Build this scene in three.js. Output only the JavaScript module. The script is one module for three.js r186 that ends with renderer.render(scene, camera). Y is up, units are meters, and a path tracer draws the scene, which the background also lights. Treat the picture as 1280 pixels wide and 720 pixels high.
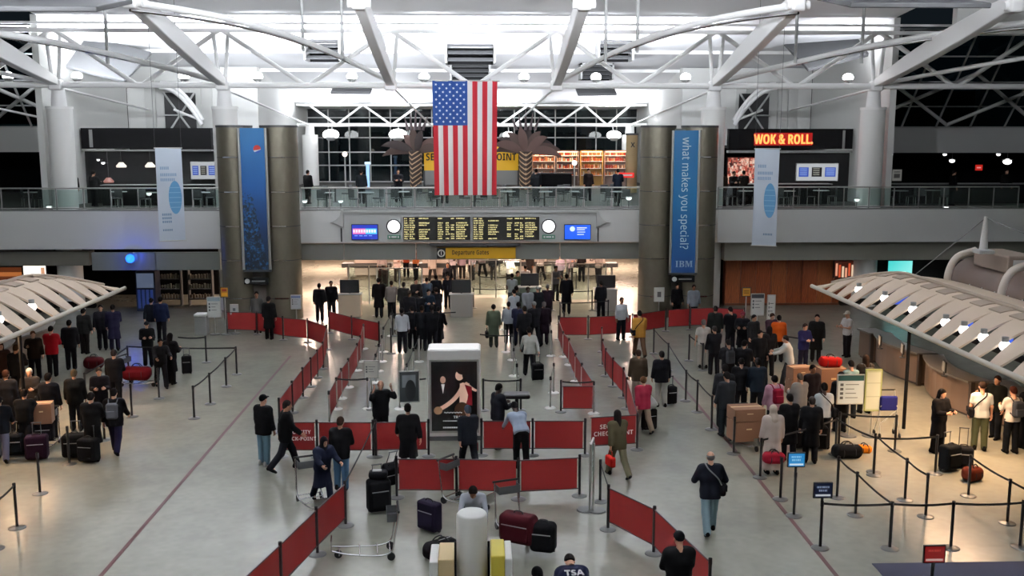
import * as THREE from 'three';
import { mergeGeometries, mergeVertices } from 'three/addons/utils/BufferGeometryUtils.js';
import { RoundedBoxGeometry } from 'three/addons/geometries/RoundedBoxGeometry.js';
import { RectAreaLightUniformsLib } from 'three/addons/lights/RectAreaLightUniformsLib.js';
import { FontLoader } from 'three/addons/loaders/FontLoader.js';
import { TextGeometry } from 'three/addons/geometries/TextGeometry.js';

// ---------------------------------------------------------------- camera, night, exposure
const scene = new THREE.Scene();
const camera = new THREE.PerspectiveCamera(32.376, 1280 / 720, 0.1, 400);
camera.rotation.order = 'YXZ';
camera.position.set(0, 8.3, 0);
camera.rotation.set(THREE.MathUtils.degToRad(-8.62), THREE.MathUtils.degToRad(-1.918), 0);
const renderer = new THREE.WebGLRenderer({ antialias: true });
renderer.toneMapping = THREE.LinearToneMapping;
renderer.toneMappingExposure = 1.36;
renderer.shadowMap.enabled = true;
scene.background = new THREE.Color().setRGB(0.004, 0.006, 0.008);
RectAreaLightUniformsLib.init();
const UPLIGHT = 380, UPLIGHT_ADDED = 900, COOL = 0xf2f6ff, WARM = 0xffd2a8;

// ---------------------------------------------------------------- helpers
let seed = 7;
const rnd = () => { seed = (seed * 1664525 + 1013904223) >>> 0; return seed / 4294967296; };
const rr = (a, b) => a + (b - a) * rnd();
const D2R = Math.PI / 180;
const V = (x, y, z) => new THREE.Vector3(x, y, z);
const used = {};
function numbered(n) { const k = used[n] = (used[n] ?? -1) + 1; return k ? `${n}_${String(k).padStart(3, '0')}` : n; }
function tag(o, label, category, group) { o.userData.label = label; o.userData.category = category; if (group) o.userData.group = group; return o; }
function fit(list) {
  return list.map((g0) => {
    let g = g0.index ? g0.toNonIndexed() : g0.clone();
    for (const k of Object.keys(g.attributes)) if (!['position', 'normal', 'uv'].includes(k)) g.deleteAttribute(k);
    if (!g.attributes.uv) g.setAttribute('uv', new THREE.BufferAttribute(new Float32Array(g.attributes.position.count * 2), 2));
    if (!g.attributes.normal) g.computeVertexNormals();
    return g;
  });
}
function join(gs) { return Array.isArray(gs) ? (gs.length === 1 ? gs[0] : mergeGeometries(fit(gs))) : gs; }
function obj(name, gs, mat, parent = scene) {
  const m = new THREE.Mesh(join(gs), mat); m.castShadow = m.receiveShadow = true;
  m.name = parent === scene ? numbered(name) : name; parent.add(m); return m;
}
function struct(name, gs, mat, parent = scene) { const o = obj(name, gs, mat, parent); if (parent === scene) o.userData.kind = 'structure'; return o; }
function thing(name, label, category, [x, y, z] = [0, 0, 0], turn = 0, group) {
  const o = new THREE.Group(); o.name = numbered(name); scene.add(o); o.position.set(x, y, z); o.rotation.y = turn; return tag(o, label, category, group);
}
function dup(root, [x, y, z], turn, label, group) {
  const c = root.clone(); c.name = numbered(root.name.replace(/_\d{3}$/, '')); c.userData = { ...root.userData }; scene.add(c);
  c.position.set(x, y, z); c.rotation.y = turn; if (label) c.userData.label = label; if (group) c.userData.group = group; return c;
}
const box = (w, h, d, x = 0, y = 0, z = 0, ry = 0) => { const g = new THREE.BoxGeometry(w, h, d); if (ry) g.rotateY(ry); g.translate(x, y, z); return g; };
const rbox = (w, h, d, x = 0, y = 0, z = 0, r = 0.02, s = 2) => { const g = new RoundedBoxGeometry(w, h, d, s, r); g.translate(x, y, z); return g; };
// box given by its extremes
const ext = (x0, x1, y0, y1, z0, z1) => box(Math.abs(x1 - x0), Math.abs(y1 - y0), Math.abs(z1 - z0), (x0 + x1) / 2, (y0 + y1) / 2, (z0 + z1) / 2);
const cyl = (r0, r1, h, x = 0, y = 0, z = 0, seg = 20) => { const g = new THREE.CylinderGeometry(r1, r0, h, seg); g.translate(x, y + h / 2, z); return g; };
function between(a, b, r0, r1 = r0, seg = 10) {
  const d = b.clone().sub(a), g = new THREE.CylinderGeometry(r1, r0, d.length(), seg);
  g.applyQuaternion(new THREE.Quaternion().setFromUnitVectors(V(0, 1, 0), d.clone().normalize())); g.translate((a.x + b.x) / 2, (a.y + b.y) / 2, (a.z + b.z) / 2); return g;
}
// a flat bar from a to b: w across (sideways), t thick in the plane; tapered at both ends by taper
function bar(a, b, w, t, w2 = w, t2 = t) {
  const d = b.clone().sub(a), L = d.length(), g = new THREE.BoxGeometry(1, L, 1), p = g.attributes.position;
  for (let i = 0; i < p.count; i++) { const up = p.getY(i) > 0; p.setX(i, p.getX(i) * (up ? w2 : w)); p.setZ(i, p.getZ(i) * (up ? t2 : t)); }
  const y = d.clone().normalize(), x0 = Math.abs(y.x) > 0.9 ? V(0, 0, 1) : V(1, 0, 0), z = x0.clone().cross(y).normalize(), x = y.clone().cross(z);
  const m = new THREE.Matrix4().makeBasis(x, y, z); g.applyMatrix4(m); g.translate((a.x + b.x) / 2, (a.y + b.y) / 2, (a.z + b.z) / 2); g.computeVertexNormals(); return g;
}
const tube = (pts, r, n = 24, seg = 8, closed = false) => new THREE.TubeGeometry(new THREE.CatmullRomCurve3(pts, closed), n, r, seg, closed);
const lathe = (pts, seg = 24) => new THREE.LatheGeometry(pts.map(([x, y]) => new THREE.Vector2(x, y)), seg);
function canvas(w, h, draw, srgb = true) {
  const c = document.createElement('canvas'); c.width = w; c.height = h; draw(c.getContext('2d'), w, h);
  const t = new THREE.CanvasTexture(c); if (srgb) t.colorSpace = THREE.SRGBColorSpace; t.magFilter = THREE.LinearFilter; return t;
}
function noiseTex(n, f, rep = 1) {
  const d = new Uint8Array(n * n * 4), grid = (k) => { const a = new Float32Array(k * k); for (let i = 0; i < k * k; i++) a[i] = rnd(); return (u, v) => { const x = u * k, y = v * k, i = Math.floor(x), j = Math.floor(y), fx = x - i, fy = y - j, s = (q) => q * q * (3 - 2 * q), at = (p, q) => a[(p % k) + (q % k) * k]; return (at(i, j) * (1 - s(fx)) + at(i + 1, j) * s(fx)) * (1 - s(fy)) + (at(i, j + 1) * (1 - s(fx)) + at(i + 1, j + 1) * s(fx)) * s(fy); }; };
  const g = [grid(4), grid(16), grid(64)];
  for (let j = 0; j < n; j++) for (let i = 0; i < n; i++) { const c = f(g[0](i / n, j / n), g[1](i / n, j / n), g[2](i / n, j / n), i / n, j / n); for (let k = 0; k < 3; k++) d[(j * n + i) * 4 + k] = Math.max(0, Math.min(255, c[k])); d[(j * n + i) * 4 + 3] = 255; }
  const t = new THREE.DataTexture(d, n, n); t.wrapS = t.wrapT = THREE.RepeatWrapping; t.magFilter = THREE.LinearFilter; t.colorSpace = THREE.SRGBColorSpace; t.repeat.set(rep, rep); t.needsUpdate = true; return t;
}
const std = (color, roughness = 0.7, metalness = 0, more = {}) => new THREE.MeshStandardMaterial({ color, roughness, metalness, ...more });
const glow = (color, k, more = {}) => new THREE.MeshStandardMaterial({ color: 0x111111, emissive: color, emissiveIntensity: k, roughness: 0.5, ...more });
const lit = (map, k = 1) => new THREE.MeshStandardMaterial({ color: 0x080808, emissive: 0xffffff, emissiveMap: map, emissiveIntensity: k * 0.75, roughness: 0.4 });
const uvm = (g, su, sv = su) => { const p = g.attributes.uv; for (let i = 0; i < p.count; i++) p.setXY(i, p.getX(i) * su, p.getY(i) * sv); return g; };
const cloths = {};
const cloth = (hex) => cloths[hex] ??= new THREE.MeshPhysicalMaterial({ color: new THREE.Color(hex).multiplyScalar(0.72), roughness: 0.95, specularIntensity: 0.2 });
const ord = ['', 'first', 'second', 'third', 'fourth', 'fifth', 'sixth', 'seventh', 'eighth', 'ninth', 'tenth', 'eleventh', 'twelfth', 'thirteenth', 'fourteenth'];
const FB = await new FontLoader().loadAsync('fonts/droid/droid_sans_bold.typeface.json');
function text(str, size, depth = 0.02, spread) {
  const g = new TextGeometry(str, { font: FB, size, depth, curveSegments: 3 }); g.computeBoundingBox(); const b = g.boundingBox;
  g.translate(-(b.min.x + b.max.x) / 2, -(b.min.y + b.max.y) / 2, 0); if (spread) g.scale(spread / (b.max.x - b.min.x), 1, 1); return g;
}

// ---------------------------------------------------------------- materials
const M = {
  white: std(0xe9e9e6, 0.55), steelWhite: std(0xe6e6e4, 0.42), roof: std(0xe4e5e6, 0.75), wallGrey: std(0xc9cac6, 0.7), slab: std(0xd0d1cf, 0.6),
  column: std(0xdcdcd8, 0.5), metal: std(0x8f8f88, 0.35, 0.85), brushed: std(0x7d786c, 0.42, 0.75, { map: noiseTex(128, (a, b, c, u, v) => { const k = 225 + 10 * c + 8 * b; return [k, k, k * 0.97]; }) }), chrome: std(0xc8c8c8, 0.2, 1),
  dark: new THREE.MeshPhysicalMaterial({ color: 0x09090a, roughness: 0.85, specularIntensity: 0.3 }), black: std(0x070708, 0.5), blackMat: std(0x0b0b0c, 0.8), darkGrey: std(0x3a3b3c, 0.6), midGrey: std(0x80817f, 0.6), lightGrey: std(0xb2b3b1, 0.6),
  post: std(0x101112, 0.42), belt: std(0x0c0c0d, 0.85), base: std(0x3a3b38, 0.4), silver: std(0xb9b9b4, 0.3, 0.6), silverBase: std(0xd6d6d0, 0.3, 0.3),
  red: std(0x7c0907, 0.65), redRail: std(0x2a0a0a, 0.5), line: std(0x3c1612, 0.6), navy: std(0x10162c, 0.8), yellow: std(0xd9a716, 0.5), beige: std(0xcdb68a, 0.6),
  pane: new THREE.MeshPhysicalMaterial({ color: 0x9fb0b4, transmission: 1, thickness: 0, roughness: 0.02, ior: 1.5 }),
  railGlass: new THREE.MeshPhysicalMaterial({ color: 0xe2ecea, transmission: 1, thickness: 0, roughness: 0.03, ior: 1.45 }),
  canopy: std(0xcdb9a4, 0.6), canopyDark: std(0x9c8b7a, 0.6), counter: std(0x6a5646, 0.5), counterDark: std(0x342a22, 0.5), counterTop: std(0x6e6a64, 0.3),
  carton: std(0x6e4c35, 0.85), tape: std(0xb99a70, 0.5), wood: std(0x8a4a22, 0.5), woodDark: std(0x5d3018, 0.55), rubber: std(0x0c0c0c, 0.9), duct: std(0x57473d, 0.55),
};

// ================================================================ STRUCTURE
const CX = -0.4, ZF = -47, MEZ = 4.9, NX = [-19.82, -12.06, -4.15, 3.75, 11.37, 19.2];   // hall axis, mezzanine edge, mezzanine floor height, truss bays
{
  const t = noiseTex(512, (a, b, c) => { const k = 126 + 12 * (a - 0.5) + 8 * (b - 0.5) + 6 * (c - 0.5); return [k, k * 1.0, k * 0.91]; });
  const fm = new THREE.MeshStandardMaterial({ map: t, roughness: 0.24 }); t.repeat.set(10, 12);
  struct('floor', ext(-40, 40, -0.3, 0, -80, 12), fm);
}
// mezzanine floor slabs with their white edges
struct('mezzanine_floor', [ext(-40, 40, MEZ - 0.35, MEZ, -80, ZF - 0.6)], std(0x383632, 0.5));
struct('ceiling_under_mezzanine', [ext(-40, 40, 3.38, 3.5, -80, ZF - 0.6)], std(0xb9b0a4, 0.7));
struct('mezzanine_edge', [ext(-40, -12.14, 3.11, MEZ, ZF - 0.6, ZF)], M.slab);
struct('mezzanine_edge', [ext(-8.48, 7.77, 3.37, MEZ, ZF - 0.6, ZF)], M.slab);
struct('mezzanine_edge', [ext(11.42, 40, 3.32, MEZ, ZF - 0.6, ZF)], M.slab);
struct('trim_1', [ext(-40, 40, MEZ, MEZ + 0.06, ZF - 0.12, ZF + 0.02)], M.midGrey);
// metal header under the slab, in lengths
for (const [a, b, y0, y1, z] of [[-8.49, -6.44, 2.52, 3.3, -47.3], [-6.44, -3.01, 2.52, 3.3, -47.3], [-3.01, 0.43, 2.52, 3.3, -47.3], [0.43, 3.89, 2.52, 3.3, -47.3], [3.89, 7.76, 2.52, 3.3, -47.3], [-18.12, -15.15, 2.15, 2.98, -46.7], [-15.15, -12.14, 2.15, 2.98, -46.7]])
  struct('soffit_panel', [ext(a + 0.02, b - 0.02, y0, y1, z - 0.25, z)], std(0x8d918c, 0.35, 0.5));
struct('soffit_beam', [ext(11.91, 40, 2.39, 3.36, -48.2, -47.5)], std(0x7a786f, 0.5));
struct('soffit_beam', [ext(-40, -18.53, 2.28, 2.95, -48.2, -47.5)], std(0x6a685f, 0.5));
// roof: a long white vault over the hall that comes down to the far window
{
  const prof = [[12, 15.2], [-10, 15.2], [-30, 14.9], [-42, 14.5], [-48, 14.0], [-54, 13.3], [-60, 12.5], [-66, 11.6], [-72, 10.75], [-78, 10.4]];
  const slabOf = (pts, x0, x1) => {
    const s = new THREE.Shape(); pts.forEach(([z, h], i) => (i ? s.lineTo(-z, h) : s.moveTo(-z, h))); [...pts].reverse().forEach(([z, h]) => s.lineTo(-z, h + 0.4)); s.closePath();
    const g = new THREE.ExtrudeGeometry(s, { depth: x1 - x0, bevelEnabled: false }); g.rotateY(Math.PI / 2); g.translate(x0, 0, 0); return g;   // shape x -> -z, depth -> x
  };
  struct('ceiling', [slabOf(prof, -20.6, 20.0), slabOf(prof.slice(0, 4), -40, -20.6), slabOf(prof.slice(0, 4), 20.0, 40)], M.roof);
  const hAt = (z) => { for (let i = 1; i < prof.length; i++) if (z >= prof[i][0]) { const [a, b] = [prof[i - 1], prof[i]]; return b[1] + (a[1] - b[1]) * (z - b[0]) / (a[0] - b[0]); } return 10.4; };
  for (const z of [-51, -56, -61, -66]) struct('ceiling_rib', [ext(-20.4, 19.8, hAt(z) - 0.16, hAt(z) + 0.1, z - 0.1, z + 0.1)], M.white);
  // side walls of the upper hall, tall white panelled boxes beside the far vault
  struct('wall_upper_left', [ext(-20.9, -20.6, MEZ, 14, -59.9, -48.4)], M.wallGrey);
  struct('wall_upper_right', [ext(20.0, 20.3, MEZ, 14, -59.9, -48.4)], M.wallGrey);
}
struct('wall_left', [ext(-40.4, -40, 0, 16, -80, 12)], M.wallGrey);
struct('wall_right', [ext(40, 40.4, 0, 16, -80, 12)], M.wallGrey);
struct('wall_rear', [ext(-40.4, 40.4, 0, 16, 12, 12.4)], M.wallGrey);
struct('wall_far', [ext(-40.4, 40.4, 0, 3.5, -80.4, -80), ext(-40.4, -13, 3.5, 12, -80.4, -80), ext(12.2, 40.4, 3.5, 12, -80.4, -80)], std(0x2b2a28, 0.8));
struct('wall_roof_side', [ext(-40.4, -20.6, 12.6, 15.2, -42.4, -42), ext(20.0, 40.4, 12.6, 15.2, -42.4, -42)], M.wallGrey);

// windows: far night window over the mezzanine, and the leaning ones in the side bays
function windowGrid(n, o, ux, uy, us, vs, lean) {     // origin, axis across, axis up, positions along both; every pane its own piece
  const g = new THREE.Group(); g.name = `window_${n}`; g.userData.kind = 'structure'; scene.add(g);
  const N = ux.clone().cross(uy).normalize(), at = (u, v, d = 0) => o.clone().addScaledVector(ux, u).addScaledVector(uy, v).addScaledVector(N, d);
  const mat4 = new THREE.Matrix4().makeBasis(ux, uy, N);
  for (let i = 0; i < us.length - 1; i++) for (let j = 0; j < vs.length - 1; j++) {
    const w = us[i + 1] - us[i], h = vs[j + 1] - vs[j], p = new THREE.BoxGeometry(w - 0.04, h - 0.04, 0.02); p.applyMatrix4(mat4); const c = at(us[i] + w / 2, vs[j] + h / 2); p.translate(c.x, c.y, c.z); obj('pane', p, M.pane, g);
  }
  for (const u of us) { const b = bar(at(u, vs[0]), at(u, vs[vs.length - 1]), 0.09, 0.14); obj('mullion', b, M.lightGrey, g); }
  for (const v of vs) obj('transom', bar(at(us[0], v), at(us[us.length - 1], v), 0.07, 0.09), M.lightGrey, g);
  return g;
}
const seq = (a, b, n) => Array.from({ length: n + 1 }, (_, i) => a + (b - a) * i / n);
windowGrid(1, V(-13, 0, -77), V(1, 0, 0), V(0, 1, 0), seq(0, 25.2, 16), [4.95, 6.2, 7.2, 8.3, 9.2, 9.8, 10.5]);
windowGrid(2, V(20.3, 8.9, -57), V(1, 0, 0), V(0, 0.76, 0.65).normalize(), seq(0, 18, 9), [0, 1.5, 3.2, 4.9, 6.6]);
windowGrid(3, V(-38.9, 8.9, -57), V(1, 0, 0), V(0, 0.76, 0.65).normalize(), seq(0, 18, 9), [0, 1.5, 3.2, 4.9, 6.6]);
// white fascias over the side food halls
struct('fascia_right', [ext(20.3, 40, 7.43, 8.94, -57.6, -57)], M.slab);
struct('fascia_left', [ext(-40, -20.9, 7.50, 9.05, -57.6, -57)], M.wallGrey);
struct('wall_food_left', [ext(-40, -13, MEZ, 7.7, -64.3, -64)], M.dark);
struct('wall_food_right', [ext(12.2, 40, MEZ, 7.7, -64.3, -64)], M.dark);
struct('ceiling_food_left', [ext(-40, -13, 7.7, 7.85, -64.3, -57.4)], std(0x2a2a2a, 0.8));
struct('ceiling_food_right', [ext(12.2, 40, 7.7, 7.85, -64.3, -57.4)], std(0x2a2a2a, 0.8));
struct('wall_side_upper_left', [ext(-20.6, -13, 7.85, 12.4, -60.4, -60)], M.wallGrey);
struct('wall_side_upper_right', [ext(12.2, 20.0, 7.85, 12.4, -60.4, -60)], M.wallGrey);
struct('wall_vault_left', [ext(-13.3, -13, MEZ, 12.6, -77.2, -60.45)], M.wallGrey);
struct('wall_vault_right', [ext(12.2, 12.5, MEZ, 12.6, -77.2, -60.45)], M.wallGrey);
// vertical panels on those side walls
for (const [x0, x1] of [[-19.6, -15.6], [15.4, 19.2]]) for (let i = 0; i < 6; i++) { const w = (x1 - x0) / 6; struct('wall_panel', [ext(x0 + i * w + 0.03, x0 + (i + 1) * w - 0.03, 8.0, 11.6, -60, -59.92)], std(0xb7b8b4, 0.7)); }

// ground floor beneath the mezzanine
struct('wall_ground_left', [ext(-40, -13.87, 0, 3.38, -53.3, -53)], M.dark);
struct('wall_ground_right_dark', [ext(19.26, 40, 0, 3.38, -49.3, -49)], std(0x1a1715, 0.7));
{
  const g = new THREE.Group(); g.name = 'wall_wood'; g.userData.kind = 'structure'; scene.add(g);
  const grain = noiseTex(256, (a, b, c, u) => { const k = 0.9 + 0.12 * b + 0.07 * Math.sin(u * 60 + a * 20); return [158 * k, 84 * k, 42 * k]; });
  const wm = [std(0xffffff, 0.45, 0, { map: grain }), std(0xe2d2c8, 0.45, 0, { map: grain }), std(0xf2ddd0, 0.5, 0, { map: grain })];
  const x0 = 12.26, x1 = 19.22, n = 9;
  for (let i = 0; i < n; i++) { const w = (x1 - x0) / n; obj('wood_panel', ext(x0 + i * w + 0.015, x0 + (i + 1) * w - 0.015, 0.1, 2.62, -48.8, -48.6 + (i % 2) * 0.02), wm[i % 3], g); }
  obj('baseboard', ext(x0, x1, 0, 0.1, -48.8, -48.55), M.woodDark, g);
  for (let i = 0; i < 4; i++) { const x = x0 + (i + 0.5) * (x1 - x0) / 4, t = thing('added_downlight', `added downlight washing the wood wall, ${ord[i + 1]} from the left`, 'lamp', [x, 3.32, -47.85]); obj('lamp_lens', cyl(0.1, 0.1, 0.03), glow(0xffc890, 3), t); obj('rim', cyl(0.13, 0.13, 0.05, 0, 0.01), M.midGrey, t); const l = new THREE.SpotLight(0xffb070, 42, 9, 60 * D2R, 0.8, 2); l.position.set(x, 3.28, -47.85); l.target.position.set(x, 0.8, -48.6); l.castShadow = true; l.name = 'added_downlight_lamp'; scene.add(l, l.target); }  // downlights added to bring warm light onto the wood wall
  obj('backing', ext(x0, x1, 0, 3.38, -49.1, -48.82), M.woodDark, g);
}
struct('wall_ground_far', [ext(-14, 13, 0, 3.38, -74.3, -74)], std(0xb59f8d, 0.7));
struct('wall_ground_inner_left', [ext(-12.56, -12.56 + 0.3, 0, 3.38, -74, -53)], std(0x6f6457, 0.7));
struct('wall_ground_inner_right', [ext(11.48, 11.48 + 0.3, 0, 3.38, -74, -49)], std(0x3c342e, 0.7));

// painted lines and mat on the floor
function stripe(name, pts, w, m, label, cat) {
  const gs = []; for (let i = 0; i < pts.length - 1; i++) { const [a, b] = [pts[i], pts[i + 1]]; gs.push(bar(V(a[0], 0.002, a[1]), V(b[0], 0.002, b[1]), w, 0.004)); }
  return struct(name, gs, m);
}
function flatStripe(name, a, b, w, m) { const dx = b[0] - a[0], dz = b[1] - a[1], L = Math.hypot(dx, dz); return struct(name, [box(w, 0.004, L, (a[0] + b[0]) / 2, 0.002, (a[1] + b[1]) / 2, Math.atan2(dx, dz))], m); }
flatStripe('floor_line', [-7.27, -17.21], [-7.26, -37.57], 0.09, M.line);
flatStripe('floor_line', [6.81, -16.74], [6.86, -30.63], 0.09, M.line);
flatStripe('floor_line', [6.86, -30.63], [6.66, -37.83], 0.07, M.line);
tag(obj('floor_mat', box(5.2, 0.015, 1.6, 10.3, 0.0075, -17.45), M.navy), 'dark navy blue floor mat at the lower right, under the red sign', 'mat');

// round columns
function column(x, z, h, r, label) {
  const t = thing('column', label, 'column', [x, 0, z]);
  obj('shaft', [cyl(r, r, h, 0, 0, 0, 36)], M.column, t); obj('neck', [cyl(r * 0.62, r * 0.5, 10.6 - h, 0, h, 0, 24)], M.steelWhite, t); obj('collar', [cyl(r * 1.06, r * 1.06, 0.12, 0, h - 0.12, 0, 36)], M.white, t);
}
const CN = { 0: 'far left white round column beside the food hall fascia', 1: 'white round column rising just left behind the blue splash banner tower', 4: 'white round column rising right behind the blue lettered banner tower', 5: 'white round column right of the glowing red restaurant sign' };
for (const i of [0, 1, 4, 5]) column(NX[i], -48.4, 9.75, 0.58, CN[i]);
function farColumn(x, label) { const t = thing('column', label, 'column', [x, MEZ, -72]); obj('shaft', [cyl(0.56, 0.56, 3.6, 0, 0, 0, 30)], M.column, t); obj('neck', [cyl(0.34, 0.3, 0.75, 0, 3.6, 0, 20)], M.steelWhite, t); }
farColumn(-12.0, 'slimmer looking white column far back on the mezzanine, left of the night window');
farColumn(10.9, 'white column far back on the mezzanine, right of the night window');

// roof truss of the near row
{
  const t = thing('roof_truss', 'large white steel roof truss spanning the hall with leaning fins and arched tubes', 'truss', [0, 0, 0]);
  const z = -48.2, yb = 10.75, yt = 13.25, m = M.steelWhite;
  obj('bottom_chord', [between(V(-39, yb, z), V(39, yb, z), 0.14, 0.14, 14)], m, t);
  obj('top_chord', [ext(-39, 39, yt - 0.09, yt + 0.09, z - 0.12, z + 0.12), ext(-39, 39, yt + 0.3, yt + 0.4, z - 0.12, z + 0.12)], m, t);
  const xs = [NX[0] - 7.8, ...NX, NX[5] + 7.8];
  for (let i = 0; i < xs.length; i++) {
    const x = xs[i];
    obj('vertical_strut', [between(V(x - 0.12, yb, z), V(x - 0.35, yt, z), 0.09), between(V(x + 0.12, yb, z), V(x + 0.35, yt, z), 0.09)], m, t);
    obj('node_casting', [rbox(0.6, 0.5, 0.5, x, yb, z, 0.1)], m, t);
    // tapered fin that leans forward and up from the node
    const a = V(x, yb + 0.1, z + 0.1), b = V(x, 12.95, -36);
    const s = new THREE.Shape(); s.moveTo(0, -0.12); s.lineTo(0.2, 0.18); s.quadraticCurveTo(6, 0.75, 12.3, 0.38); s.lineTo(12.4, -0.1); s.quadraticCurveTo(6, -0.35, 0, -0.12);
    const g = new THREE.ExtrudeGeometry(s, { depth: 0.34, bevelEnabled: true, bevelSize: 0.03, bevelThickness: 0.03, bevelSegments: 1, curveSegments: 8 }); g.translate(0, 0, -0.17);
    const d = b.clone().sub(a).normalize(), up = d.clone().cross(V(1, 0, 0)).normalize().negate(); if (up.y < 0) up.negate();
    g.applyMatrix4(new THREE.Matrix4().makeBasis(d, up, d.clone().cross(up))); g.translate(a.x, a.y, a.z); obj('fin', g, m, t);
    obj('fin_head', [rbox(0.5, 0.45, 0.5, b.x, b.y, b.z, 0.1), between(V(b.x - 0.4, b.y, b.z), V(b.x + 0.4, b.y, b.z), 0.16)], m, t);
    if (i < xs.length - 1) { const xm = (x + xs[i + 1]) / 2; obj('web_diagonal', [between(V(x + 0.1, yt, z), V(xm - 0.1, yb, z), 0.11)], m, t); obj('web_diagonal', [between(V(xs[i + 1] - 0.1, yt, z), V(xm + 0.1, yb, z), 0.11)], m, t); }
  }
  // arched tubes running diagonally from a fin head to the next node
  const arch = (a, b, lift, r) => { const pts = []; for (let k = 0; k <= 10; k++) { const u = k / 10, p = a.clone().lerp(b, u); p.y += lift * Math.sin(Math.PI * u); pts.push(p); } return tube(pts, r, 30, 8); };
  for (const [x0, x1] of [[NX[1], NX[2]], [NX[4], NX[3]], [NX[0] - 7.4, NX[1]], [NX[5] + 7.6, NX[4]]]) {
    const a = V(x0, 12.95, -36), b = V(x1, yb + 0.15, z + 0.15);
    obj('arched_tube', arch(a, b, 0.62, 0.13), m, t); obj('arched_tube_rail', arch(a.clone().add(V(0, -0.28, 0.1)), b, 0.6, 0.055), M.chrome, t);
  }
  obj('arched_tube', arch(V(NX[5] + 9, 12.2, -38), V(NX[5] + 0.2, yb + 0.1, z + 0.2), 0.2, 0.1), m, t);
  obj('arched_tube', arch(V(NX[0] - 9, 12.2, -38), V(NX[0] - 0.2, yb + 0.1, z + 0.2), 0.2, 0.1), m, t);
  // thin tie rods back to the far row
  for (const [a, b] of [[V(NX[1], yb - 0.15, z), V(-12.0, 9.2, -71.6)], [V(NX[4], yb - 0.15, z), V(10.9, 9.2, -71.6)], [V(NX[0], yb - 0.1, z), V(-19.2, 9.9, -59.5)], [V(NX[5], yb - 0.1, z), V(18.6, 9.9, -59.5)], [V(NX[0] - 7.8, yb, z), V(-21, 8.7, -56.6)], [V(NX[2], yb, z), V(-3.4, 9.2, -71.6)], [V(NX[3], yb, z), V(2.6, 9.2, -71.6)]]) obj('tie_rod', [between(a, b, 0.06)], m, t);
  // slender hangers from the roof
  for (const [x, zz, y] of [[-22.4, -45, 11.6], [-16.2, -45, 12.1], [-7.6, -44.5, 12.6], [-5.9, -44.5, 12.3], [5.6, -44.5, 12.2], [7.0, -44.5, 12.6], [14.2, -45, 12.2], [17.2, -45, 12.2]]) obj('hanger', [between(V(x, y - 0.6, zz), V(x, 14.4, zz), 0.07)], M.lightGrey, t);
}
{ // truss in front of the far window
  const t = thing('window_truss', 'white steel truss crossing in front of the dark far window', 'truss', [0, 0, 0]), z = -72, m = M.steelWhite;
  obj('bottom_chord', [between(V(-12.9, 9.2, z), V(12.1, 9.2, z), 0.13)], m, t); obj('top_chord', [between(V(-12.9, 10.6, z), V(12.1, 10.6, z), 0.09)], m, t);
  for (const [a, b] of [[-12, -8.2], [-8.2, -4.2], [-0.5, 3.6], [3.6, 7.6], [7.6, 10.9]]) { const xm = (a + b) / 2; obj('web_diagonal', [between(V(a, 10.6, z), V(xm, 9.2, z), 0.08)], m, t); obj('web_diagonal', [between(V(b, 10.6, z), V(xm, 9.2, z), 0.08)], m, t); }
}
// crossed braces before the side night glass, and curved ribs of the aisle vaults
function braces(x0, x1, z, label, n) {
  const t = thing('cross_brace', label, 'brace', [0, 0, 0]);
  for (let i = 0; i < n; i++) { const a = x0 + (x1 - x0) * i / n, b = x0 + (x1 - x0) * (i + 1) / n; obj('brace', [between(V(a, 9.0, z), V(b, 11.6, z + 3), 0.1)], M.lightGrey, t); obj('brace', [between(V(b, 9.0, z), V(a, 11.6, z + 3), 0.1)], M.lightGrey, t); }
}
braces(20.8, 31, -54.8, 'crossed grey steel braces before the sloping night windows at upper right', 2);
braces(-31, -21.4, -54.8, 'crossed grey steel braces before the sloping night windows at upper left', 2);
function ribs(x0, x1, label) {
  const t = thing('curved_rib', label, 'rib', [0, 0, 0]);
  for (let k = 0; k < 2; k++) { const pts = []; for (let i = 0; i <= 10; i++) { const u = i / 10; pts.push(V(x0 + (x1 - x0) * u, 11.4 - 0.25 * k - 2.1 * u * u, -58.6 + 0.2 * k)); } obj('rib', tube(pts, 0.12, 20, 8), M.steelWhite, t); }
  obj('tie_bar', [between(V(x1, 9.25, -58.6), V(x0 + (x1 - x0) * 0.3, 9.9, -58.6), 0.07)], M.steelWhite, t);
}
ribs(-18.2, -15.9, 'pair of curved white ribs above the dark shop fascia at left');
ribs(17.4, 15.0, 'pair of curved white ribs above the red restaurant sign');
for (const [x0, x1, lab] of [[-18.4, -16.6, 'dark cross braced window opening high in the left side wall'], [15.6, 17.4, 'dark cross braced window opening high in the right side wall']]) {
  const t = thing('braced_window', lab, 'window', [0, 0, 0]);
  obj('opening', ext(x0, x1, 8.3, 10.9, -59.9, -59.8), M.black, t);
  for (const s of [0, 1]) obj('brace', [between(V(s ? x0 : x1, 8.3, -59.7), V(s ? x1 : x0, 10.9, -59.7), 0.06)], M.lightGrey, t);
  obj('brace', [between(V(x0, 9.6, -59.7), V(x1, 9.6, -59.7), 0.05)], M.lightGrey, t);
}
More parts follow.
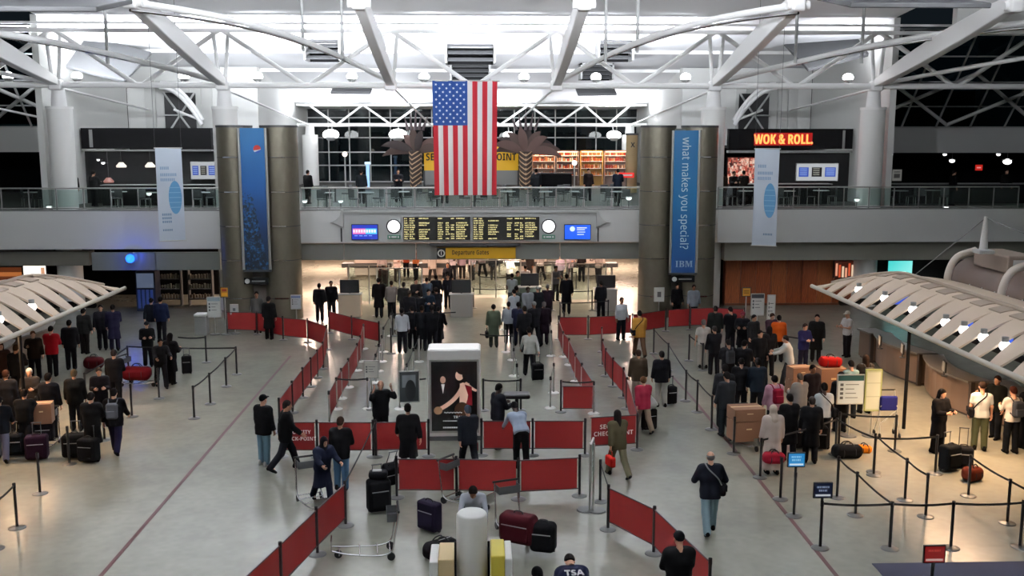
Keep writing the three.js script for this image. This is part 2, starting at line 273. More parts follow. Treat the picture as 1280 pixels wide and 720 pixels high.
// grey boxes set in the roof with louvres
function ventBox(x, y, z, w, h, d, label, slats = 4, turn = 0) {
  const t = thing('ceiling_vent', label, 'vent', [x, y, z], turn);
  obj('housing', [ext(-w / 2, w / 2, h / 2 - 0.1, h / 2, -d / 2, d / 2), ext(-w / 2, -w / 2 + 0.1, -h / 2, h / 2, -d / 2, d / 2), ext(w / 2 - 0.1, w / 2, -h / 2, h / 2, -d / 2, d / 2), ext(-w / 2, w / 2, -h / 2, h / 2, -d / 2, -d / 2 + 0.1)], M.midGrey, t);
  obj('duct_mouth', [ext(-w / 2 + 0.12, w / 2 - 0.12, -h / 2, h / 2 - 0.12, -d / 2 + 0.12, -d / 2 + 0.2)], M.dark, t);
  for (let i = 0; i < slats; i++) { const g = box(w - 0.24, 0.05, 0.3); g.rotateX(0.6); g.translate(0, -h / 2 + (i + 0.5) * (h / slats), d / 2 - 0.2); obj('louvre', g, M.darkGrey, t); }
}
ventBox(-0.41, 13.00, -55, 2.7, 1.5, 1.6, 'upper grey louvred vent box in the roof right above the flag');
ventBox(-0.44, 11.92, -58, 2.3, 1.1, 1.4, 'lower grey louvred vent box in the roof directly behind the flag top');
ventBox(-8.13, 12.90, -54, 1.9, 1.2, 1.5, 'grey louvred vent box in the roof left of the flag');
ventBox(7.27, 12.94, -54, 1.9, 1.2, 1.5, 'tall grey louvred vent box in the roof right of the flag');
ventBox(6.77, 12.03, -58, 1.9, 0.9, 1.4, 'low grey louvred vent box in the roof under the taller right one');
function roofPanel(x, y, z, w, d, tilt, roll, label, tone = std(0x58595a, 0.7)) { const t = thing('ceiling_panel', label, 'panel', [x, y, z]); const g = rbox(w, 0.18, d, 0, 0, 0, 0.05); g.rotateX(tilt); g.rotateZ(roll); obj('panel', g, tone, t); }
roofPanel(-19.47, 12.38, -53, 4.0, 3.6, 0.5, -0.25, 'shaded roof underside over the left aisle built as a dark grey sloping panel');  // dark panel stands in for the roof underside lying in shade
roofPanel(18.44, 12.97, -53, 3.6, 3.6, 0.5, 0.25, 'shaded roof underside over the right aisle built as a grey sloping panel');  // same on the right: roof shade given as a grey panel
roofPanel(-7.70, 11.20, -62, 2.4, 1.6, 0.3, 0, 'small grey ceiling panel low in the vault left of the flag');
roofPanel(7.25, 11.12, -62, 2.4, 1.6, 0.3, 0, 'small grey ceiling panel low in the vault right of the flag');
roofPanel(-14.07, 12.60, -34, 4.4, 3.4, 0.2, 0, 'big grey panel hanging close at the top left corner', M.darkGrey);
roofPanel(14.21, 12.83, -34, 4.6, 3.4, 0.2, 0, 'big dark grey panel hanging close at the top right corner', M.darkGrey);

// floodlights: fittings, seen and added, that throw light up at the vault
function flood(name, x, y, z, tx, ty, tz, power, size, label, group, face, hold) {
  const t = thing('floodlight', label, 'lamp', [x, y, z], 0, group);
  obj('housing', [lathe([[0.02, -size * 0.95], [size * 0.5, -size * 0.9], [size * 0.86, -size * 0.55], [size * 0.9, -size * 0.4], [size * 0.7, -size * 0.5]], 20)], M.lightGrey, t);
  const lens = new THREE.SphereGeometry(size * 0.95, 20, 10); lens.scale(hold[1] > 0 && hold[1] < 2 ? 1.3 : 1, 0.8, 1); obj('lamp_lens', lens, glow(0xffffff, face), t);
  obj('bracket', [between(V(0, -0.2, 0), V(...hold), 0.04)], M.midGrey, t);
  const l = new THREE.SpotLight(COOL, power, 40, 75 * D2R, 0.9, 2); l.position.set(x, y + size * 0.8 + 0.05, z); l.target.position.set(tx, ty, tz); l.castShadow = true; l.shadow.radius = 6; l.name = 'floodlight_lamp'; scene.add(l, l.target);
}
for (const [px, x, k] of [[10, -22.33, 0.7], [96, -19.10, 0.8], [230, -14.05, 1], [322, -10.56, 1.1], [440, -6.06, 1.2], [530, -2.60, 1.2], [655, 2.22, 1.2], [745, 5.71, 1.0], [857, 10.08, 0.5], [1060, 18.07, 0.2]])
  flood('floodlight', x, 11.2, -48.9, x * 0.95, 20, -56, UPLIGHT * k, 0.27, 'round glowing floodlight on the near truss', 'near truss floodlights', 9, [0, -0.4, 0.65]);
{ const fl = scene.children.filter((o) => o.name.startsWith('floodlight') && o.isGroup); fl.forEach((o, i) => { o.userData.label = `round glowing floodlight on the near truss, ${ord[i + 1]} from the left`; }); }
for (const [px, x, y, s, lab] of [[413, -10.40, 8.52, 0.55, 'wide glowing floodlight before the far window, leftmost of four'], [497, -5.69, 8.52, 0.6, 'wide glowing floodlight before the far window, second from left'], [636, 2.15, 8.47, 0.4, 'glowing floodlight before the far window just right of the flag'], [768, 9.65, 8.47, 0.5, 'glowing floodlight before the far window near the yellowish pillar']])
  flood('floodlight', x, y, -71.2, x, 20, -66, UPLIGHT * 0.5, s * 0.85, lab, 'far window floodlights', 7, [0, 9.2 - y, -0.8]);
// uplights added out of view over the near hall, to brighten roof and floor
let nearN = 0;
for (const z of [-27, -17, -6]) for (const x of [-15, -5, 5, 15]) flood('floodlight', x, 12.4, z, x, 20, z === -27 ? z - 9 : z, UPLIGHT_ADDED * ({ '-15': 0.85, '-5': 1, 5: 0.9, 15: 0.35 })[x] * (z === -27 ? 1.15 : 0.85), 0.24, `added unseen floodlight hung over the near hall, ${ord[++nearN]} from the far left`, 'added near hall floodlights', 9, [0, 2.4, 0]);
// small floodlights added out of view on the fin heads, to whiten the roof
NX.forEach((x, i) => flood('floodlight', x, 13.5, -36.2, x, 20, -39, [120, 160, 190, 190, 130, 50][i], 0.2, `added unseen floodlight on a truss fin head above the picture, ${ord[i + 1]} from the left`, 'added fin head floodlights', 9, [0, -0.5, 0.1]));

// ================================================================ MEZZANINE EDGE
// glass balustrades
function railing(x0, x1, z, n, label, railMat = M.silver) {
  const t = thing('railing', label, 'railing', [0, MEZ + 0.06, 0]);
  obj('handrail', [between(V(x0, 1.0, z), V(x1, 1.0, z), 0.035, 0.035, 8)], railMat, t); obj('bottom_rail', [ext(x0, x1, 0.04, 0.09, z - 0.02, z + 0.02)], M.midGrey, t);
  for (let i = 0; i <= n; i++) { const x = x0 + (x1 - x0) * i / n; obj('post', [ext(x - 0.02, x + 0.02, 0, 1.0, z - 0.03, z + 0.03)], M.midGrey, t); if (i < n) obj('glass_panel', ext(x + 0.05, x + (x1 - x0) / n - 0.05, 0.12, 0.94, z - 0.006, z + 0.006), M.railGlass, t); }
}
railing(-26, -12.15, -47.1, 11, 'glass balustrade on the left mezzanine edge, left of the splash banner tower');
railing(-8.35, 7.66, -47.1, 12, 'long glass balustrade over the departure boards in the centre');
railing(11.41, 26, -47.1, 12, 'glass balustrade on the right mezzanine edge below the dark food hall');

// raised centre panel with boards, screens and clock lamps
{
  const z = -46.9, X0 = -6.35, X1 = 5.57;
  const t = thing('sign_wall', 'raised light grey sign panel on the mezzanine edge carrying the departure boards', 'panel', [0, 0, 0]);
  obj('panel_body', [ext(X0, X1, 3.38, 4.83, ZF, z)], std(0xb4b6b4, 0.5), t); obj('top_lip', [ext(X0 - 0.05, X1 + 0.05, 4.79, 4.90, ZF, z + 0.12)], M.lightGrey, t);
  obj('lower_ledge', [ext(X0 + 4, X1 - 3.6, 3.23, 3.35, ZF, z + 0.05)], M.darkGrey, t);
}
const boardTex = (s0) => canvas(640, 230, (c, w, h) => {
  let s = s0; const r = () => { s = (s * 1103515245 + 12345) % 2147483648; return s / 2147483648; };
  c.fillStyle = '#0c0a06'; c.fillRect(0, 0, w, h); c.fillStyle = '#fff2a8';
  for (let j = 0; j < 10; j++) for (const [x, n, k] of [[10, 4, 1], [60, 5, 1], [150, 10, 0.85], [330, 5, 0.9], [405, 4, 0.9], [455, 3, 0.9], [505, 11, 0.8]]) {
    if (j === 1 && x > 200) continue; if (r() > k) continue; const m = Math.ceil(n * (0.55 + 0.45 * r()));
    for (let i = 0; i < m; i++) { const hh = 11; c.fillRect(x + i * 10.5, 10 + j * 22 + (r() > 0.7 ? 2 : 0), 8 - (r() > 0.6 ? 3 : 0), hh); }
  }
});
function screen(name, label, cat, px0, px1, py0, py1, z, tex, k, group, frame = M.black) {
  const [x0, x1, y0, y1] = [px0, px1, py0, py1]; const w = x1 - x0, h = y0 - y1, t = thing(name, label, cat, [(x0 + x1) / 2, (y0 + y1) / 2, z], 0, group);
  obj('frame', [rbox(w + 0.06, h + 0.06, 0.1, 0, 0, 0, 0.02)], frame, t); const g = new THREE.PlaneGeometry(w, h); g.translate(0, 0, 0.054); obj('display', g, lit(tex, k), t); return t;
}
screen('departure_board', 'left black departure board with pale yellow rows of text', 'board', -3.56, -0.40, 4.61, 3.51, -46.84, boardTex(11), 1.1, null, M.lightGrey);
screen('departure_board', 'right black departure board with pale yellow rows of text', 'board', -0.29, 2.86, 4.60, 3.50, -46.84, boardTex(97), 1.1, null, M.lightGrey);
screen('information_screen', 'wide blue and pink screen left of the departure boards', 'screen', -5.97, -4.77, 4.24, 3.56, -46.84, canvas(128, 72, (c, w, h) => {
  c.fillStyle = '#2438b8'; c.fillRect(0, 0, w, h); c.fillStyle = '#e878b8'; c.fillRect(4, 18, 64, 28); c.fillStyle = '#58c8f0'; c.fillRect(68, 18, 56, 28); c.fillStyle = '#f4e0f0'; for (let i = 0; i < 9; i++) c.fillRect(6 + i * 13, 24, 9, 14); c.fillStyle = '#88b0f8'; for (let i = 0; i < 4; i++) c.fillRect(12 + 24 * i, 52, 16, 4);
}), 1.2);
screen('information_screen', 'bright blue screen with a round emblem right of the departure boards', 'screen', 4.07, 5.29, 4.21, 3.53, -46.84, canvas(128, 72, (c, w, h) => {
  c.fillStyle = '#1c5ce8'; c.fillRect(0, 0, w, h); c.fillStyle = '#cfe4ff'; c.beginPath(); c.arc(38, 20, 13, 0, 7); c.fill(); c.fillStyle = '#e8f2ff'; c.fillRect(60, 12, 50, 5); c.fillRect(60, 22, 40, 4); c.fillRect(62, 34, 40, 4); c.fillRect(62, 46, 34, 4);
}), 1.2);
function clockLamp(x, y, z, label) {
  const t = thing('clock_lamp', label, 'clock', [x, y, z]);
  const g = lathe([[0, 0.09], [0.2, 0.07], [0.29, 0.02], [0.3, 0]], 28); g.rotateX(Math.PI / 2); obj('dial', g, glow(0xffffff, 1.4), t);
  const rim = new THREE.TorusGeometry(0.32, 0.035, 8, 28); obj('rim', rim, M.darkGrey, t);
  obj('name_plate', [rbox(0.62, 0.2, 0.04, 0, -0.5, 0, 0.01)], std(0x5f8f78, 0.5), t); obj('plate_marks', [ext(-0.24, -0.17, -0.54, -0.46, 0.02, 0.03), ext(0.17, 0.24, -0.54, -0.46, 0.02, 0.03), ext(-0.12, 0.12, -0.53, -0.47, 0.02, 0.03)], M.white, t);
}
clockLamp(-4.01, 4.16, -46.86, 'round white lit clock dial left of the departure boards');
clockLamp(3.31, 4.14, -46.86, 'round white lit clock dial right of the departure boards');
function wingBracket(x, y, z, s, label) {
  const t = thing('wing_bracket', label, 'bracket', [x, y, z]);
  const sh = new THREE.Shape(); sh.moveTo(-0.45 * s, -0.08); sh.quadraticCurveTo(0, -0.02, 0.08 * s, 0.5); sh.lineTo(0.16 * s, 0.5); sh.lineTo(0.16 * s, -0.3); sh.lineTo(0.05 * s, -0.28); sh.quadraticCurveTo(-0.1 * s, -0.14, -0.45 * s, -0.08);
  obj('blade', new THREE.ExtrudeGeometry(sh, { depth: 0.08, bevelEnabled: true, bevelSize: 0.01, bevelThickness: 0.01, bevelSegments: 1 }), M.lightGrey, t); obj('slot', [ext(0.06 * s - 0.03, 0.06 * s + 0.03, -1.0, -0.35, 0, 0.06)], M.darkGrey, t);
}
wingBracket(-6.54, 4.44, -46.9, 1, 'small grey wing shaped bracket left of the blue and pink screen');
wingBracket(5.73, 4.41, -46.9, -1, 'small grey wing shaped bracket right of the blue screen');
{ // yellow direction sign in the header
  const x0 = -2.01, x1 = 1.76, w = x1 - x0, t = thing('direction_sign', 'long yellow direction sign with a round arrow emblem above the security hall', 'sign', [(x0 + x1) / 2, 2.84, -47.24]);
  obj('sign_body', rbox(w, 0.54, 0.12, 0, 0, 0, 0.02), M.yellow, t); obj('emblem_plate', ext(-w / 2, -w / 2 + 0.42, -0.26, 0.26, 0.06, 0.075), M.black, t);
  const ring = new THREE.TorusGeometry(0.15, 0.03, 8, 20); ring.translate(-w / 2 + 0.21, 0, 0.085); obj('emblem', [ring, ext(-w / 2 + 0.19, -w / 2 + 0.23, -0.08, 0.1, 0.075, 0.09)], M.white, t);
  const tx = text('Departure Gates', 0.22, 0.012, 1.75); tx.translate(-0.28, 0, 0.06); obj('lettering', tx, std(0x3a2c08, 0.6), t);
}

// ================================================================ BANNER TOWERS
function tower(xa, ra, xb, rb, z, label) {
  const t = thing('banner_tower', label, 'tower', [0, 0, 0]); const H = 8.75;
  for (const [x, r, q] of [[xa, ra, 0], [xb, rb, 1]]) {
    obj('drum', [cyl(r, r, H, x, 0, z, 40)], M.brushed, t);
    for (const y of [1.0, 2.75, 4.3, 5.85, 7.4]) obj('seam_ring', [cyl(r * 1.008, r * 1.008, 0.03, x, y, z, 40)], M.darkGrey, t);
    for (const y of [1.0, 2.75, 4.3, 5.85, 7.4]) obj('seam_bar', [box(0.62, 0.05, 0.04, x + (q ? 0.05 : -0.05), y + 0.03, z + r * 1.0)], M.chrome, t);
    obj('cap', [cyl(r * 1.02, r * 1.02, 0.1, x, H, z, 40)], M.darkGrey, t);
  }
  obj('core', [ext(Math.min(xa, xb), Math.max(xa, xb), 0, H - 0.05, z - 0.5, z + 0.42)], std(0x4a463f, 0.45, 0.4), t); return t;
}
tower(-11.06, 0.8, -9.06, 0.84, -45.9, 'twin drum metal tower carrying the tall blue splash banner');
tower(8.27, 0.8, 10.18, 0.84, -45.9, 'twin drum metal tower carrying the tall blue lettered banner');
function bannerFrame(x0, x1, y0, y1, z, label, tex) {
  const t = thing('tall_banner', label, 'banner', [(x0 + x1) / 2, (y0 + y1) / 2, z]); const w = x1 - x0, h = y0 - y1;
  obj('backing', ext(-w / 2 - 0.1, w / 2 + 0.1, -h / 2 - 0.1, h / 2, -0.12, 0), M.darkGrey, t);
  for (const s of [-1, 1]) obj('edge_strip', [between(V(s * (w / 2 + 0.06), -h / 2, 0.02), V(s * (w / 2 + 0.06), h / 2, 0.02), 0.06, 0.06, 10)], M.silver, t);
  const g = new THREE.PlaneGeometry(w, h); g.translate(0, 0, 0.012); obj('banner_face', g, new THREE.MeshStandardMaterial({ color: 0xc4c4c4, map: tex, roughness: 0.45, emissive: 0xffffff, emissiveMap: tex, emissiveIntensity: 0.06 }), t); for (const y of [-h * 0.35, h * 0.35]) obj('bracket', ext(-0.25, 0.25, y - 0.08, y + 0.08, -0.56, -0.1), M.darkGrey, t); return t;
}
bannerFrame(-10.58, -9.51, 8.72, 2.39, -44.92, 'tall backlit blue banner with a small red emblem and dark water splash', canvas(256, 1400, (c, w, h) => {
  const g = c.createLinearGradient(0, 0, 0, h); g.addColorStop(0, '#0e78b8'); g.addColorStop(0.4, '#0a62b0'); g.addColorStop(0.65, '#0a3f78'); g.addColorStop(1, '#0a1a30'); c.fillStyle = g; c.fillRect(0, 0, w, h);
  let s = 5; const r = () => { s = (s * 1103515245 + 12345) % 2147483648; return s / 2147483648; };
  for (let i = 0; i < 900; i++) { const v = Math.pow(r(), 0.6), y = h * (0.45 + 0.55 * v), x = w * (r() * (0.35 + 0.65 * v)), q = 3 + 13 * r(); c.fillStyle = r() > 0.35 ? `rgba(4,14,28,${0.35 + 0.4 * r()})` : `rgba(40,130,190,${0.25 + 0.3 * r()})`; c.beginPath(); c.ellipse(x, y, q, q * (0.4 + r()), r() * 3, 0, 7); c.fill(); }
  c.save(); c.translate(176, 205); c.rotate(-0.35); c.beginPath(); c.arc(0, 0, 40, 0, 7); c.fillStyle = '#e8eef4'; c.fill(); c.clip(); c.fillStyle = '#e02c20'; c.fillRect(-60, -60, 120, 56); c.beginPath(); c.ellipse(0, -6, 60, 14, 0.2, 0, 7); c.fill(); c.fillStyle = '#1c50b8'; c.fillRect(-60, 18, 120, 60); c.restore();
}));
bannerFrame(8.82, 9.91, 8.62, 2.16, -44.92, 'tall backlit blue banner with white lettering reading downwards', canvas(256, 1500, (c, w, h) => {
  const g = c.createLinearGradient(0, 0, 0, h); g.addColorStop(0, '#1a74ac'); g.addColorStop(0.5, '#1279b4'); g.addColorStop(1, '#0a4a90'); c.fillStyle = g; c.fillRect(0, 0, w, h);
  c.fillStyle = '#eaf4fa'; c.save(); c.translate(w * 0.5 - 34, 70); c.rotate(Math.PI / 2); c.font = '120px sans-serif'; c.textBaseline = 'alphabetic'; const str = 'what makes you special?', m = c.measureText(str).width; c.scale(1180 / m, 1); c.fillText(str, 0, 4); c.restore();
  c.font = 'bold 96px serif'; c.textAlign = 'center'; c.fillText('IBM', w / 2 + 10, 1440); c.fillStyle = '#0b519a'; for (let i = 0; i < 8; i++) c.fillRect(20, 1372 + i * 9, 220, 3.2);
}));
// small round notice lamps and plates under the banners
for (const [px, x, lab] of [[309, -10.51, 'small notice plate with a round white disc under the splash banner'], [842, 8.98, 'small notice plate with a round white disc under the lettered banner']]) {
  const t = thing('notice_plate', lab, 'sign', [x + 0.4, 1.86, -44.95]); obj('plate', rbox(1.1, 0.3, 0.05, 0, 0, 0, 0.02), M.dark, t); obj('bracket', ext(-0.2, 0.2, -0.08, 0.08, -0.54, -0.02), M.darkGrey, t); const g = cyl(0.11, 0.11, 0.03, 0, 0, 0, 20); g.rotateX(Math.PI / 2); g.translate(-0.4, 0, 0.03); obj('disc', g, M.white, t); obj('marks', [ext(-0.2, 0.4, -0.03, 0.03, 0.025, 0.032)], M.midGrey, t);
}
// narrow white hanging banners
function hangBanner(x, z, y0, y1, w, turn, label, flip) {
  const tex = canvas(200, 560, (c, W2, H2) => { c.fillStyle = '#c4cfdc'; c.fillRect(0, 0, W2, H2); c.fillStyle = '#8aa4c4'; c.font = '26px sans-serif'; for (const [k, l] of [[90, 70], [130, 120], [160, 100]]) for (let i = 0; i < l; i += 14) c.fillRect(30 + i, k + (flip ? 0 : 20), 10, 18);
    c.fillStyle = '#5f98c4'; c.beginPath(); c.ellipse(W2 * 0.68, H2 * 0.53, 50, 100, 0, 0, 7); c.fill(); c.strokeStyle = '#8ab8d8'; c.lineWidth = 4; for (let i = -2; i < 3; i++) { c.beginPath(); c.moveTo(W2 * 0.45, H2 * 0.53 + i * 30); c.lineTo(W2 * 0.9, H2 * 0.53 + i * 30); c.stroke(); }
    c.fillStyle = '#7894b4'; for (let i = 0; i < 6; i++) c.fillRect(30 + (flip ? 60 : 0) + i * 13, H2 * 0.87, 9, 12); for (let j = 0; j < 3; j++) for (let i = 0; i < 5; i++) if (!flip) c.fillRect(30 + i * 15, H2 * 0.7 + j * 22, 11, 14); });
  const t = thing('hanging_banner', label, 'banner', [x, (y0 + y1) / 2, z], turn); const h = y0 - y1; const g = new THREE.BoxGeometry(w, h, 0.015, 6, 8, 1); const p = g.attributes.position; for (let i = 0; i < p.count; i++) p.setZ(i, p.getZ(i) + 0.03 * Math.sin(p.getY(i) * 1.4 + p.getX(i) * 2)); g.computeVertexNormals(); obj('cloth', g, std(0xffffff, 0.8, 0, { map: tex }), t);
  obj('top_bar', between(V(-w / 2 - 0.04, h / 2, 0), V(w / 2 + 0.04, h / 2, 0), 0.025), M.silver, t); obj('bottom_bar', between(V(-w / 2 - 0.04, -h / 2, 0), V(w / 2 + 0.04, -h / 2, 0), 0.025), M.silver, t);
  for (const s of [-1, 1]) obj('cord', between(V(s * w / 2, h / 2, 0), V(s * w / 2, 14.4 - (y0 + y1) / 2, 0), 0.008, 0.008, 5), M.darkGrey, t);
}
hangBanner(-12.56, -41, 7.88, 4.11, 1.02, 25 * D2R, 'narrow pale white banner hanging left of the splash banner tower', false);
hangBanner(11.93, -41, 7.84, 3.82, 1.0, -28 * D2R, 'narrow pale white banner with blue oval hanging before the red restaurant sign', true);
{ // the flag
  const x0 = -2.09, x1 = 0.88, y0 = 10.86, y1 = 5.66, w = x1 - x0, h = y0 - y1;
  const tex = canvas(650, 1140, (c, W2, H2) => {
    for (let i = 0; i < 13; i++) { c.fillStyle = i % 2 ? '#e9e6e2' : '#c21c2c'; c.fillRect(Math.floor(i * 50), 0, 51, H2); }
    c.fillStyle = '#1b4a94'; c.fillRect(0, 0, 350, 440); c.fillStyle = '#f2f2f4';
    const star = (x, y, r) => { c.beginPath(); for (let k = 0; k < 10; k++) { const a = k * Math.PI / 5, q = k % 2 ? r * 0.4 : r; c.lineTo(x + q * Math.cos(a), y + q * Math.sin(a)); } c.fill(); };
    for (let i = 0; i < 9; i++) for (let j = 0; j < (i % 2 ? 5 : 6); j++) star(350 * (i + 1) / 10, 440 * (2 * j + (i % 2 ? 2 : 1)) / 12, 15);
  });
  const t = thing('flag', 'large striped national flag hanging vertically from the truss over the hall', 'flag', [(x0 + x1) / 2, (y0 + y1) / 2, -46.2]);
  const g = new THREE.BoxGeometry(w, h, 0.012, 40, 24, 1), p = g.attributes.position;
  for (let i = 0; i < p.count; i++) { const v = 0.5 - p.getY(i) / h; p.setZ(i, p.getZ(i) + (0.03 + 0.05 * v) * Math.sin(p.getX(i) * 7 + v) + 0.02 * Math.sin(p.getX(i) * 17)); p.setX(i, p.getX(i) * (1 - 0.035 * v)); } g.computeVertexNormals();
  obj('cloth', g, new THREE.MeshPhysicalMaterial({ map: tex, roughness: 0.85, transmission: 0.25, thickness: 0 }), t);
  obj('header_pole', between(V(-w / 2 - 0.1, h / 2, 0), V(w / 2 + 0.1, h / 2, 0), 0.03), M.silver, t); for (const s of [-0.9, 0, 0.9]) obj('hanging_line', between(V(s, h / 2, 0), V(s, 10.7 - (y0 + y1) / 2, -2), 0.01, 0.01, 5), M.darkGrey, t);
}

// ================================================================ MEZZANINE LEVEL
{ // yellow checkpoint sign
  const z = -70.5, x0 = -3.83, x1 = 2.81, w = x1 - x0, t = thing('checkpoint_sign', 'wide yellow checkpoint sign standing on the mezzanine behind the flag', 'sign', [(x0 + x1) / 2, MEZ, z]);
  const yt = 7.91 - MEZ, yb = 6.01 - MEZ; obj('sign_board', ext(-w / 2, w / 2, yb, yt, -0.1, 0), new THREE.MeshStandardMaterial({ color: 0xd9a716, roughness: 0.5, emissive: 0xd9a716, emissiveIntensity: 0.12 }), t);
  const tx = text('SECURITY CHECKPOINT', 0.5, 0.02, w - 0.3); tx.translate(0, (yb + yt) / 2, 0); obj('lettering', tx, M.black, t);
  obj('lower_panel', ext(-w / 2, w / 2, yb - 1.0, yb, -0.1, -0.02), M.midGrey, t); for (const s of [-1, 1]) obj('post', ext(s * w / 2 - 0.06, s * w / 2 + 0.06, 0, yb, -0.1, 0), M.darkGrey, t);
}
function sculpture(x, z, label, fronds, turn) {
  const t = thing('feathered_sculpture', label, 'sculpture', [x, MEZ, z], turn);
  const col = new THREE.CylinderGeometry(0.46, 0.4, 2.5, 16, 8); col.translate(0, 1.25, 0);
  obj('trunk', col, std(0xffffff, 0.7, 0, { map: canvas(128, 128, (c, w, h) => { c.fillStyle = '#b89878'; c.fillRect(0, 0, w, h); c.strokeStyle = '#35281e'; c.lineWidth = 9; for (let i = -8; i < 16; i++) { c.beginPath(); for (let k = 0; k <= 4; k++) c.lineTo(k * 32, i * 16 + (k % 2 ? 0 : 22)); c.stroke(); } }) }), t);
  for (let i = 0; i < fronds; i++) {
    const a = -1.2 + 2.6 * (i / (fronds - 1)), R = 1.9 + 0.9 * rnd(), pts = []; for (let k = 0; k <= 6; k++) { const u = k / 6; pts.push(V(Math.sin(a) * R * u + 0.25 * Math.sin(a), 2.4 + Math.cos(a) * 1.6 * u * (1.1 - 0.3 * u) + 0.6 * u - 1.1 * u * u * Math.abs(Math.sin(a)), 0.5 * Math.sin(i * 2.1) * u)); }
    obj('frond', bladed(pts, 0.3), std([0x4a3a34, 0x5b4640, 0x39302e][i % 3], 0.8), t);
  }
  for (let i = 0; i < 5; i++) { const a = -0.5 + 0.25 * i; obj('feather_tip', between(V(a * 1.2, 3.9, 0), V(a * 1.9, 5.3 - Math.abs(a), 0.1), 0.12, 0.02, 6), std(0x554a4c, 0.8), t); }
}
function bladed(pts, w) { const c = new THREE.CatmullRomCurve3(pts), n = 10, pos = [], idx = []; for (let i = 0; i <= n; i++) { const u = i / n, p = c.getPoint(u), q = c.getTangent(u), s = V(q.y, -q.x, 0).normalize().multiplyScalar(w * Math.sin(Math.PI * (0.12 + 0.86 * u))); for (const [k, d] of [[1, 0.05], [-1, 0.05], [-1, -0.05], [1, -0.05]]) pos.push(p.x + s.x * k, p.y + s.y * k, p.z + d); if (i) for (let k = 0; k < 4; k++) { const a = (i - 1) * 4 + k, b = (i - 1) * 4 + (k + 1) % 4; idx.push(a, b, a + 4, b, b + 4, a + 4); } } const g = new THREE.BufferGeometry(); g.setAttribute('position', new THREE.Float32BufferAttribute(pos, 3)); g.setIndex(idx); g.computeVertexNormals(); return g; }
sculpture(3.11, -66, 'brown feathered tree like sculpture with patterned trunk right of the flag', 11, 0);
sculpture(-4.26, -68, 'dark feathered sculpture with zigzag trunk left of the flag', 7, 2.6);
function lampPost(x, z, top, label, color) { const t = thing('lamp_post', label, 'lamp', [x, MEZ, z]); obj('pole', between(V(0, 0, 0), V(0, top, 0), 0.05), M.silver, t); const g = new THREE.SphereGeometry(0.17, 16, 12); g.translate(0, top + 0.12, 0); obj('globe', g, glow(color, 2.2), t); obj('foot', cyl(0.2, 0.16, 0.06), M.darkGrey, t); }
lampPost(-9.03, -68, 7.07 - MEZ, 'slim lamp post with round globe left of the blue lit pillar', 0xfff4e0);
lampPost(6.54, -68, 6.47 - MEZ, 'slim lamp post with bright white globe before the shop shelves', 0xffffff);
{ const t = thing('lit_pillar', 'slim pillar lit pale blue on the mezzanine left of the flag', 'lamp', [-7.29, MEZ, -66]); obj('pillar', cyl(0.11, 0.11, 6.53 - MEZ), glow(0x9cc8ff, 1.0), t); obj('head', rbox(0.36, 0.16, 0.36, 0, 6.64 - MEZ, 0, 0.04), glow(0xc0e0ff, 1.2), t); obj('foot', cyl(0.25, 0.2, 0.08), M.darkGrey, t); }
{ const t = thing('yellow_pillar', 'yellowish round pillar left of the right banner tower on the mezzanine', 'pillar', [9.53, MEZ, -62]); obj('shaft', cyl(0.36, 0.36, 8.45 - MEZ, 0, 0, 0, 24), std(0x97805a, 0.55), t); obj('cap', cyl(0.4, 0.4, 0.12, 0, 8.45 - MEZ, 0, 24), M.darkGrey, t); obj('number_mark', text('X', 0.3, 0.02).translate(0, 7.86 - MEZ, 0.36), M.black, t); }
{ const t = thing('restaurant_sign', 'small red lit sign low on the mezzanine beside the yellowish pillar', 'sign', [9.07, 6.02, -61]); obj('box', rbox(0.95, 0.3, 0.12, 0, 0, 0, 0.03), glow(0xff2418, 0.7), t); obj('marks', [ext(-0.35, 0.35, -0.05, 0.05, 0.06, 0.075)], M.white, t); obj('post', between(V(0, -0.15, 0), V(0, MEZ - 6.02, 0), 0.03), M.darkGrey, t); }
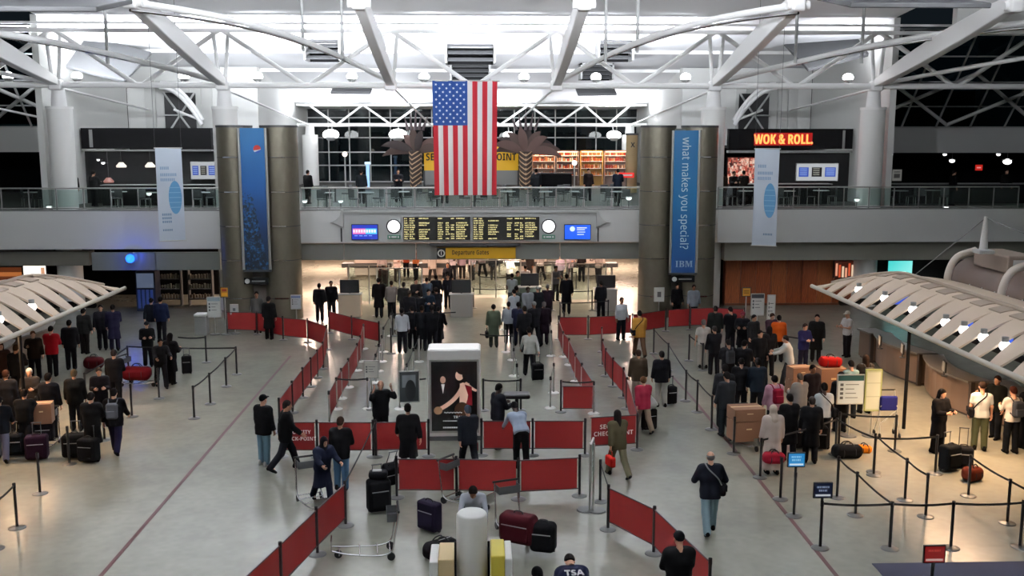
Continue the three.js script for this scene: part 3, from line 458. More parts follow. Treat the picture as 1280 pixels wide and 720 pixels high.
{ // lit shop shelves
  const cols = [0xd08050, 0xc8a080, 0xb05838, 0xe0c0a0, 0x886050, 0xd0d0c0, 0xa03830];
  for (let k = 0; k < 4; k++) {
    const x0 = 3.80 + k * 1.72, t = thing('shop_shelf', `warm lit shop shelf unit full of goods, ${ord[k + 1]} from the left`, 'shelf', [x0, MEZ, -71], 0, 'lit shop shelves');
    obj('carcass', [ext(0, 0.06, 0, 2.5, -0.5, 0), ext(1.58, 1.64, 0, 2.5, -0.5, 0), ext(0, 1.64, 2.44, 2.5, -0.5, 0), ext(0, 1.64, 0, 2.5, -0.52, -0.5)], std([0x9a8270, 0x6a5a50, 0xb08a48, 0x8a7468][k], 0.6), t);
    for (const y of [0.7, 1.2, 1.7, 2.1]) obj('shelf_board', ext(0.06, 1.58, y, y + 0.04, -0.5, 0), M.lightGrey, t);
    const gs = cols.map(() => []); for (const y of [0.74, 1.24, 1.74, 2.14]) for (let x = 0.12; x < 1.5; x += 0.15) gs[Math.floor(rnd() * cols.length)].push(cyl(0.05, 0.04, rr(0.16, 0.32), x, y, -0.15, 7));
    gs.forEach((g, i) => { if (g.length) { const o = obj('goods', g, cloth(cols[i]), t); o.userData.kind = 'stuff'; } });
    obj('light_strip', ext(0.1, 1.54, 2.38, 2.42, -0.1, -0.05), glow(0xffd0a8, 5), t);
    const l = new THREE.RectAreaLight(0xffc8a0, 14, 1.4, 0.5); l.position.set(x0 + 0.8, MEZ + 2.34, -70.6); l.lookAt(x0 + 0.8, MEZ + 1.0, -71.3); l.name = 'shelf_light'; scene.add(l);
  }
  const t = thing('bar_counter', 'dark curved bar counter standing before the lit shop shelves', 'counter', [5.09, MEZ, -68.4]); obj('front', rbox(2.6, 0.95, 0.7, 0, 0.48, 0, 0.1), M.dark, t); obj('top', rbox(2.8, 0.06, 0.9, 0, 0.98, 0, 0.02), M.darkGrey, t);
}
// cafe tables, chairs along the centre and side mezzanine
{
  const mk = () => { const t = thing('cafe_table', 'round dark cafe table behind the glass balustrade', 'table', [0, 0, 0], 0, 'cafe tables on the mezzanine'); obj('table_top', cyl(0.4, 0.4, 0.03, 0, 0.73, 0, 20), M.lightGrey, t); obj('pedestal', cyl(0.04, 0.04, 0.73, 0, 0, 0, 8), M.darkGrey, t); obj('foot', cyl(0.25, 0.22, 0.03, 0, 0, 0, 16), M.darkGrey, t); return t; };
  const mc = () => { const t = thing('cafe_chair', 'small dark cafe chair behind the glass balustrade', 'chair', [0, 0, 0], 0, 'cafe chairs on the mezzanine'); obj('seat', rbox(0.42, 0.05, 0.42, 0, 0.45, 0, 0.02, 1), M.darkGrey, t); obj('backrest', rbox(0.42, 0.4, 0.04, 0, 0.7, -0.2, 0.02, 1), M.darkGrey, t); for (const sx of [-1, 1]) for (const sz of [-1, 1]) obj('leg', between(V(sx * 0.18, 0, sz * 0.18), V(sx * 0.17, 0.45, sz * 0.17), 0.015, 0.015, 5), M.silver, t); return t; };
  const t0 = mk(), c0 = mc(); let first = true;
  for (const [row, [xa, xb, n, z]] of [[-23, -12.5, 5, -49.6], [-8.33, 7.74, 9, -49.2], [-8.78, 8.14, 7, -53.4], [12.6, 24, 6, -49.8]].entries()) for (let i = 0; i < n; i++) {
    const x = xa + (xb - xa) * (i + 0.5) / n + rr(-0.2, 0.2), zz = z + rr(-0.4, 0.4); if (Math.abs(Math.abs(x - CX) - 11.7) < 1.1 || Math.abs(Math.abs(x - CX) - 19.5) < 1.2) continue;
    const where = `${['left balustrade', 'centre balustrade, front', 'centre balustrade, back', 'right balustrade'][row]}, ${ord[i + 1]} spot from left`, tl = `round cafe table behind the ${where}`;
    if (first) { t0.position.set(x, MEZ, zz); t0.userData.label = tl; } else dup(t0, [x, MEZ, zz], 0, tl);
    const a = rr(0, 6); for (let k = 0; k < 2; k++) { const b = a + k * Math.PI + rr(-0.3, 0.3), p = [x + 0.62 * Math.sin(b), MEZ, zz + 0.62 * Math.cos(b)]; const cl = `${k ? 'second' : 'first'} cafe chair by the ${where.replace(' balustrade', '').replace(',', '')} table`; if (first) { c0.position.set(...p); c0.rotation.y = b + Math.PI; c0.userData.label = cl; first = false; } else dup(c0, p, b + Math.PI, cl); }
  }
}
// dark shop fascia at left and the red restaurant sign at right
{
  const z = -52.5;
  let x0 = -20.5, x1 = -13.85, t = thing('shop_fascia', 'long black shop fascia over the dark food counter at left', 'fascia', [0, 0, 0]);
  obj('upper_band', ext(x0, x1, 7.73, 8.79, z - 0.4, z), M.dark, t); obj('trim_strip', ext(x0, x1, 7.60, 7.69, z - 0.4, z + 0.04), M.midGrey, t); obj('end_bar', ext(-20.07, -19.91, 7.81, 8.71, z, z + 0.05), M.midGrey, t); obj('lower_wall', ext(x0, x1, MEZ, 7.60, z - 0.5, z - 0.35), M.blackMat, t);
  x0 = 13.20; x1 = Math.min(19.9, 19.82); t = thing('shop_fascia', 'black shop fascia carrying the glowing red restaurant lettering', 'fascia', [0, 0, 0]);
  obj('upper_band', ext(x0, x1, 7.71, 8.76, z - 0.4, z), M.dark, t); obj('trim_strip', ext(x0, x1, 7.50, 7.63, z - 0.4, z + 0.04), M.midGrey, t); obj('end_bar', ext(19.27, 19.39, 7.71, 8.68, z, z + 0.05), M.midGrey, t); obj('lower_wall', ext(15.84, x1, MEZ, 7.50, z - 0.5, z - 0.35), M.blackMat, t);
  const s = thing('neon_sign', 'glowing red and yellow neon restaurant lettering on the black fascia', 'sign', [16.10, 8.22, z]);
  const tx = text('WOK & ROLL.', 0.5, 0.08, 17.68 - 14.56); obj('letters', tx, glow(0xff7a3c, 2.6), s); const halo = ext(-1.55, 1.55, -0.33, 0.33, -0.005, 0.01); obj('letter_halo', halo, glow(0xff1008, 0.28), s);  // dim red plate stands in for the halo around the neon letters
  const l = new THREE.RectAreaLight(0xff2010, 3, 2.8, 0.4); l.position.set(16.10, 8.22, z + 0.2); l.lookAt(16.10, 8.22, 0); l.name = 'neon_light'; scene.add(l);
  // pink red lit display left of the hanging banner
  const d = thing('lit_display', 'pink red lit picture panel of the restaurant left of the white hanging banner', 'display', [(13.26 + 14.71) / 2, (7.25 + 5.52) / 2, z - 0.3]);
  const w = 14.71 - 13.26, h = 7.25 - 5.52;
  obj('frame', rbox(w + 0.1, h + 0.1, 0.1, 0, 0, -0.06, 0.02), M.dark, d); obj('picture', new THREE.PlaneGeometry(w, h), lit(canvas(160, 200, (c, W2, H2) => { c.fillStyle = '#7a3a30'; c.fillRect(0, 0, W2, H2); let q = 3; const r = () => { q = (q * 1103515245 + 12345) % 2147483648; return q / 2147483648; }; for (let i = 0; i < 240; i++) { c.fillStyle = ['#d88a78', '#f0c0a8', '#b84838', '#3a1614', '#e8d8c8'][Math.floor(r() * 5)]; c.fillRect(r() * W2, r() * H2 * 0.8, 4 + 14 * r(), 4 + 22 * r()); } c.fillStyle = '#1a0c0a'; c.fillRect(0, H2 * 0.8, W2, H2 * 0.2); }), 0.9), d);
}
const menuTex = canvas(256, 112, (c, w, h) => { c.fillStyle = '#c8ccd0'; c.fillRect(0, 0, w, h); c.fillStyle = '#2a50c0'; c.fillRect(14, 24, 60, 62); c.fillRect(176, 24, 66, 62); c.fillStyle = '#1a1a1c'; c.fillRect(94, 24, 62, 62); c.fillStyle = '#a8c4ff'; for (let j = 0; j < 4; j++) { c.fillRect(20, 32 + j * 13, 46, 5); c.fillRect(182, 32 + j * 13, 54, 6); } c.fillStyle = '#e0e0d0'; for (let j = 0; j < 4; j++) c.fillRect(102, 32 + j * 13, 40, 3); });
screen('menu_screen', 'white framed menu board with two blue screens right of the hanging banner', 'screen', 16.96, 19.19, 6.92, 6.03, -52.78, menuTex, 0.75, null, M.lightGrey);
screen('menu_screen', 'white framed menu board with blue screen beside the left white column', 'screen', -15.02, -13.70, 7.03, 6.16, -52.78, menuTex, 0.7, null, M.lightGrey);
function pendant(x, y, z, label, k, color = 0xfff2e0) { const t = thing('pendant_lamp', label, 'lamp', [x, y, z], 0, 'food hall pendant lamps'); obj('shade', lathe([[0.08, 0.16], [0.1, 0.16], [0.26, -0.02], [0.24, -0.1]], 18), glow(color, k), t); obj('rod', between(V(0, 0.15, 0), V(0, 7.6 - y, 0), 0.012, 0.012, 5), M.darkGrey, t); }
for (const [x, y, k, lab] of [[-18.42, 6.88, 0.8, 'small white pendant lamp over the left dark counter, upper left'], [-16.95, 6.88, 0.8, 'small white pendant lamp over the left dark counter, upper right'], [-19.11, 6.10, 0.25, 'dim reddish lamp reflection built as a pendant, left dark counter, lower left'], [-16.34, 6.10, 0.25, 'dim reddish lamp reflection built as a pendant, left dark counter, lower right']]) pendant(x, y, -52.2, lab, k, k > 0.5 ? 0xfff2e0 : 0xffb0a0);  // the two dim lower ones are reflections built as lamps
function downlight(x, y, z, r, k, label, color = 0xffffff) { const to = y > 6.5 ? (z < -57 ? V(0, 7.75 - y, 0) : V(0, 0, -52.9 - z)) : V(0, MEZ - y, 0); const t = thing('downlight', label, 'lamp', [x, y, z], 0, 'food hall downlights'); const g = new THREE.SphereGeometry(r, 12, 8); g.scale(1, 0.7, 1); obj('lamp_lens', g, glow(color, k), t); obj('rim', cyl(r * 1.2, r * 1.2, 0.04, 0, r * 0.4, 0, 16), M.midGrey, t); obj('stem', between(V(0, 0, 0), to, 0.02, 0.02, 6), M.darkGrey, t); }
for (const [x, y, r, k, lab] of [[24.18, 7.32, 0.11, 2.5, 'small round ceiling downlight in the right food hall, just right of the column'], [27.37, 7.32, 0.11, 2.5, 'small round ceiling downlight in the middle of the right food hall'], [30.58, 7.32, 0.12, 2.5, 'small round ceiling downlight near the right edge of the food hall'], [27.83, 6.95, 0.16, 2, 'larger white lamp below the middle downlight in the right food hall'], [31.14, 6.90, 0.24, 2.4, 'wide bright white lamp near the right edge of the food hall'], [23.03, 4.88, 0.12, 2, 'small low bluish lamp behind the right balustrade'], [18.55, 5.28, 0.12, 1.6, 'small low white lamp behind the right balustrade beside the column'], [-19.34, 7.00, 0.09, 2, 'tiny bright spot lamp on the left black shop wall, right of pair'], [-19.58, 7.16, 0.08, 1.5, 'tiny bright spot lamp on the left black shop wall, left of pair'], [-24.53, 7.50, 0.1, 2.4, 'small round downlight under the left white fascia beside the column'], [-8.38, 5.26, 0.12, 1.6, 'small white lamp behind the centre balustrade, leftmost'], [-6.66, 5.26, 0.12, 1.6, 'small white lamp behind the centre balustrade, second from left'], [7.31, 5.38, 0.14, 1.8, 'white lamp behind the centre balustrade, at its right end'], [-15.78, 5.64, 0.13, 1.3, 'small white lamp behind the left balustrade beside the hanging banner'], [-20.54, 5.03, 0.12, 1.2, 'small white lamp behind the left balustrade beside the far column']]) {
  downlight(x, y, y > 6.5 ? (x < -15 && x > -21 ? -52.2 : -57.9) : -48.2, r, k, lab);
}
screen('poster_board', 'small white poster board in the dark right food hall', 'poster', 26.82, 27.45, 6.25, 5.52, -63.94, canvas(32, 48, (c, w, h) => { c.fillStyle = '#8a8a86'; c.fillRect(0, 0, w, h); c.fillStyle = '#444'; c.fillRect(6, 8, 20, 4); c.fillRect(6, 18, 20, 18); }), 0.4);
screen('exit_sign', 'small red lit sign in the dark right food hall', 'sign', 32.27, 32.75, 6.55, 6.19, -63.94, canvas(48, 32, (c, w, h) => { c.fillStyle = '#c02820'; c.fillRect(0, 0, w, h); c.fillStyle = '#e88'; c.fillRect(10, 12, 28, 8); }), 0.9);
for (const [x0, x1, lab] of [[13.5, 18.2, 'long dark food counter on the right mezzanine behind the balustrade'], [20.5, 30, 'dark food counter at the far right of the mezzanine'], [-19, -13.4, 'dark food counter on the left mezzanine behind the balustrade']]) { const t = thing('food_counter', lab, 'counter', [0, MEZ, 0]); obj('front', ext(x0, x1, 0, 1.0, -51.5, -50.9), M.dark, t); obj('top', ext(x0 - 0.05, x1 + 0.05, 1.0, 1.05, -51.55, -50.8), M.midGrey, t); }

// ================================================================ GROUND FLOOR BACKGROUND
screen('wall_screen', 'glowing cyan screen on the dark wall right of the column', 'screen', 20.55, 21.78, 2.18, 1.33, -48.85, canvas(64, 48, (c, w, h) => { const g = c.createLinearGradient(0, 0, w, h); g.addColorStop(0, '#3fc8c4'); g.addColorStop(1, '#9ff0ea'); c.fillStyle = g; c.fillRect(0, 0, w, h); c.fillStyle = '#d8fffa'; c.fillRect(8, 30, 40, 6); }), 1.1);
screen('shop_window_display', 'small orange lit shop display between the wood wall and the column', 'display', 17.67, 19.21, 2.22, 1.41, -48.45, canvas(96, 64, (c, w, h) => { c.fillStyle = '#3a1810'; c.fillRect(0, 0, w, h); for (let i = 0; i < 9; i++) { c.fillStyle = ['#e8a080', '#d05838', '#f0d0b0'][i % 3]; c.fillRect(4 + i * 10, 8 + (i % 4) * 6, 7, 50); } }), 0.9);
screen('shop_window_display', 'bright white lit shop panel above the left canopy', 'display', -21.85, -20.79, 2.22, 1.49, -48, canvas(64, 48, (c, w, h) => { c.fillStyle = '#fff6ea'; c.fillRect(0, 0, w, h); c.fillStyle = '#b08060'; c.fillRect(50, 6, 10, 34); }), 1.5);
screen('shop_window_display', 'dim orange lit shop panel at the far left above the canopy', 'display', -22.99, -21.94, 2.15, 1.45, -48, canvas(64, 48, (c, w, h) => { c.fillStyle = '#6a3418'; c.fillRect(0, 0, w, h); c.fillStyle = '#c87840'; c.fillRect(0, 16, 64, 14); }), 0.7);
{ const t = thing('blue_lamp', 'glowing blue lamp under the metal header at left', 'lamp', [-16.24, 2.73, -46.45]); const g = new THREE.SphereGeometry(0.2, 16, 12); obj('lamp_lens', g, glow(0x1e62ff, 3), t); obj('bracket', box(0.1, 0.1, 0.3, 0, 0, -0.15), M.darkGrey, t); const l = new THREE.PointLight(0x2050ff, 1.6, 8, 2); l.position.set(-16.24, 2.73, -46.1); l.name = 'blue_lamp_light'; scene.add(l); }
// dark shops behind the left aisle: blue lit machine and shelf units
{ const t = thing('vending_machine', 'tall blue and white lit machine under the left metal header', 'machine', [-16.06, 0, -48.2]); obj('body', rbox(0.95, 1.95, 0.8, 0, 0.98, 0, 0.04), M.navy, t); obj('lit_front', ext(-0.4, 0.4, 1.15, 1.85, 0.4, 0.42), glow(0x8090b0, 0.25), t); for (let i = 0; i < 4; i++) obj('panel_strip', ext(-0.38 + i * 0.2, -0.26 + i * 0.2, 0.15, 1.05, 0.4, 0.42), glow(0x2448a0, 0.25), t); }
for (let k = 0; k < 3; k++) { const t = thing('display_rack', `dark shop rack of small goods under the left header, ${ord[k + 1]} from left`, 'rack', [-15.47 + k * 1.55, 0, -49.6]); obj('frame', [ext(-0.6, -0.56, 0, 1.9, -0.2, 0.2), ext(0.56, 0.6, 0, 1.9, -0.2, 0.2), ext(-0.6, 0.6, 1.86, 1.9, -0.2, 0.2)], M.darkGrey, t); for (const y of [0.3, 0.8, 1.3]) obj('shelf', ext(-0.58, 0.58, y, y + 0.03, -0.2, 0.2), M.darkGrey, t); for (const [y, c] of [[0.33, 0x706050], [0.83, 0x909080], [1.33, 0xa09888]]) { const gs = []; for (let x = -0.5; x < 0.5; x += 0.14) gs.push(rbox(0.09, rr(0.12, 0.3), 0.12, x, y + 0.12, 0, 0.02, 1)); obj('goods', gs, cloth(c), t).userData.kind = 'stuff'; } }
// security hall beyond the header: desks, glass partitions, overhead warm panels
for (let k = 0; k < 8; k++) { const x = -9.3 + (k % 4) * 6, z = k < 4 ? -52.5 : -63, t = thing('ceiling_light_panel', `warm ceiling light panel of the security hall, ${k < 4 ? 'front' : 'back'} row, ${ord[k % 4 + 1]} from left`, 'lamp', [x, 3.36, z]); obj('frame', ext(-1.3, 1.3, -0.03, 0.02, -0.7, 0.7), M.white, t); obj('lamp_panel', ext(-1.2, 1.2, -0.045, -0.03, -0.6, 0.6), glow(WARM, 3), t); const l = new THREE.RectAreaLight(0xffdcc8, 78, 2.4, 1.2); l.position.set(x, 3.28, z); l.lookAt(x, 0, z); l.name = 'ceiling_panel_light'; scene.add(l); }
function podium(px, x, z, label, c = 0x9a948c) { const t = thing('screening_podium', label, 'podium', [x, 0, z]); obj('body', rbox(1.05, 1.05, 0.6, 0, 0.53, 0, 0.03), std(c, 0.5), t); obj('screen_back', rbox(0.9, 0.62, 0.08, 0, 1.42, 0.05, 0.02), M.black, t); obj('desk_top', rbox(1.15, 0.04, 0.7, 0, 1.07, 0, 0.015), M.lightGrey, t); obj('stand', between(V(0, 1.08, 0), V(0, 1.2, 0.05), 0.05), M.darkGrey, t); }
for (const [x, z, lab, c] of [[-0.83, -46.01, 'screening podium with black monitor back in the centre of the security hall'], [2.48, -48.12, 'screening podium with black monitor right of the white shirted crowd', 0x5f6a5c], [6.13, -47.31, 'screening podium with black monitor at the right end of the security hall'], [-6.06, -46.18, 'pale screening podium at the left end of the security hall', 0xc8b49a]]) podium(0, x, z, lab, c);
function partition(x, z, w, label) { const t = thing('glass_partition', label, 'partition', [x, 0, z]); obj('glass', ext(-w / 2, w / 2, 0.15, 1.9, -0.01, 0.01), M.railGlass, t); for (const s of [-1, 0, 1]) obj('post', ext(s * w / 2 - 0.03, s * w / 2 + 0.03, 0, 2.0, -0.03, 0.03), M.lightGrey, t); obj('top_rail', ext(-w / 2, w / 2, 1.96, 2.0, -0.03, 0.03), M.lightGrey, t); }
for (const [x, z, w, lab] of [[-3.90, -48.33, 2.2, 'glass partition in the security hall, left of the crowd'], [0.88, -51.38, 2.6, 'glass partition deep in the centre of the security hall'], [3.70, -49.76, 1.6, 'glass partition right of the centre in the security hall'], [5.54, -49.69, 1.8, 'glass partition by the right podium of the security hall'], [-5.53, -49.57, 2.0, 'glass partition beside the pale left podium']]) partition(x, z, w, lab);
for (const [x, z, w, lab] of [[-2.61, -59.72, 3.2, 'white x-ray belt machine at the back of the security hall, left'], [3.25, -60.24, 3.4, 'white x-ray belt machine at the back of the security hall, right'], [0.31, -61.44, 2.4, 'x-ray belt machine at the back centre of the security hall'], [-6.73, -59.86, 3.0, 'x-ray belt machine at the far left of the security hall'], [6.84, -59.40, 3.0, 'x-ray belt machine at the far right of the security hall']]) { const t = thing('xray_machine', lab, 'machine', [x, 0, z]); obj('tunnel', rbox(w * 0.5, 1.3, 1.0, 0, 0.75, 0, 0.06), std(0xd0c0b4, 0.5), t); obj('conveyor', rbox(w, 0.25, 0.8, 0, 0.72, 0.25, 0.03), M.darkGrey, t); for (const s of [-1, 1]) obj('leg', ext(s * w * 0.4 - 0.05, s * w * 0.4 + 0.05, 0, 0.62, -0.1, 0.1), M.midGrey, t); obj('monitor', rbox(0.5, 0.36, 0.08, 0.2, 1.62, 0.3, 0.02), M.black, t); }

// ================================================================ CHECK-IN CANOPIES AND COUNTERS
function canopy(side, edgeX, zTip, zEnd, label) {       // side +1 right, -1 left
  const t = thing('counter_canopy', label, 'canopy', [0, 0, 0]);
  const he = 3.0, hr = 3.9, wIn = 1.75, wOut = 2.1;
  const taper = (z) => { const u = Math.min(1, Math.max(0, (z - zTip) / 4.2)); return Math.sin(u * Math.PI / 2); };
  const P = (u, z) => { const k = taper(z); if (u <= 1) return V(edgeX + side * wIn * u * (0.25 + 0.75 * k), he + (hr - he) * k * Math.sin(u * Math.PI / 2), z); const q = u - 1; return V(edgeX + side * (wIn * (0.25 + 0.75 * k) + wOut * q * k), he + (hr - he) * k * Math.cos(q * 0.9), z); };
  const plate = (z0, z1, ua, ub, prof, th = 0.06, n = 10) => {   // curved plate between z0 and z1; prof(u) gives the share of its width kept
    const pos = [], idx = []; const zm = (z0 + z1) / 2, hw = (z1 - z0) / 2;
    for (let i = 0; i <= n; i++) { const u = ua + (ub - ua) * i / n, w = hw * prof(u); for (const [s, d] of [[-1, 0], [1, 0], [1, -th], [-1, -th]]) { const p = P(u, zm + s * w); pos.push(p.x, p.y + d, p.z); } }
    for (let i = 0; i < n; i++) for (let k = 0; k < 4; k++) { const a = i * 4 + k, b = i * 4 + (k + 1) % 4; idx.push(a, b, a + 4, b, b + 4, a + 4); }
    idx.push(0, 1, 2, 0, 2, 3); const e = n * 4; idx.push(e, e + 2, e + 1, e, e + 3, e + 2);
    let g = new THREE.BufferGeometry(); g.setAttribute('position', new THREE.Float32BufferAttribute(pos, 3)); g.setIndex(idx); g = g.toNonIndexed(); g.computeVertexNormals(); return g;
  };
  const pitch = 1.02, N = Math.floor((zEnd - zTip) / pitch);
  for (let i = 0; i < N; i++) {
    const z0 = zTip + i * pitch, z1 = z0 + pitch;
    obj('slat', plate(z0, z1, 0.0, 1.0, (u) => 0.42 + 0.57 * Math.min(1, Math.pow(u / 0.72, 0.8))), M.canopy, t);
    obj('crown_plate', plate(z0 + 0.02, z1 - 0.02, 1.0, 2.0, () => 1), M.canopy, t);
    obj('joint_plate', plate(z1 - 0.3, z1 + 0.3, 0.74, 1.0, () => 1, -0.03, 4), M.canopyDark, t);
  }
  obj('edge_beam', tube(seq(0, 1, 12).map((u) => P(0, zTip + (zEnd - zTip) * u).add(V(-side * 0.04, -0.02, 0))), 0.075, 40, 8), std(0xb8b0a2, 0.5), t);
  obj('ridge_beam', tube(seq(0, 1, 14).map((u) => P(1, zTip + 0.3 + (zEnd - zTip - 0.3) * u).add(V(0, 0.05, 0))), 0.06, 40, 8), M.canopyDark, t);
  obj('soffit_beam', tube(seq(0, 1, 10).map((u) => P(0.6, zTip + 1.2 + (zEnd - zTip - 1.2) * u).add(V(0, -0.75, 0))), 0.1, 30, 8), M.dark, t);
  for (const z of [zTip + 7.9, zTip + 15.5]) obj('support_pole', between(V(edgeX + side * 0.12, 0, z), V(edgeX + side * 0.12, he, z), 0.05), M.dark, t);
  return P;
}
const PR = canopy(1, 12.1, -35.2, -13, 'curved white slatted canopy over the check-in counters at right');
const PL = canopy(-1, -12.7, -35.5, -13, 'curved white slatted canopy over the check-in counters at left');
function canopyLamp(P, z, i, side, label, blue) {
  const p = P(0.3, z); const t = thing('canopy_lamp', label, 'lamp', [p.x, p.y - 0.06, p.z]);
  const g = new THREE.SphereGeometry(0.13, 14, 10); obj('lamp_globe', g, glow(0xffffff, 3.5), t); obj('fitting', cyl(0.08, 0.08, 0.12, 0, 0.1, 0, 12), M.midGrey, t);
  if (blue) obj('screen_back', rbox(0.5, 0.3, 0.06, 0.45 * side, -0.02, 0.1, 0.02), glow(0x4468e8, 0.8), t);
  const l = new THREE.SpotLight(0xffcfa0, 36, 14, 72 * D2R, 0.8, 2); l.position.set(p.x, p.y - 0.3, p.z); l.target.position.set(p.x - side * 0.5, 0, p.z); l.castShadow = true; l.shadow.radius = 5; l.name = 'canopy_lamp_light'; scene.add(l, l.target);
}
[3, 5, 7, 9, 10, 11, 12].map((k) => -35.2 + k * 1.02).forEach((z, i) => canopyLamp(PR, z, i, 1, `white globe lamp under the right canopy, ${ord[i + 1]} from the canopy tip`, [1, 3, 5].includes(i)));
[6, 8, 10].map((k) => -35.5 + k * 1.02).forEach((z, i) => canopyLamp(PL, z, i, -1, `white globe lamp under the left canopy, ${ord[i + 1]} from the canopy tip`, false));
[14, 18].map((k) => -35.5 + k * 1.02).forEach((z, i) => canopyLamp(PL, z, i, -1, `white globe lamp under the left canopy near the picture edge, ${ord[i + 1]} one`, false));

function counter(pts, depth, label, side = 1) {           // front line pts in plan, bulging towards the hall
  const t = thing('checkin_counter', label, 'counter', [pts[0][0], 0, pts[0][1]]);
  const L = pts.map(([x, z]) => [x - pts[0][0], z - pts[0][1]]), sh = (off, dp) => { const s = new THREE.Shape(); L.forEach(([x, z], i) => (i ? s.lineTo(x - side * off, -z) : s.moveTo(x - side * off, -z))); [...L].reverse().forEach(([x, z]) => s.lineTo(x + side * dp, -z)); s.closePath(); return s; };
  const ex = (s, h, y) => { const g = new THREE.ExtrudeGeometry(s, { depth: h, bevelEnabled: false }); g.rotateX(-Math.PI / 2); g.translate(0, y, 0); return g; };
  obj('front', ex(sh(0, 0.5), 0.98, 0.08), M.counter, t); obj('plinth', ex(sh(-0.06, 0.44), 0.08, 0), M.counterDark, t); obj('counter_top', ex(sh(0.12, 0.6), 0.06, 1.06), M.counterTop, t);
  const e = L[L.length - 1]; obj('end_panel', box(0.12, 1.1, 0.14, e[0], 0.55, e[1]), M.counterDark, t);
  return t;
}
const arcPts = (a, b, bulge, n = 8) => { const dx = b[0] - a[0], dz = b[1] - a[1], L = Math.hypot(dx, dz); return seq(0, 1, n).map((u) => [a[0] + dx * u - bulge * Math.sin(Math.PI * u) * Math.abs(dz) / L, a[1] + dz * u]); };
counter(arcPts([14.50, -36.70], [14.59, -35.74], 0), 0.6, 'dark wood check-in counter beneath the canopy tip at right');
counter(arcPts([14.79, -35.87], [14.84, -32.23], 0.35), 0.6, 'curved wood check-in counter second from the canopy tip at right');
counter(arcPts([14.94, -32.01], [14.68, -28.35], 0.35), 0.6, 'curved wood check-in counter behind the woman with long black hair');
counter(arcPts([15.34, -28.50], [15.63, -24.55], 0.35), 0.6, 'wood check-in counter behind the passengers at the right edge');
counter(arcPts([-16.89, -39.21], [-16.82, -36.14], -0.3), 0.6, 'wood check-in counter beneath the left canopy, far one', -1);
counter(arcPts([-16.82, -35.63], [-16.59, -31.61], -0.3), 0.6, 'wood check-in counter beneath the left canopy, near one', -1);
function desk(x, z, label, kind) { const t = thing('counter_monitor', label, 'monitor', [x, 1.12, z]); obj('screen', rbox(0.42, 0.34, 0.05, 0, 0.3, 0, 0.02), M.black, t); obj('stand', [cyl(0.1, 0.1, 0.02), between(V(0, 0, 0), V(0, 0.18, -0.02), 0.025)], M.darkGrey, t); obj('bezel_back', rbox(0.36, 0.28, 0.03, 0, 0.3, -0.03, 0.01), kind ? M.lightGrey : M.midGrey, t); t.rotation.y = 1.3; }
desk(13.76, -32.97, 'pale monitor on the curved counter second from the right canopy tip', 1); desk(13.95, -31.58, 'dark monitor on the curved counter second from the right canopy tip', 0); desk(14.14, -29.02, 'monitor on the counter behind the woman with long black hair', 0);
// back-of-house duct above the right canopy
{
  const x = 16.35, h = 3.45, t = thing('service_duct', 'brown rounded duct behind the right canopy with white bent supports', 'duct', [0, 0, 0]);
  const g = cyl(0.8, 0.8, 20, 0, 0, 0, 32); g.rotateX(Math.PI / 2); g.translate(x + 0.6, h, -33.2); obj('duct_body', g, M.duct, t);
  for (const z of [-28.5, -24]) { const r = new THREE.TorusGeometry(0.81, 0.03, 6, 32); r.translate(x + 0.6, h, z); obj('seam', r, M.counterDark, t); }
  obj('plant_box', rbox(1.0, 0.55, 2.2, x + 0.5, h + 0.95, -31.0, 0.08), std(0x77695e, 0.6), t); obj('grille', ext(x + 0.15, x + 0.85, h + 0.8, h + 1.1, -29.9, -29.86), M.lightGrey, t);
  for (const z of [-32.7, -29.2, -25.7]) obj('bent_support', tube([V(x - 0.3, 2.8, z), V(x - 0.5, 3.3, z), V(x - 0.5, 3.8, z), V(x - 0.25, 4.3, z), V(x + 0.4, 4.55, z)], 0.12, 24, 10), std(0xd8cec2, 0.5), t);
  for (let i = 0; i < 6; i++) { const b = new THREE.SphereGeometry(0.035, 8, 6); b.translate(x - 0.2, h + 0.05, -31.8 + i * 0.8); obj('bolt', b, M.silver, t); }
  const m = thing('stay_mast', 'white tapered mast with thin stays above the right canopy', 'mast', [15.9, 4.75, -30.6]);
  obj('mast', cyl(0.14, 0.05, 1.1, 0, 0, 0, 14), M.white, m); obj('stay', between(V(0, 1.05, 0), V(-1.2, -1.6, -3.2), 0.014, 0.014, 5), M.midGrey, m); obj('stay', between(V(0, 1.05, 0), V(2.6, -0.3, 3.0), 0.014, 0.014, 5), M.midGrey, m); obj('foot_plate', rbox(0.5, 0.12, 0.5, 0, 0, 0, 0.03), M.lightGrey, m);
}

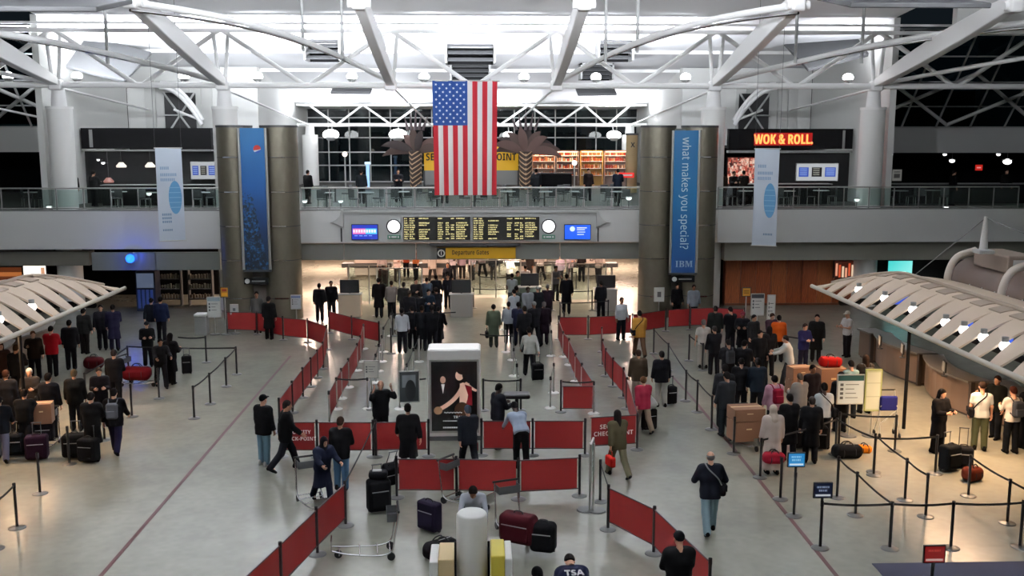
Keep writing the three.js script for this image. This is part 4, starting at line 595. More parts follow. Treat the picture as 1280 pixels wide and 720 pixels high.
// ================================================================ KIOSK, SIGNS
{
  const [x, z] = [-0.70, -26.56], w = 1.46, H = 2.55, t = thing('poster_kiosk', 'tall white light box kiosk with a dark film style poster', 'kiosk', [x, 0, z - 0.5]);
  obj('cabinet', rbox(w, H, 0.9, 0, H / 2, 0, 0.04), M.white, t); obj('top_light', ext(-w / 2 + 0.06, w / 2 - 0.06, H, H + 0.015, -0.4, 0.4), glow(0xffffff, 0.55), t); obj('base', ext(-w / 2 - 0.03, w / 2 + 0.03, 0, 0.12, -0.48, 0.48), M.darkGrey, t);
  const tex = canvas(360, 600, (c, W2, H2) => {
    c.fillStyle = '#080808'; c.fillRect(0, 0, W2, H2); c.fillStyle = '#16161a'; c.fillRect(150, 0, 40, 220); c.fillRect(280, 0, 26, 200);
    c.fillStyle = '#0e0c0e'; c.beginPath(); c.ellipse(90, 300, 60, 120, 0, 0, 7); c.fill(); c.fillStyle = '#b08a78'; c.beginPath(); c.ellipse(92, 160, 22, 30, 0, 0, 7); c.fill(); c.fillStyle = '#e8e4e0'; c.beginPath(); c.moveTo(78, 196); c.lineTo(106, 196); c.lineTo(92, 280); c.fill();
    c.strokeStyle = '#dcae96'; c.lineCap = 'round'; c.lineWidth = 34; c.beginPath(); c.moveTo(250, 200); c.quadraticCurveTo(210, 330, 70, 405); c.stroke(); c.lineWidth = 22; c.beginPath(); c.moveTo(275, 190); c.quadraticCurveTo(320, 240, 348, 250); c.stroke();
    c.fillStyle = '#e2b8a2'; c.beginPath(); c.moveTo(225, 190); c.lineTo(300, 190); c.lineTo(280, 360); c.lineTo(220, 370); c.fill(); c.beginPath(); c.ellipse(224, 120, 34, 46, 0.2, 0, 7); c.fill(); c.fillStyle = '#0a0808'; c.beginPath(); c.ellipse(240, 82, 44, 34, 0.4, 0, 7); c.fill(); c.beginPath(); c.ellipse(262, 120, 18, 40, 0, 0, 7); c.fill();
    c.fillStyle = '#6e141c'; c.beginPath(); c.moveTo(262, 200); c.lineTo(318, 220); c.lineTo(322, 380); c.lineTo(270, 370); c.lineTo(292, 300); c.fill(); c.fillStyle = '#3a2418'; c.beginPath(); c.ellipse(240, 420, 60, 70, 0, 0, 7); c.fill(); c.fillStyle = '#8a6a50'; c.beginPath(); c.arc(52, 420, 34, 0, 7); c.fill();
    c.fillStyle = '#d8d8d8'; c.font = '20px serif'; for (let i = 0; i < 12; i++) c.fillRect(100 + i * 12, 432 + (i % 2) * 3, 8, 9); c.font = 'bold 28px serif'; c.fillText('TRADE', 172, 486); for (let i = 0; i < 16; i++) c.fillRect(90 + i * 12, 506, 9, 7); for (let i = 0; i < 18; i++) c.fillRect(90 + i * 10, 560, 7, 12);
  });
  const g = new THREE.PlaneGeometry(w - 0.2, H - 0.55); g.translate(0, H / 2 - 0.02, 0.458); obj('poster', g, new THREE.MeshStandardMaterial({ map: tex, roughness: 0.25, emissive: 0xffffff, emissiveMap: tex, emissiveIntensity: 0.25 }), t);
  obj('frame', [ext(-w / 2 + 0.05, w / 2 - 0.05, H - 0.31, H - 0.26, 0.45, 0.48), ext(-w / 2 + 0.05, w / 2 - 0.05, 0.22, 0.27, 0.45, 0.48), ext(-w / 2 + 0.05, -w / 2 + 0.1, 0.22, H - 0.26, 0.45, 0.48), ext(w / 2 - 0.1, w / 2 - 0.05, 0.22, H - 0.26, 0.45, 0.48)], M.silver, t);
}
function signStand(x, z, w, yb, yt, label, face, frameM, turn = 0, double = false, k = 0) {
  const t = thing('sign_stand', label, 'sign', [x, 0, z], turn); obj('foot', double ? [cyl(0.22, 0.2, 0.03, 0, 0, -0.12, 20), cyl(0.22, 0.2, 0.03, 0, 0, 0.12, 20)] : cyl(0.24, 0.22, 0.03, 0, 0, 0, 20), M.base, t);
  obj('stem', double ? [cyl(0.025, 0.025, yt - 0.05, 0, 0.02, -0.04, 10), cyl(0.025, 0.025, yt - 0.05, 0, 0.02, 0.04, 10)] : cyl(0.025, 0.025, yb + 0.05, 0, 0.02, 0, 10), M.silver, t);
  obj('frame', rbox(w + 0.06, yt - yb + 0.06, 0.05, 0, (yt + yb) / 2, 0, 0.015), frameM, t); const g = new THREE.PlaneGeometry(w, yt - yb); g.translate(0, (yt + yb) / 2, 0.027); obj('sign_face', g, k ? lit(face, k) : std(0xffffff, 0.5, 0, { map: face }), t); return t;
}
const paper = (bg, head, rows, ink = '#4a4e50') => canvas(96, 128, (c, w, h) => { c.fillStyle = bg; c.fillRect(0, 0, w, h); if (head) { c.fillStyle = head; c.fillRect(0, 0, w, 24); } c.fillStyle = ink; for (let j = 0; j < rows; j++) { c.fillRect(8, 36 + j * 20, 12, 12); c.fillRect(28, 40 + j * 20, 50 - (j * 17) % 24, 3); } });
const photoTex = canvas(64, 96, (c, w, h) => { c.fillStyle = '#2a2e30'; c.fillRect(0, 0, w, h); c.fillStyle = '#70767a'; c.fillRect(8, 10, 46, 40); c.fillStyle = '#15181a'; c.beginPath(); c.ellipse(36, 60, 18, 34, 0, 0, 7); c.fill(); });
signStand(-2.09, -28.74, 0.56, 0.55, 1.45, 'small framed picture sign on a stand left of the poster kiosk', photoTex, M.silver, 0.15);
signStand(2.50, -21.26, 0.5, 0.7, 1.6, 'tall double footed sign stand seen edge on before the check sign panel', paper('#cfe0dc', '#5f8f88', 3), M.silver, 1.35, true);
signStand(-3.33, -29.93, 0.4, 1.0, 1.5, 'small white sign on a post above the left queue lane', paper('#d4d4cc', null, 3), M.silver);
signStand(10.35, -26.64, 0.72, 0.95, 1.75, 'white information sign with dark green header in the right queue', paper('#c4d0d0', '#1c4a48', 4), M.silver);
signStand(10.98, -26.62, 0.42, 0.75, 1.9, 'tall narrow pale yellow sign panel beside the green headed sign', canvas(48, 160, (c, w, h) => { c.fillStyle = '#a4ab88'; c.fillRect(0, 0, w, h); c.fillStyle = '#b9bea8'; c.fillRect(3, 8, w - 6, h - 14); c.fillStyle = '#8a9078'; c.fillRect(0, 50, w, 2); c.fillRect(0, 104, w, 2); }), std(0x8d9650, 0.5));
signStand(11.33, -39.51, 0.5, 1.15, 2.0, 'white notice sign on a stand at the back right, left of the narrow one', paper('#c8c8c4', '#3a3a40', 3), M.silver);
signStand(11.80, -39.18, 0.28, 1.0, 2.0, 'narrow white notice sign on a stand at the back right', paper('#d2d2ce', null, 4), M.silver);
signStand(11.22, -40.84, 0.32, 1.72, 2.05, 'tiny yellow sign high on a thin pole by the wood wall', canvas(32, 32, (c, w, h) => { c.fillStyle = '#d89a30'; c.fillRect(0, 0, w, h); c.fillStyle = '#7a5010'; c.fillRect(5, 10, 22, 3); c.fillRect(5, 18, 22, 3); }), M.darkGrey);
signStand(8.17, -44.27, 0.42, 0.95, 1.55, 'small white sign with dark square before the lettered banner tower', canvas(48, 64, (c, w, h) => { c.fillStyle = '#b8bab4'; c.fillRect(0, 0, w, h); c.fillStyle = '#4a4c4c'; c.fillRect(14, 18, 20, 26); }), M.silver);
signStand(-11.26, -41.94, 0.52, 0.75, 1.6, 'white notice sign on a stand left of the splash banner tower', paper('#c8cac6', '#8898a0', 3), M.silver);
signStand(-10.79, -41.93, 0.3, 1.62, 2.02, 'yellow sign with red mark on a tall pole before the splash tower', canvas(32, 40, (c, w, h) => { c.fillStyle = '#b07818'; c.fillRect(0, 0, w, h); c.fillStyle = '#e0a020'; c.fillRect(3, 22, 26, 14); c.fillStyle = '#8a2010'; c.fillRect(6, 6, 20, 10); }), M.darkGrey);
signStand(-10.45, -42.09, 0.3, 0.85, 1.25, 'small white sign at the left end of the red panels', canvas(32, 40, (c, w, h) => { c.fillStyle = '#b0b2b0'; c.fillRect(0, 0, w, h); c.fillStyle = '#505458'; c.fillRect(10, 14, 12, 12); }), M.silver);
signStand(-8.22, -44.23, 0.42, 0.7, 1.3, 'white sign with printed lines behind the red panels at left', paper('#b8bcc0', '#6878a0', 3), M.silver);
{ const [x, z] = [-11.81, -41.96], t = thing('recycling_bin', 'grey and white lidded bin beside the notice sign at left', 'bin', [x, 0, z]); obj('body', rbox(0.5, 0.8, 0.5, 0, 0.4, 0, 0.04), M.midGrey, t); obj('lid', rbox(0.54, 0.12, 0.54, 0, 0.86, 0, 0.05), M.white, t); }
// lit signs on posts in the right queue
const wordSign = (lines, bg, ink, strip) => canvas(160, 128, (c, w, h) => { c.fillStyle = bg; c.fillRect(0, 0, w, h); c.fillStyle = ink; lines.forEach((n, i) => { for (let k = 0; k < n; k++) c.fillRect(w / 2 + (k - n / 2) * 13, 24 + i * 32, 9 - (k * 5) % 4, 18); }); c.fillStyle = strip; c.fillRect(10, 100, w - 20, 18); });
function postSign(x, z, yc, label, tex, k) { const t = thing('post_sign', label, 'sign', [x, yc, z]); obj('frame', rbox(0.4, 0.34, 0.05, 0, 0, 0, 0.015), M.black, t); const g = new THREE.PlaneGeometry(0.35, 0.29); g.translate(0, 0, 0.027); obj('sign_face', g, lit(tex, k), t); obj('clamp', cyl(0.03, 0.03, 0.2, 0, -0.32, -0.01, 10), M.black, t); }
postSign(6.95, -20.78, 1.3, 'bright blue lit sign on top of a black queue post', wordSign([8, 7], '#2a8ccc', '#a8dcff', '#d8ecf8'), 0.8);
postSign(6.94, -19.04, 1.24, 'dark navy sign with white strip on a black queue post', wordSign([9, 6], '#141c34', '#9aa8c8', '#d8dce4'), 0.6);
{ const [x, z] = [8.02, -16.39]; postSign(x, z, 1.02, 'red sign with white strip at the bottom right corner', wordSign([8], '#901818', '#d05048', '#d8b8b0'), 0.6); const t = thing('sign_post', 'black post under the red sign at the bottom right corner', 'post', [x, 0, z - 0.02]); obj('pole', cyl(0.032, 0.032, 0.8, 0, 0.03, 0, 12), M.post, t); obj('base', cyl(0.18, 0.16, 0.03, 0, 0, 0, 24), M.base, t); }
// signage pylon in the foreground
{
  const [x, z] = [-0.12, -13.45], t = thing('signage_pylon', 'thick white round pylon with beige and yellow side boxes in the near foreground', 'pylon', [x, 0, z]);
  obj('tube', [lathe([[0.001, 3.05], [0.19, 3.05], [0.215, 3.02], [0.22, 2.9], [0.22, 0]], 36)], M.white, t); obj('foot', cyl(0.36, 0.32, 0.06, 0, 0, 0, 30), M.darkGrey, t);
  obj('left_box', rbox(0.22, 1.6, 0.6, -0.36, 1.72, 0.1, 0.02), M.beige, t); obj('left_box_rim', rbox(0.12, 1.62, 0.64, -0.53, 1.68, 0.1, 0.02), M.white, t); obj('right_box', rbox(0.2, 1.6, 0.6, 0.36, 1.76, 0.1, 0.02), std(0xb8a838, 0.5), t); obj('right_box_rim', rbox(0.1, 1.6, 0.64, 0.51, 1.73, 0.1, 0.02), M.white, t);
  for (const s of [-1, 1]) obj('rod', cyl(0.016, 0.016, 2.6, s * 0.235, 0.06, 0.12, 8), M.dark, t);
}

// ================================================================ QUEUE POSTS, BELTS, PANELS
const gPost = { pole: cyl(0.032, 0.032, 0.9, 0, 0.03, 0, 14), base: lathe([[0, 0.045], [0.06, 0.042], [0.16, 0.022], [0.18, 0.008], [0.18, 0]], 28), head: join([cyl(0.036, 0.036, 0.1, 0, 0.9, 0, 14), cyl(0.03, 0.036, 0.015, 0, 0.885, 0, 14)]), cap: lathe([[0, 1.012], [0.03, 1.008], [0.037, 1.0]], 14) };
function belt(a, b, y = 0.955) { const n = 6, pos = [], idx = []; const dx = b[0] - a[0], dz = b[1] - a[1], L = Math.hypot(dx, dz), nx = -dz / L * 0.004, nz = dx / L * 0.004; for (let i = 0; i <= n; i++) { const u = i / n, s = 0.035 * Math.sin(Math.PI * u); for (const [k, h] of [[1, 0.024], [-1, 0.024], [-1, -0.024], [1, -0.024]]) pos.push(dx * u + nx * k, y + h - s, dz * u + nz * k); if (i) for (let k = 0; k < 4; k++) { const p = (i - 1) * 4 + k, q = (i - 1) * 4 + (k + 1) % 4; idx.push(p, q, p + 4, q, q + 4, p + 4); } } const g = new THREE.BufferGeometry(); g.setAttribute('position', new THREE.Float32BufferAttribute(pos, 3)); g.setIndex(idx); const h = g.toNonIndexed(); h.computeVertexNormals(); return h; }
function postAt(x, z, label, to = [], kind) {
  const t = thing('queue_post', label, 'post', [x, 0, z]); const sv = kind === 'silver';
  obj('pole', gPost.pole, sv ? M.silver : M.post, t); obj('base', gPost.base, sv ? M.silverBase : M.base, t); obj('belt_head', gPost.head, M.black, t); obj('cap', gPost.cap, M.dark, t);
  for (const b of to) obj('belt', belt([x, z], b), M.belt, t); return t;
}
const pairs = (a) => { const o = []; for (let i = 0; i < a.length; i += 2) o.push([a[i], a[i + 1]]); return o; };
// a run of posts joined by belts; end: a point that the last belt runs to
function run(flat, where, kind, end, skip = []) { const p = pairs(flat); p.forEach(([x, z], i) => { const to = i + 1 < p.length && !skip.includes(i) ? [p[i + 1]] : i + 1 === p.length && end ? [end] : []; postAt(x, z, `${kind === 'silver' ? 'silver footed' : 'black'} queue post ${p.length > 1 ? (i === 0 ? 'first' : i === p.length - 1 ? 'last' : ord[i + 1]) + ' along ' : 'standing '}${where}`, to, kind); }); return p; }
// red fabric panels hung between neighbouring points
function panelBetween(a, b, label, y0 = 0.2, y1 = 0.92, letters) {
  const dx = b[0] - a[0], dz = b[1] - a[1], L = Math.hypot(dx, dz), t = thing('barrier_panel', label, 'panel', [(a[0] + b[0]) / 2, 0, (a[1] + b[1]) / 2], Math.atan2(-dz, dx)); const w = L - 0.12;
  const g = new THREE.BoxGeometry(w, y1 - y0, 0.012, 8, 2, 1), p = g.attributes.position; for (let i = 0; i < p.count; i++) p.setZ(i, p.getZ(i) + 0.012 * Math.sin(p.getX(i) * 5)); g.computeVertexNormals(); g.translate(0, (y0 + y1) / 2, 0); obj('fabric', g, M.red, t);
  obj('rail', [between(V(-L / 2 + 0.03, y1 + 0.01, 0), V(L / 2 - 0.03, y1 + 0.01, 0), 0.016, 0.016, 8)], M.redRail, t); obj('rail', [between(V(-L / 2 + 0.03, y0 - 0.01, 0), V(L / 2 - 0.03, y0 - 0.01, 0), 0.016, 0.016, 8)], M.redRail, t);
  if (letters) letters.forEach(([s, sz, dxx, yy]) => { const q = text(s, sz, 0.006); q.translate(dxx, yy, 0.016); obj('lettering', q, M.white, t); });
}
function panelRun(flat, where, kind, skipPost = []) { const p = pairs(flat); p.forEach(([x, z], i) => { if (!skipPost.includes(i)) postAt(x, z, `${kind === 'silver' ? 'silver footed' : 'black'} post ${i === 0 ? 'first' : i === p.length - 1 ? 'last' : ord[i + 1]} between red panels of ${where}`, [], kind); if (i) panelBetween(p[i - 1], [x, z], `red fabric barrier panel, ${p.length > 2 ? ord[i] + ' along' : 'alone in'} ${where}`); }); }
// centre front and second rows
panelRun([-1.94, -22.22, -0.55, -22.17, 0.89, -22.02, 2.32, -22.18], 'the front row below the poster kiosk');
panelRun([-4.27, -25.29, -2.80, -25.24, -1.35, -25.25], 'the second row left of the kiosk');
panelRun([0.04, -25.27, 1.39, -25.23, 2.77, -25.18], 'the second row right of the kiosk');
panelBetween([-5.21, -25.32], [-4.27, -25.29], 'red barrier panel with white lettering left end of the second row', 0.2, 0.92, [['SECURITY', 0.1, 0, 0.68], ['CHECK-POINT', 0.1, 0, 0.5]]);
panelBetween([2.90, -25.38], [4.22, -25.61], 'red barrier panel lettered in white beside the woman in the patterned jacket', 0.2, 0.95, [['SECURITY', 0.12, 0, 0.7], ['CHECK-POINT', 0.12, 0, 0.51]]);
postAt(4.22, -25.61, 'black queue post at the right end of the lettered red panel'); postAt(-5.21, -25.32, 'black queue post at the left end of the second row behind two men');
// diagonals at the bottom
panelRun([-2.91, -20.56, -3.28, -19.07, -3.66, -17.35, -4.08, -15.65], 'the diagonal at lower left');
panelRun([2.73, -20.15, 3.49, -18.88, 4.03, -16.37], 'the diagonal at lower right');
postAt(2.76, -21.80, 'black queue post between the edge on sign stand and the lower right diagonal', [[2.73, -20.15]]);
postAt(-2.73, -25.23, 'black queue post whose belt slopes down to the lower left diagonal', [[-2.91, -20.56]]);
// left red lanes
panelRun([-10.80, -42.10, -9.46, -41.88, -8.13, -40.65, -7.02, -40.13, -6.03, -38.70], 'the back row at the splash banner tower');
panelRun([-5.96, -38.25, -5.67, -35.38, -5.66, -34.05, -5.68, -32.80, -5.70, -31.35, -5.70, -29.56, -5.70, -27.56], 'the outer left lane', null, [0]);
panelRun([-6.44, -42.13, -5.30, -40.72, -4.04, -39.39], 'the short back row left of the security hall');
panelRun([-4.59, -38.80, -4.45, -36.51, -4.40, -35.09, -4.40, -32.65, -4.44, -31.20, -4.42, -29.96, -4.40, -28.31], 'the inner left lane', 'silver');
run([-3.73, -41.34, -3.74, -38.17, -3.64, -36.49, -3.61, -34.94, -3.55, -33.29, -3.46, -29.93], 'the belt lane left of the crowd', 'silver', [-4.42, -29.96]);
run([-2.26, -36.44, -2.32, -34.17, -2.38, -31.74, -2.47, -29.90], 'the belt lane just left of the kiosk', 'silver', [-1.65, -29.87]);
run([-3.43, -37.87, -3.66, -41.34, -2.98, -41.66], 'the corner before the waiting crowd at left', null, [-1.00, -41.60]);
// right red lanes
panelRun([3.29, -40.43, 4.52, -40.39, 6.43, -40.83, 8.07, -42.00], 'the back row at the lettered banner tower');
panelRun([8.14, -42.00, 9.19, -42.33, 10.31, -42.47, 11.52, -42.07], 'the far right back row by the wood wall', null, [0]);
panelRun([3.24, -39.78, 3.20, -37.08, 3.30, -35.72, 3.29, -33.17, 3.35, -31.65, 3.46, -29.16], 'the inner right lane', 'silver', [0]);
panelRun([4.78, -37.89, 4.52, -35.55, 4.43, -33.94, 4.49, -32.46, 4.63, -31.00, 4.54, -29.66, 4.26, -25.89], 'the outer right lane', null, [6]);
panelBetween([2.46, -29.11], [3.45, -29.07], 'small sloping red panel closing the inner right lane', 0.2, 0.86);
run([2.48, -29.37], 'at the left end of the small sloping red panel', null, [3.48, -29.34]);
run([2.75, -37.24, 2.43, -31.68, 2.19, -29.83], 'the belt lane right of the white shirted man', 'silver');
run([1.22, -31.62, 1.20, -34.05, 1.23, -36.59], 'the belt lane right of the kiosk', 'silver', [0.02, -36.77]);
run([1.08, -42.60, 1.02, -38.01], 'the belts left of the green coated woman', 'silver');
run([1.26, -29.59, 0.11, -29.63], 'the belt just right of the kiosk', null);
run([3.58, -41.10, 3.63, -43.83, 5.87, -44.35], 'the belts before the right podium', null);
for (const [k, a] of [[0, [-0.28, -48.21, 1.61, -48.14]], [1, [0.04, -52.49, 1.97, -52.42]], [2, [3.53, -47.39, 5.47, -47.33]], [3, [-4.86, -46.14, -4.11, -46.12]], [4, [3.40, -54.07, 5.35, -54.01]]]) run(a, ['a belt pair deep in the security hall, centre', 'a belt pair at the back of the security hall, centre', 'a belt pair deep in the security hall, right', 'a belt pair deep in the security hall, left', 'a belt pair at the back of the security hall, right'][k], null);
// left belts
run([-8.53, -29.04, -8.48, -30.66, -8.54, -32.90, -8.60, -34.62], 'the belt line crossing the open floor at left', null, [-12.51, -34.99]);
run([-10.19, -36.57], 'behind the open left belt line, its belt running left', null, [-11.21, -36.61]);
run([-10.37, -22.76, -10.55, -24.91, -10.41, -26.96, -10.45, -29.28, -10.31, -31.40], 'the border of the left crowd', null, null, [0, 1, 2, 3]);
run([-12.39, -30.79, -12.47, -34.87], 'the belt through the left crowd', null);
run([-12.68, -27.41, -12.65, -27.95], 'the short belt before the pale box at left', null);
run([-9.95, -20.66, -9.90, -19.57], 'the belt at the lower left corner', null, [-10.12, -18.30]);
// right belts
run([6.76, -37.53, 6.79, -34.71, 6.56, -30.54, 6.64, -29.23, 6.65, -27.38], 'the left border of the right queue', null);
run([7.87, -36.24, 8.03, -34.67], 'the inner corner of the right queue near the striped shirt', null, null);
run([6.73, -25.18], 'alone at the left corner of the carton trolley');
run([6.91, -23.30, 9.41, -25.03, 9.78, -23.38, 11.36, -23.44], 'the middle cross belt of the right queue', null, null, []);
run([6.96, -21.81, 6.95, -20.78], 'the red floor line beneath the blue sign', null, null, [0]);
run([6.94, -19.04, 8.35, -18.96, 9.61, -18.95, 11.05, -18.95], 'the front belt of the right queue', null, [12.14, -18.95]);
run([8.31, -21.87, 8.33, -20.78], 'the slanting belt behind the navy sign', null, [8.35, -18.96]);
run([9.87, -23.61, 9.83, -21.67, 9.85, -20.64], 'the second slanting belt of the right queue', null, null);
run([9.69, -25.57, 11.09, -25.24], 'the belt before the white green headed sign', null);
run([11.42, -21.87, 11.46, -20.21], 'the belt at the right edge of the queue', null, [11.81, -18.68]);
run([10.35, -37.70, 11.88, -35.57], 'the back belt of the right crowd', null);

// ================================================================ LUGGAGE
function suitcase(x, z, w, h, d, turn, color, label, { handle = 0.35, tilt = 0, y = 0, soft = 0 } = {}) {
  const t = thing('suitcase', label, 'suitcase', [x, y, z], turn); const m = cloth(color), g = new THREE.Group();
  obj('shell', rbox(w, h, d, 0, h / 2 + 0.05, 0, Math.min(w, d) * (soft || 0.22), 3), m, t); obj('front_pocket', rbox(w * 0.78, h * 0.5, 0.05, 0, h * 0.4 + 0.05, d / 2, 0.025, 2), m, t); obj('zip', [ext(-w * 0.36, w * 0.36, h * 0.66 + 0.05, h * 0.66 + 0.065, d / 2 + 0.015, d / 2 + 0.03)], M.midGrey, t);
  obj('grip', tube([V(-0.1, h + 0.04, 0), V(-0.08, h + 0.09, 0), V(0.08, h + 0.09, 0), V(0.1, h + 0.04, 0)], 0.013, 10, 6), M.blackMat, t);
  if (handle) obj('pull_handle', [between(V(-0.1, h, -d * 0.35), V(-0.1, h + handle, -d * 0.35), 0.01, 0.01, 6), between(V(0.1, h, -d * 0.35), V(0.1, h + handle, -d * 0.35), 0.01, 0.01, 6), between(V(-0.12, h + handle, -d * 0.35), V(0.12, h + handle, -d * 0.35), 0.016, 0.016, 6)], M.darkGrey, t);
  for (const sx of [-1, 1]) { const q = cyl(0.045, 0.045, 0.035, 0, -0.017, 0, 12); q.rotateZ(Math.PI / 2); q.translate(sx * w * 0.38, 0.045, -d * 0.3); obj('wheel', q, M.rubber, t); }
  if (tilt) t.rotation.x = tilt; t.rotation.order = 'YXZ'; return t;
}
function duffel(x, z, L, r, turn, color, label, y = 0) { const t = thing('duffel_bag', label, 'bag', [x, y, z], turn); const g = new RoundedBoxGeometry(L, r * 1.75, r * 1.9, 6, r * 0.7); { const p = g.attributes.position; for (let i = 0; i < p.count; i++) { const u = p.getX(i) / L; p.setY(i, p.getY(i) * (1.06 - 0.5 * u * u) + 0.012 * Math.sin(u * 14)); p.setZ(i, p.getZ(i) * (1.04 - 0.4 * u * u)); } g.computeVertexNormals(); } g.translate(0, r * 0.9, 0); obj('body', g, cloth(color), t); for (const s of [-1, 1]) obj('handle', tube([V(-L * 0.2, r * 1.2, s * r * 0.75), V(-L * 0.1, r * 2.1, s * 0.05), V(L * 0.1, r * 2.1, s * 0.05), V(L * 0.2, r * 1.2, s * r * 0.75)], 0.014, 14, 6), M.blackMat, t); obj('zip', ext(-L * 0.35, L * 0.35, r * 1.76, r * 1.79, -0.01, 0.01), M.midGrey, t); for (const s of [-1, 1]) { const b = new THREE.TorusGeometry(r * 0.99, 0.012, 6, 24); b.rotateY(Math.PI / 2); b.scale(1, 0.9, 1); b.translate(s * L * 0.2, r * 0.88, 0); obj('strap', b, M.blackMat, t); } return t; }
function trolley(x, z, turn, label) {
  const t = thing('luggage_trolley', label, 'trolley', [x, 0, z], turn);
  for (const s of [-1, 1]) obj('side_rail', tube([V(s * 0.12, 0.2, 0.75), V(s * 0.2, 0.14, 0.4), V(s * 0.28, 0.16, -0.4), V(s * 0.27, 0.5, -0.5), V(s * 0.26, 0.98, -0.58)], 0.018, 24, 6), M.chrome, t);
  for (const zz of [0.6, 0.2, -0.15, -0.4]) obj('cross_bar', between(V(-0.25, 0.15, zz), V(0.25, 0.15, zz), 0.012, 0.012, 6), M.chrome, t);
  obj('push_handle', between(V(-0.3, 1.0, -0.58), V(0.3, 1.0, -0.58), 0.025, 0.025, 8), M.rubber, t); obj('basket', [ext(-0.24, 0.24, 0.78, 0.8, -0.55, -0.35), ext(-0.24, 0.24, 0.78, 0.95, -0.36, -0.35), ext(-0.24, -0.23, 0.78, 0.95, -0.55, -0.35), ext(0.23, 0.24, 0.78, 0.95, -0.55, -0.35)], M.darkGrey, t); obj('front_lip', ext(-0.16, 0.16, 0.2, 0.42, 0.74, 0.76), M.chrome, t);
  for (const [wx, wz] of [[0, 0.62], [-0.27, -0.42], [0.27, -0.42]]) { const q = cyl(0.08, 0.08, 0.04, 0, -0.02, 0, 14); q.rotateZ(Math.PI / 2); q.translate(wx, 0.08, wz); obj('wheel', q, M.rubber, t); } return t;
}
function carton(x, y, z, w, h, d, turn, label) { const t = thing('carton', label, 'box', [x, y, z], turn); obj('box', rbox(w, h, d, 0, h / 2, 0, 0.012, 1), M.carton, t); obj('tape', [ext(-w / 2 - 0.003, w / 2 + 0.003, h - 0.001, h + 0.003, -0.03, 0.03), ext(-w * 0.1, w * 0.1, h * 0.6, h * 0.66, d / 2, d / 2 + 0.003)], M.tape, t); return t; }
suitcase(-2.27, -21.33, 0.52, 0.72, 0.34, 0.35, 0x0e0e10, 'large black suitcase standing beside the empty luggage trolley');
{ const t = thing('carry_bag', 'black and grey shoulder bag resting on the large black suitcase top', 'bag', [0, 0.0, 0]); { const p = [-2.27, -21.33]; t.position.set(p[0], 0.78, p[1]); } obj('body', rbox(0.42, 0.18, 0.26, 0, 0.1, 0, 0.07), cloth(0x141416), t); obj('pale_label', rbox(0.2, 0.03, 0.1, -0.02, 0.2, 0.03, 0.01), M.lightGrey, t); }
trolley(-2.22, -18.96, -1.45, 'empty chrome luggage trolley lying across the floor at lower left');
suitcase(-1.08, -20.19, 0.54, 0.62, 0.26, -0.7, 0x1c1626, 'dark purple suitcase standing alone near the white pylon', { handle: 0 });
duffel(-0.81, -18.91, 0.75, 0.19, 0.7, 0x141214, 'black duffel bag on the floor left of the white pylon');
trolley(0.75, -19.95, 0.35, 'loaded luggage trolley holding the maroon suitcase');
suitcase(0.77, -19.05, 0.78, 0.6, 0.4, -0.5, 0x3a0e14, 'maroon suitcase standing on the trolley right of the pylon', { handle: 0, soft: 0.3, y: 0.17 });
suitcase(1.26, -18.88, 0.52, 0.6, 0.36, -0.3, 0x0b0b0d, 'black bag with pale luggage tag beside the maroon suitcase', { handle: 0, y: 0.05, soft: 0.3 });
trolley(-0.34, -21.75, 0.9, 'luggage trolley behind the bending man in the white shirt');
suitcase(-2.28, -23.09, 0.42, 0.62, 0.26, 0.6, 0x131316, 'dark wheeled suitcase pulled by the person in the long black coat', { tilt: 0.5, handle: 0.4 });
trolley(-3.80, -21.77, 0.4, 'trolley pushed by the person in the dark navy long coat');
suitcase(5.99, -30.08, 0.36, 0.55, 0.24, 0.3, 0x101012, 'upright black suitcase beside the person in black top and pale trousers');
suitcase(2.00, -33.33, 0.4, 0.56, 0.26, 0.2, 0x0c0c0e, 'black wheeled suitcase trailing behind the white shirted walking man');
suitcase(4.84, -27.36, 0.42, 0.6, 0.26, 0.3, 0x1a1816, 'upright suitcase under white bags behind the pink jacket');
{ const t = thing('plastic_bag', 'white plastic bag resting on the suitcase behind the pink jacket', 'bag', [0, 0, 0]); const p = [4.84, -27.36]; t.position.set(p[0], 0.66, p[1]); const g = new THREE.SphereGeometry(0.24, 14, 10), q = g.attributes.position; for (let i = 0; i < q.count; i++) { const k = 1 + 0.12 * Math.sin(q.getX(i) * 40 + q.getY(i) * 23); q.setXYZ(i, q.getX(i) * k, q.getY(i) * 0.75 * k + 0.15, q.getZ(i) * k * 0.8); } g.computeVertexNormals(); obj('body', g, cloth(0xc8c8c4), t); obj('handle', tube([V(-0.08, 0.3, 0), V(0, 0.42, 0), V(0.08, 0.3, 0)], 0.012, 8, 5), M.white, t); }
// carton trolley in the right queue
trolley(7.26, -25.93, 0.2, 'trolley carrying the big brown cartons in the right queue');
{ const p = [7.21, -25.93]; carton(p[0], 0.18, p[1], 0.8, 0.55, 0.6, 0.15, 'big brown carton at the bottom of the carton trolley stack'); carton(p[0] + 0.02, 0.74, p[1], 0.86, 0.34, 0.62, 0.12, 'wide brown carton on top of the carton trolley stack'); }
{ const p = [10.45, -31.31]; carton(p[0], 0.0, p[1], 0.75, 0.5, 0.5, 0.1, 'brown carton in the back of the right crowd, lower of two'); carton(p[0], 0.5, p[1], 0.7, 0.42, 0.5, 0.16, 'brown carton stacked in the back of the right crowd, left upper'); }
{ const p = [11.44, -31.28]; carton(p[0], 0.0, p[1], 0.85, 0.9, 0.6, 0.1, 'tall brown carton in the right crowd under the red bag'); duffel(p[0], p[1], 0.75, 0.19, 0.05, 0x8e100c, 'bright red bag lying on the tall brown carton', 0.9); }
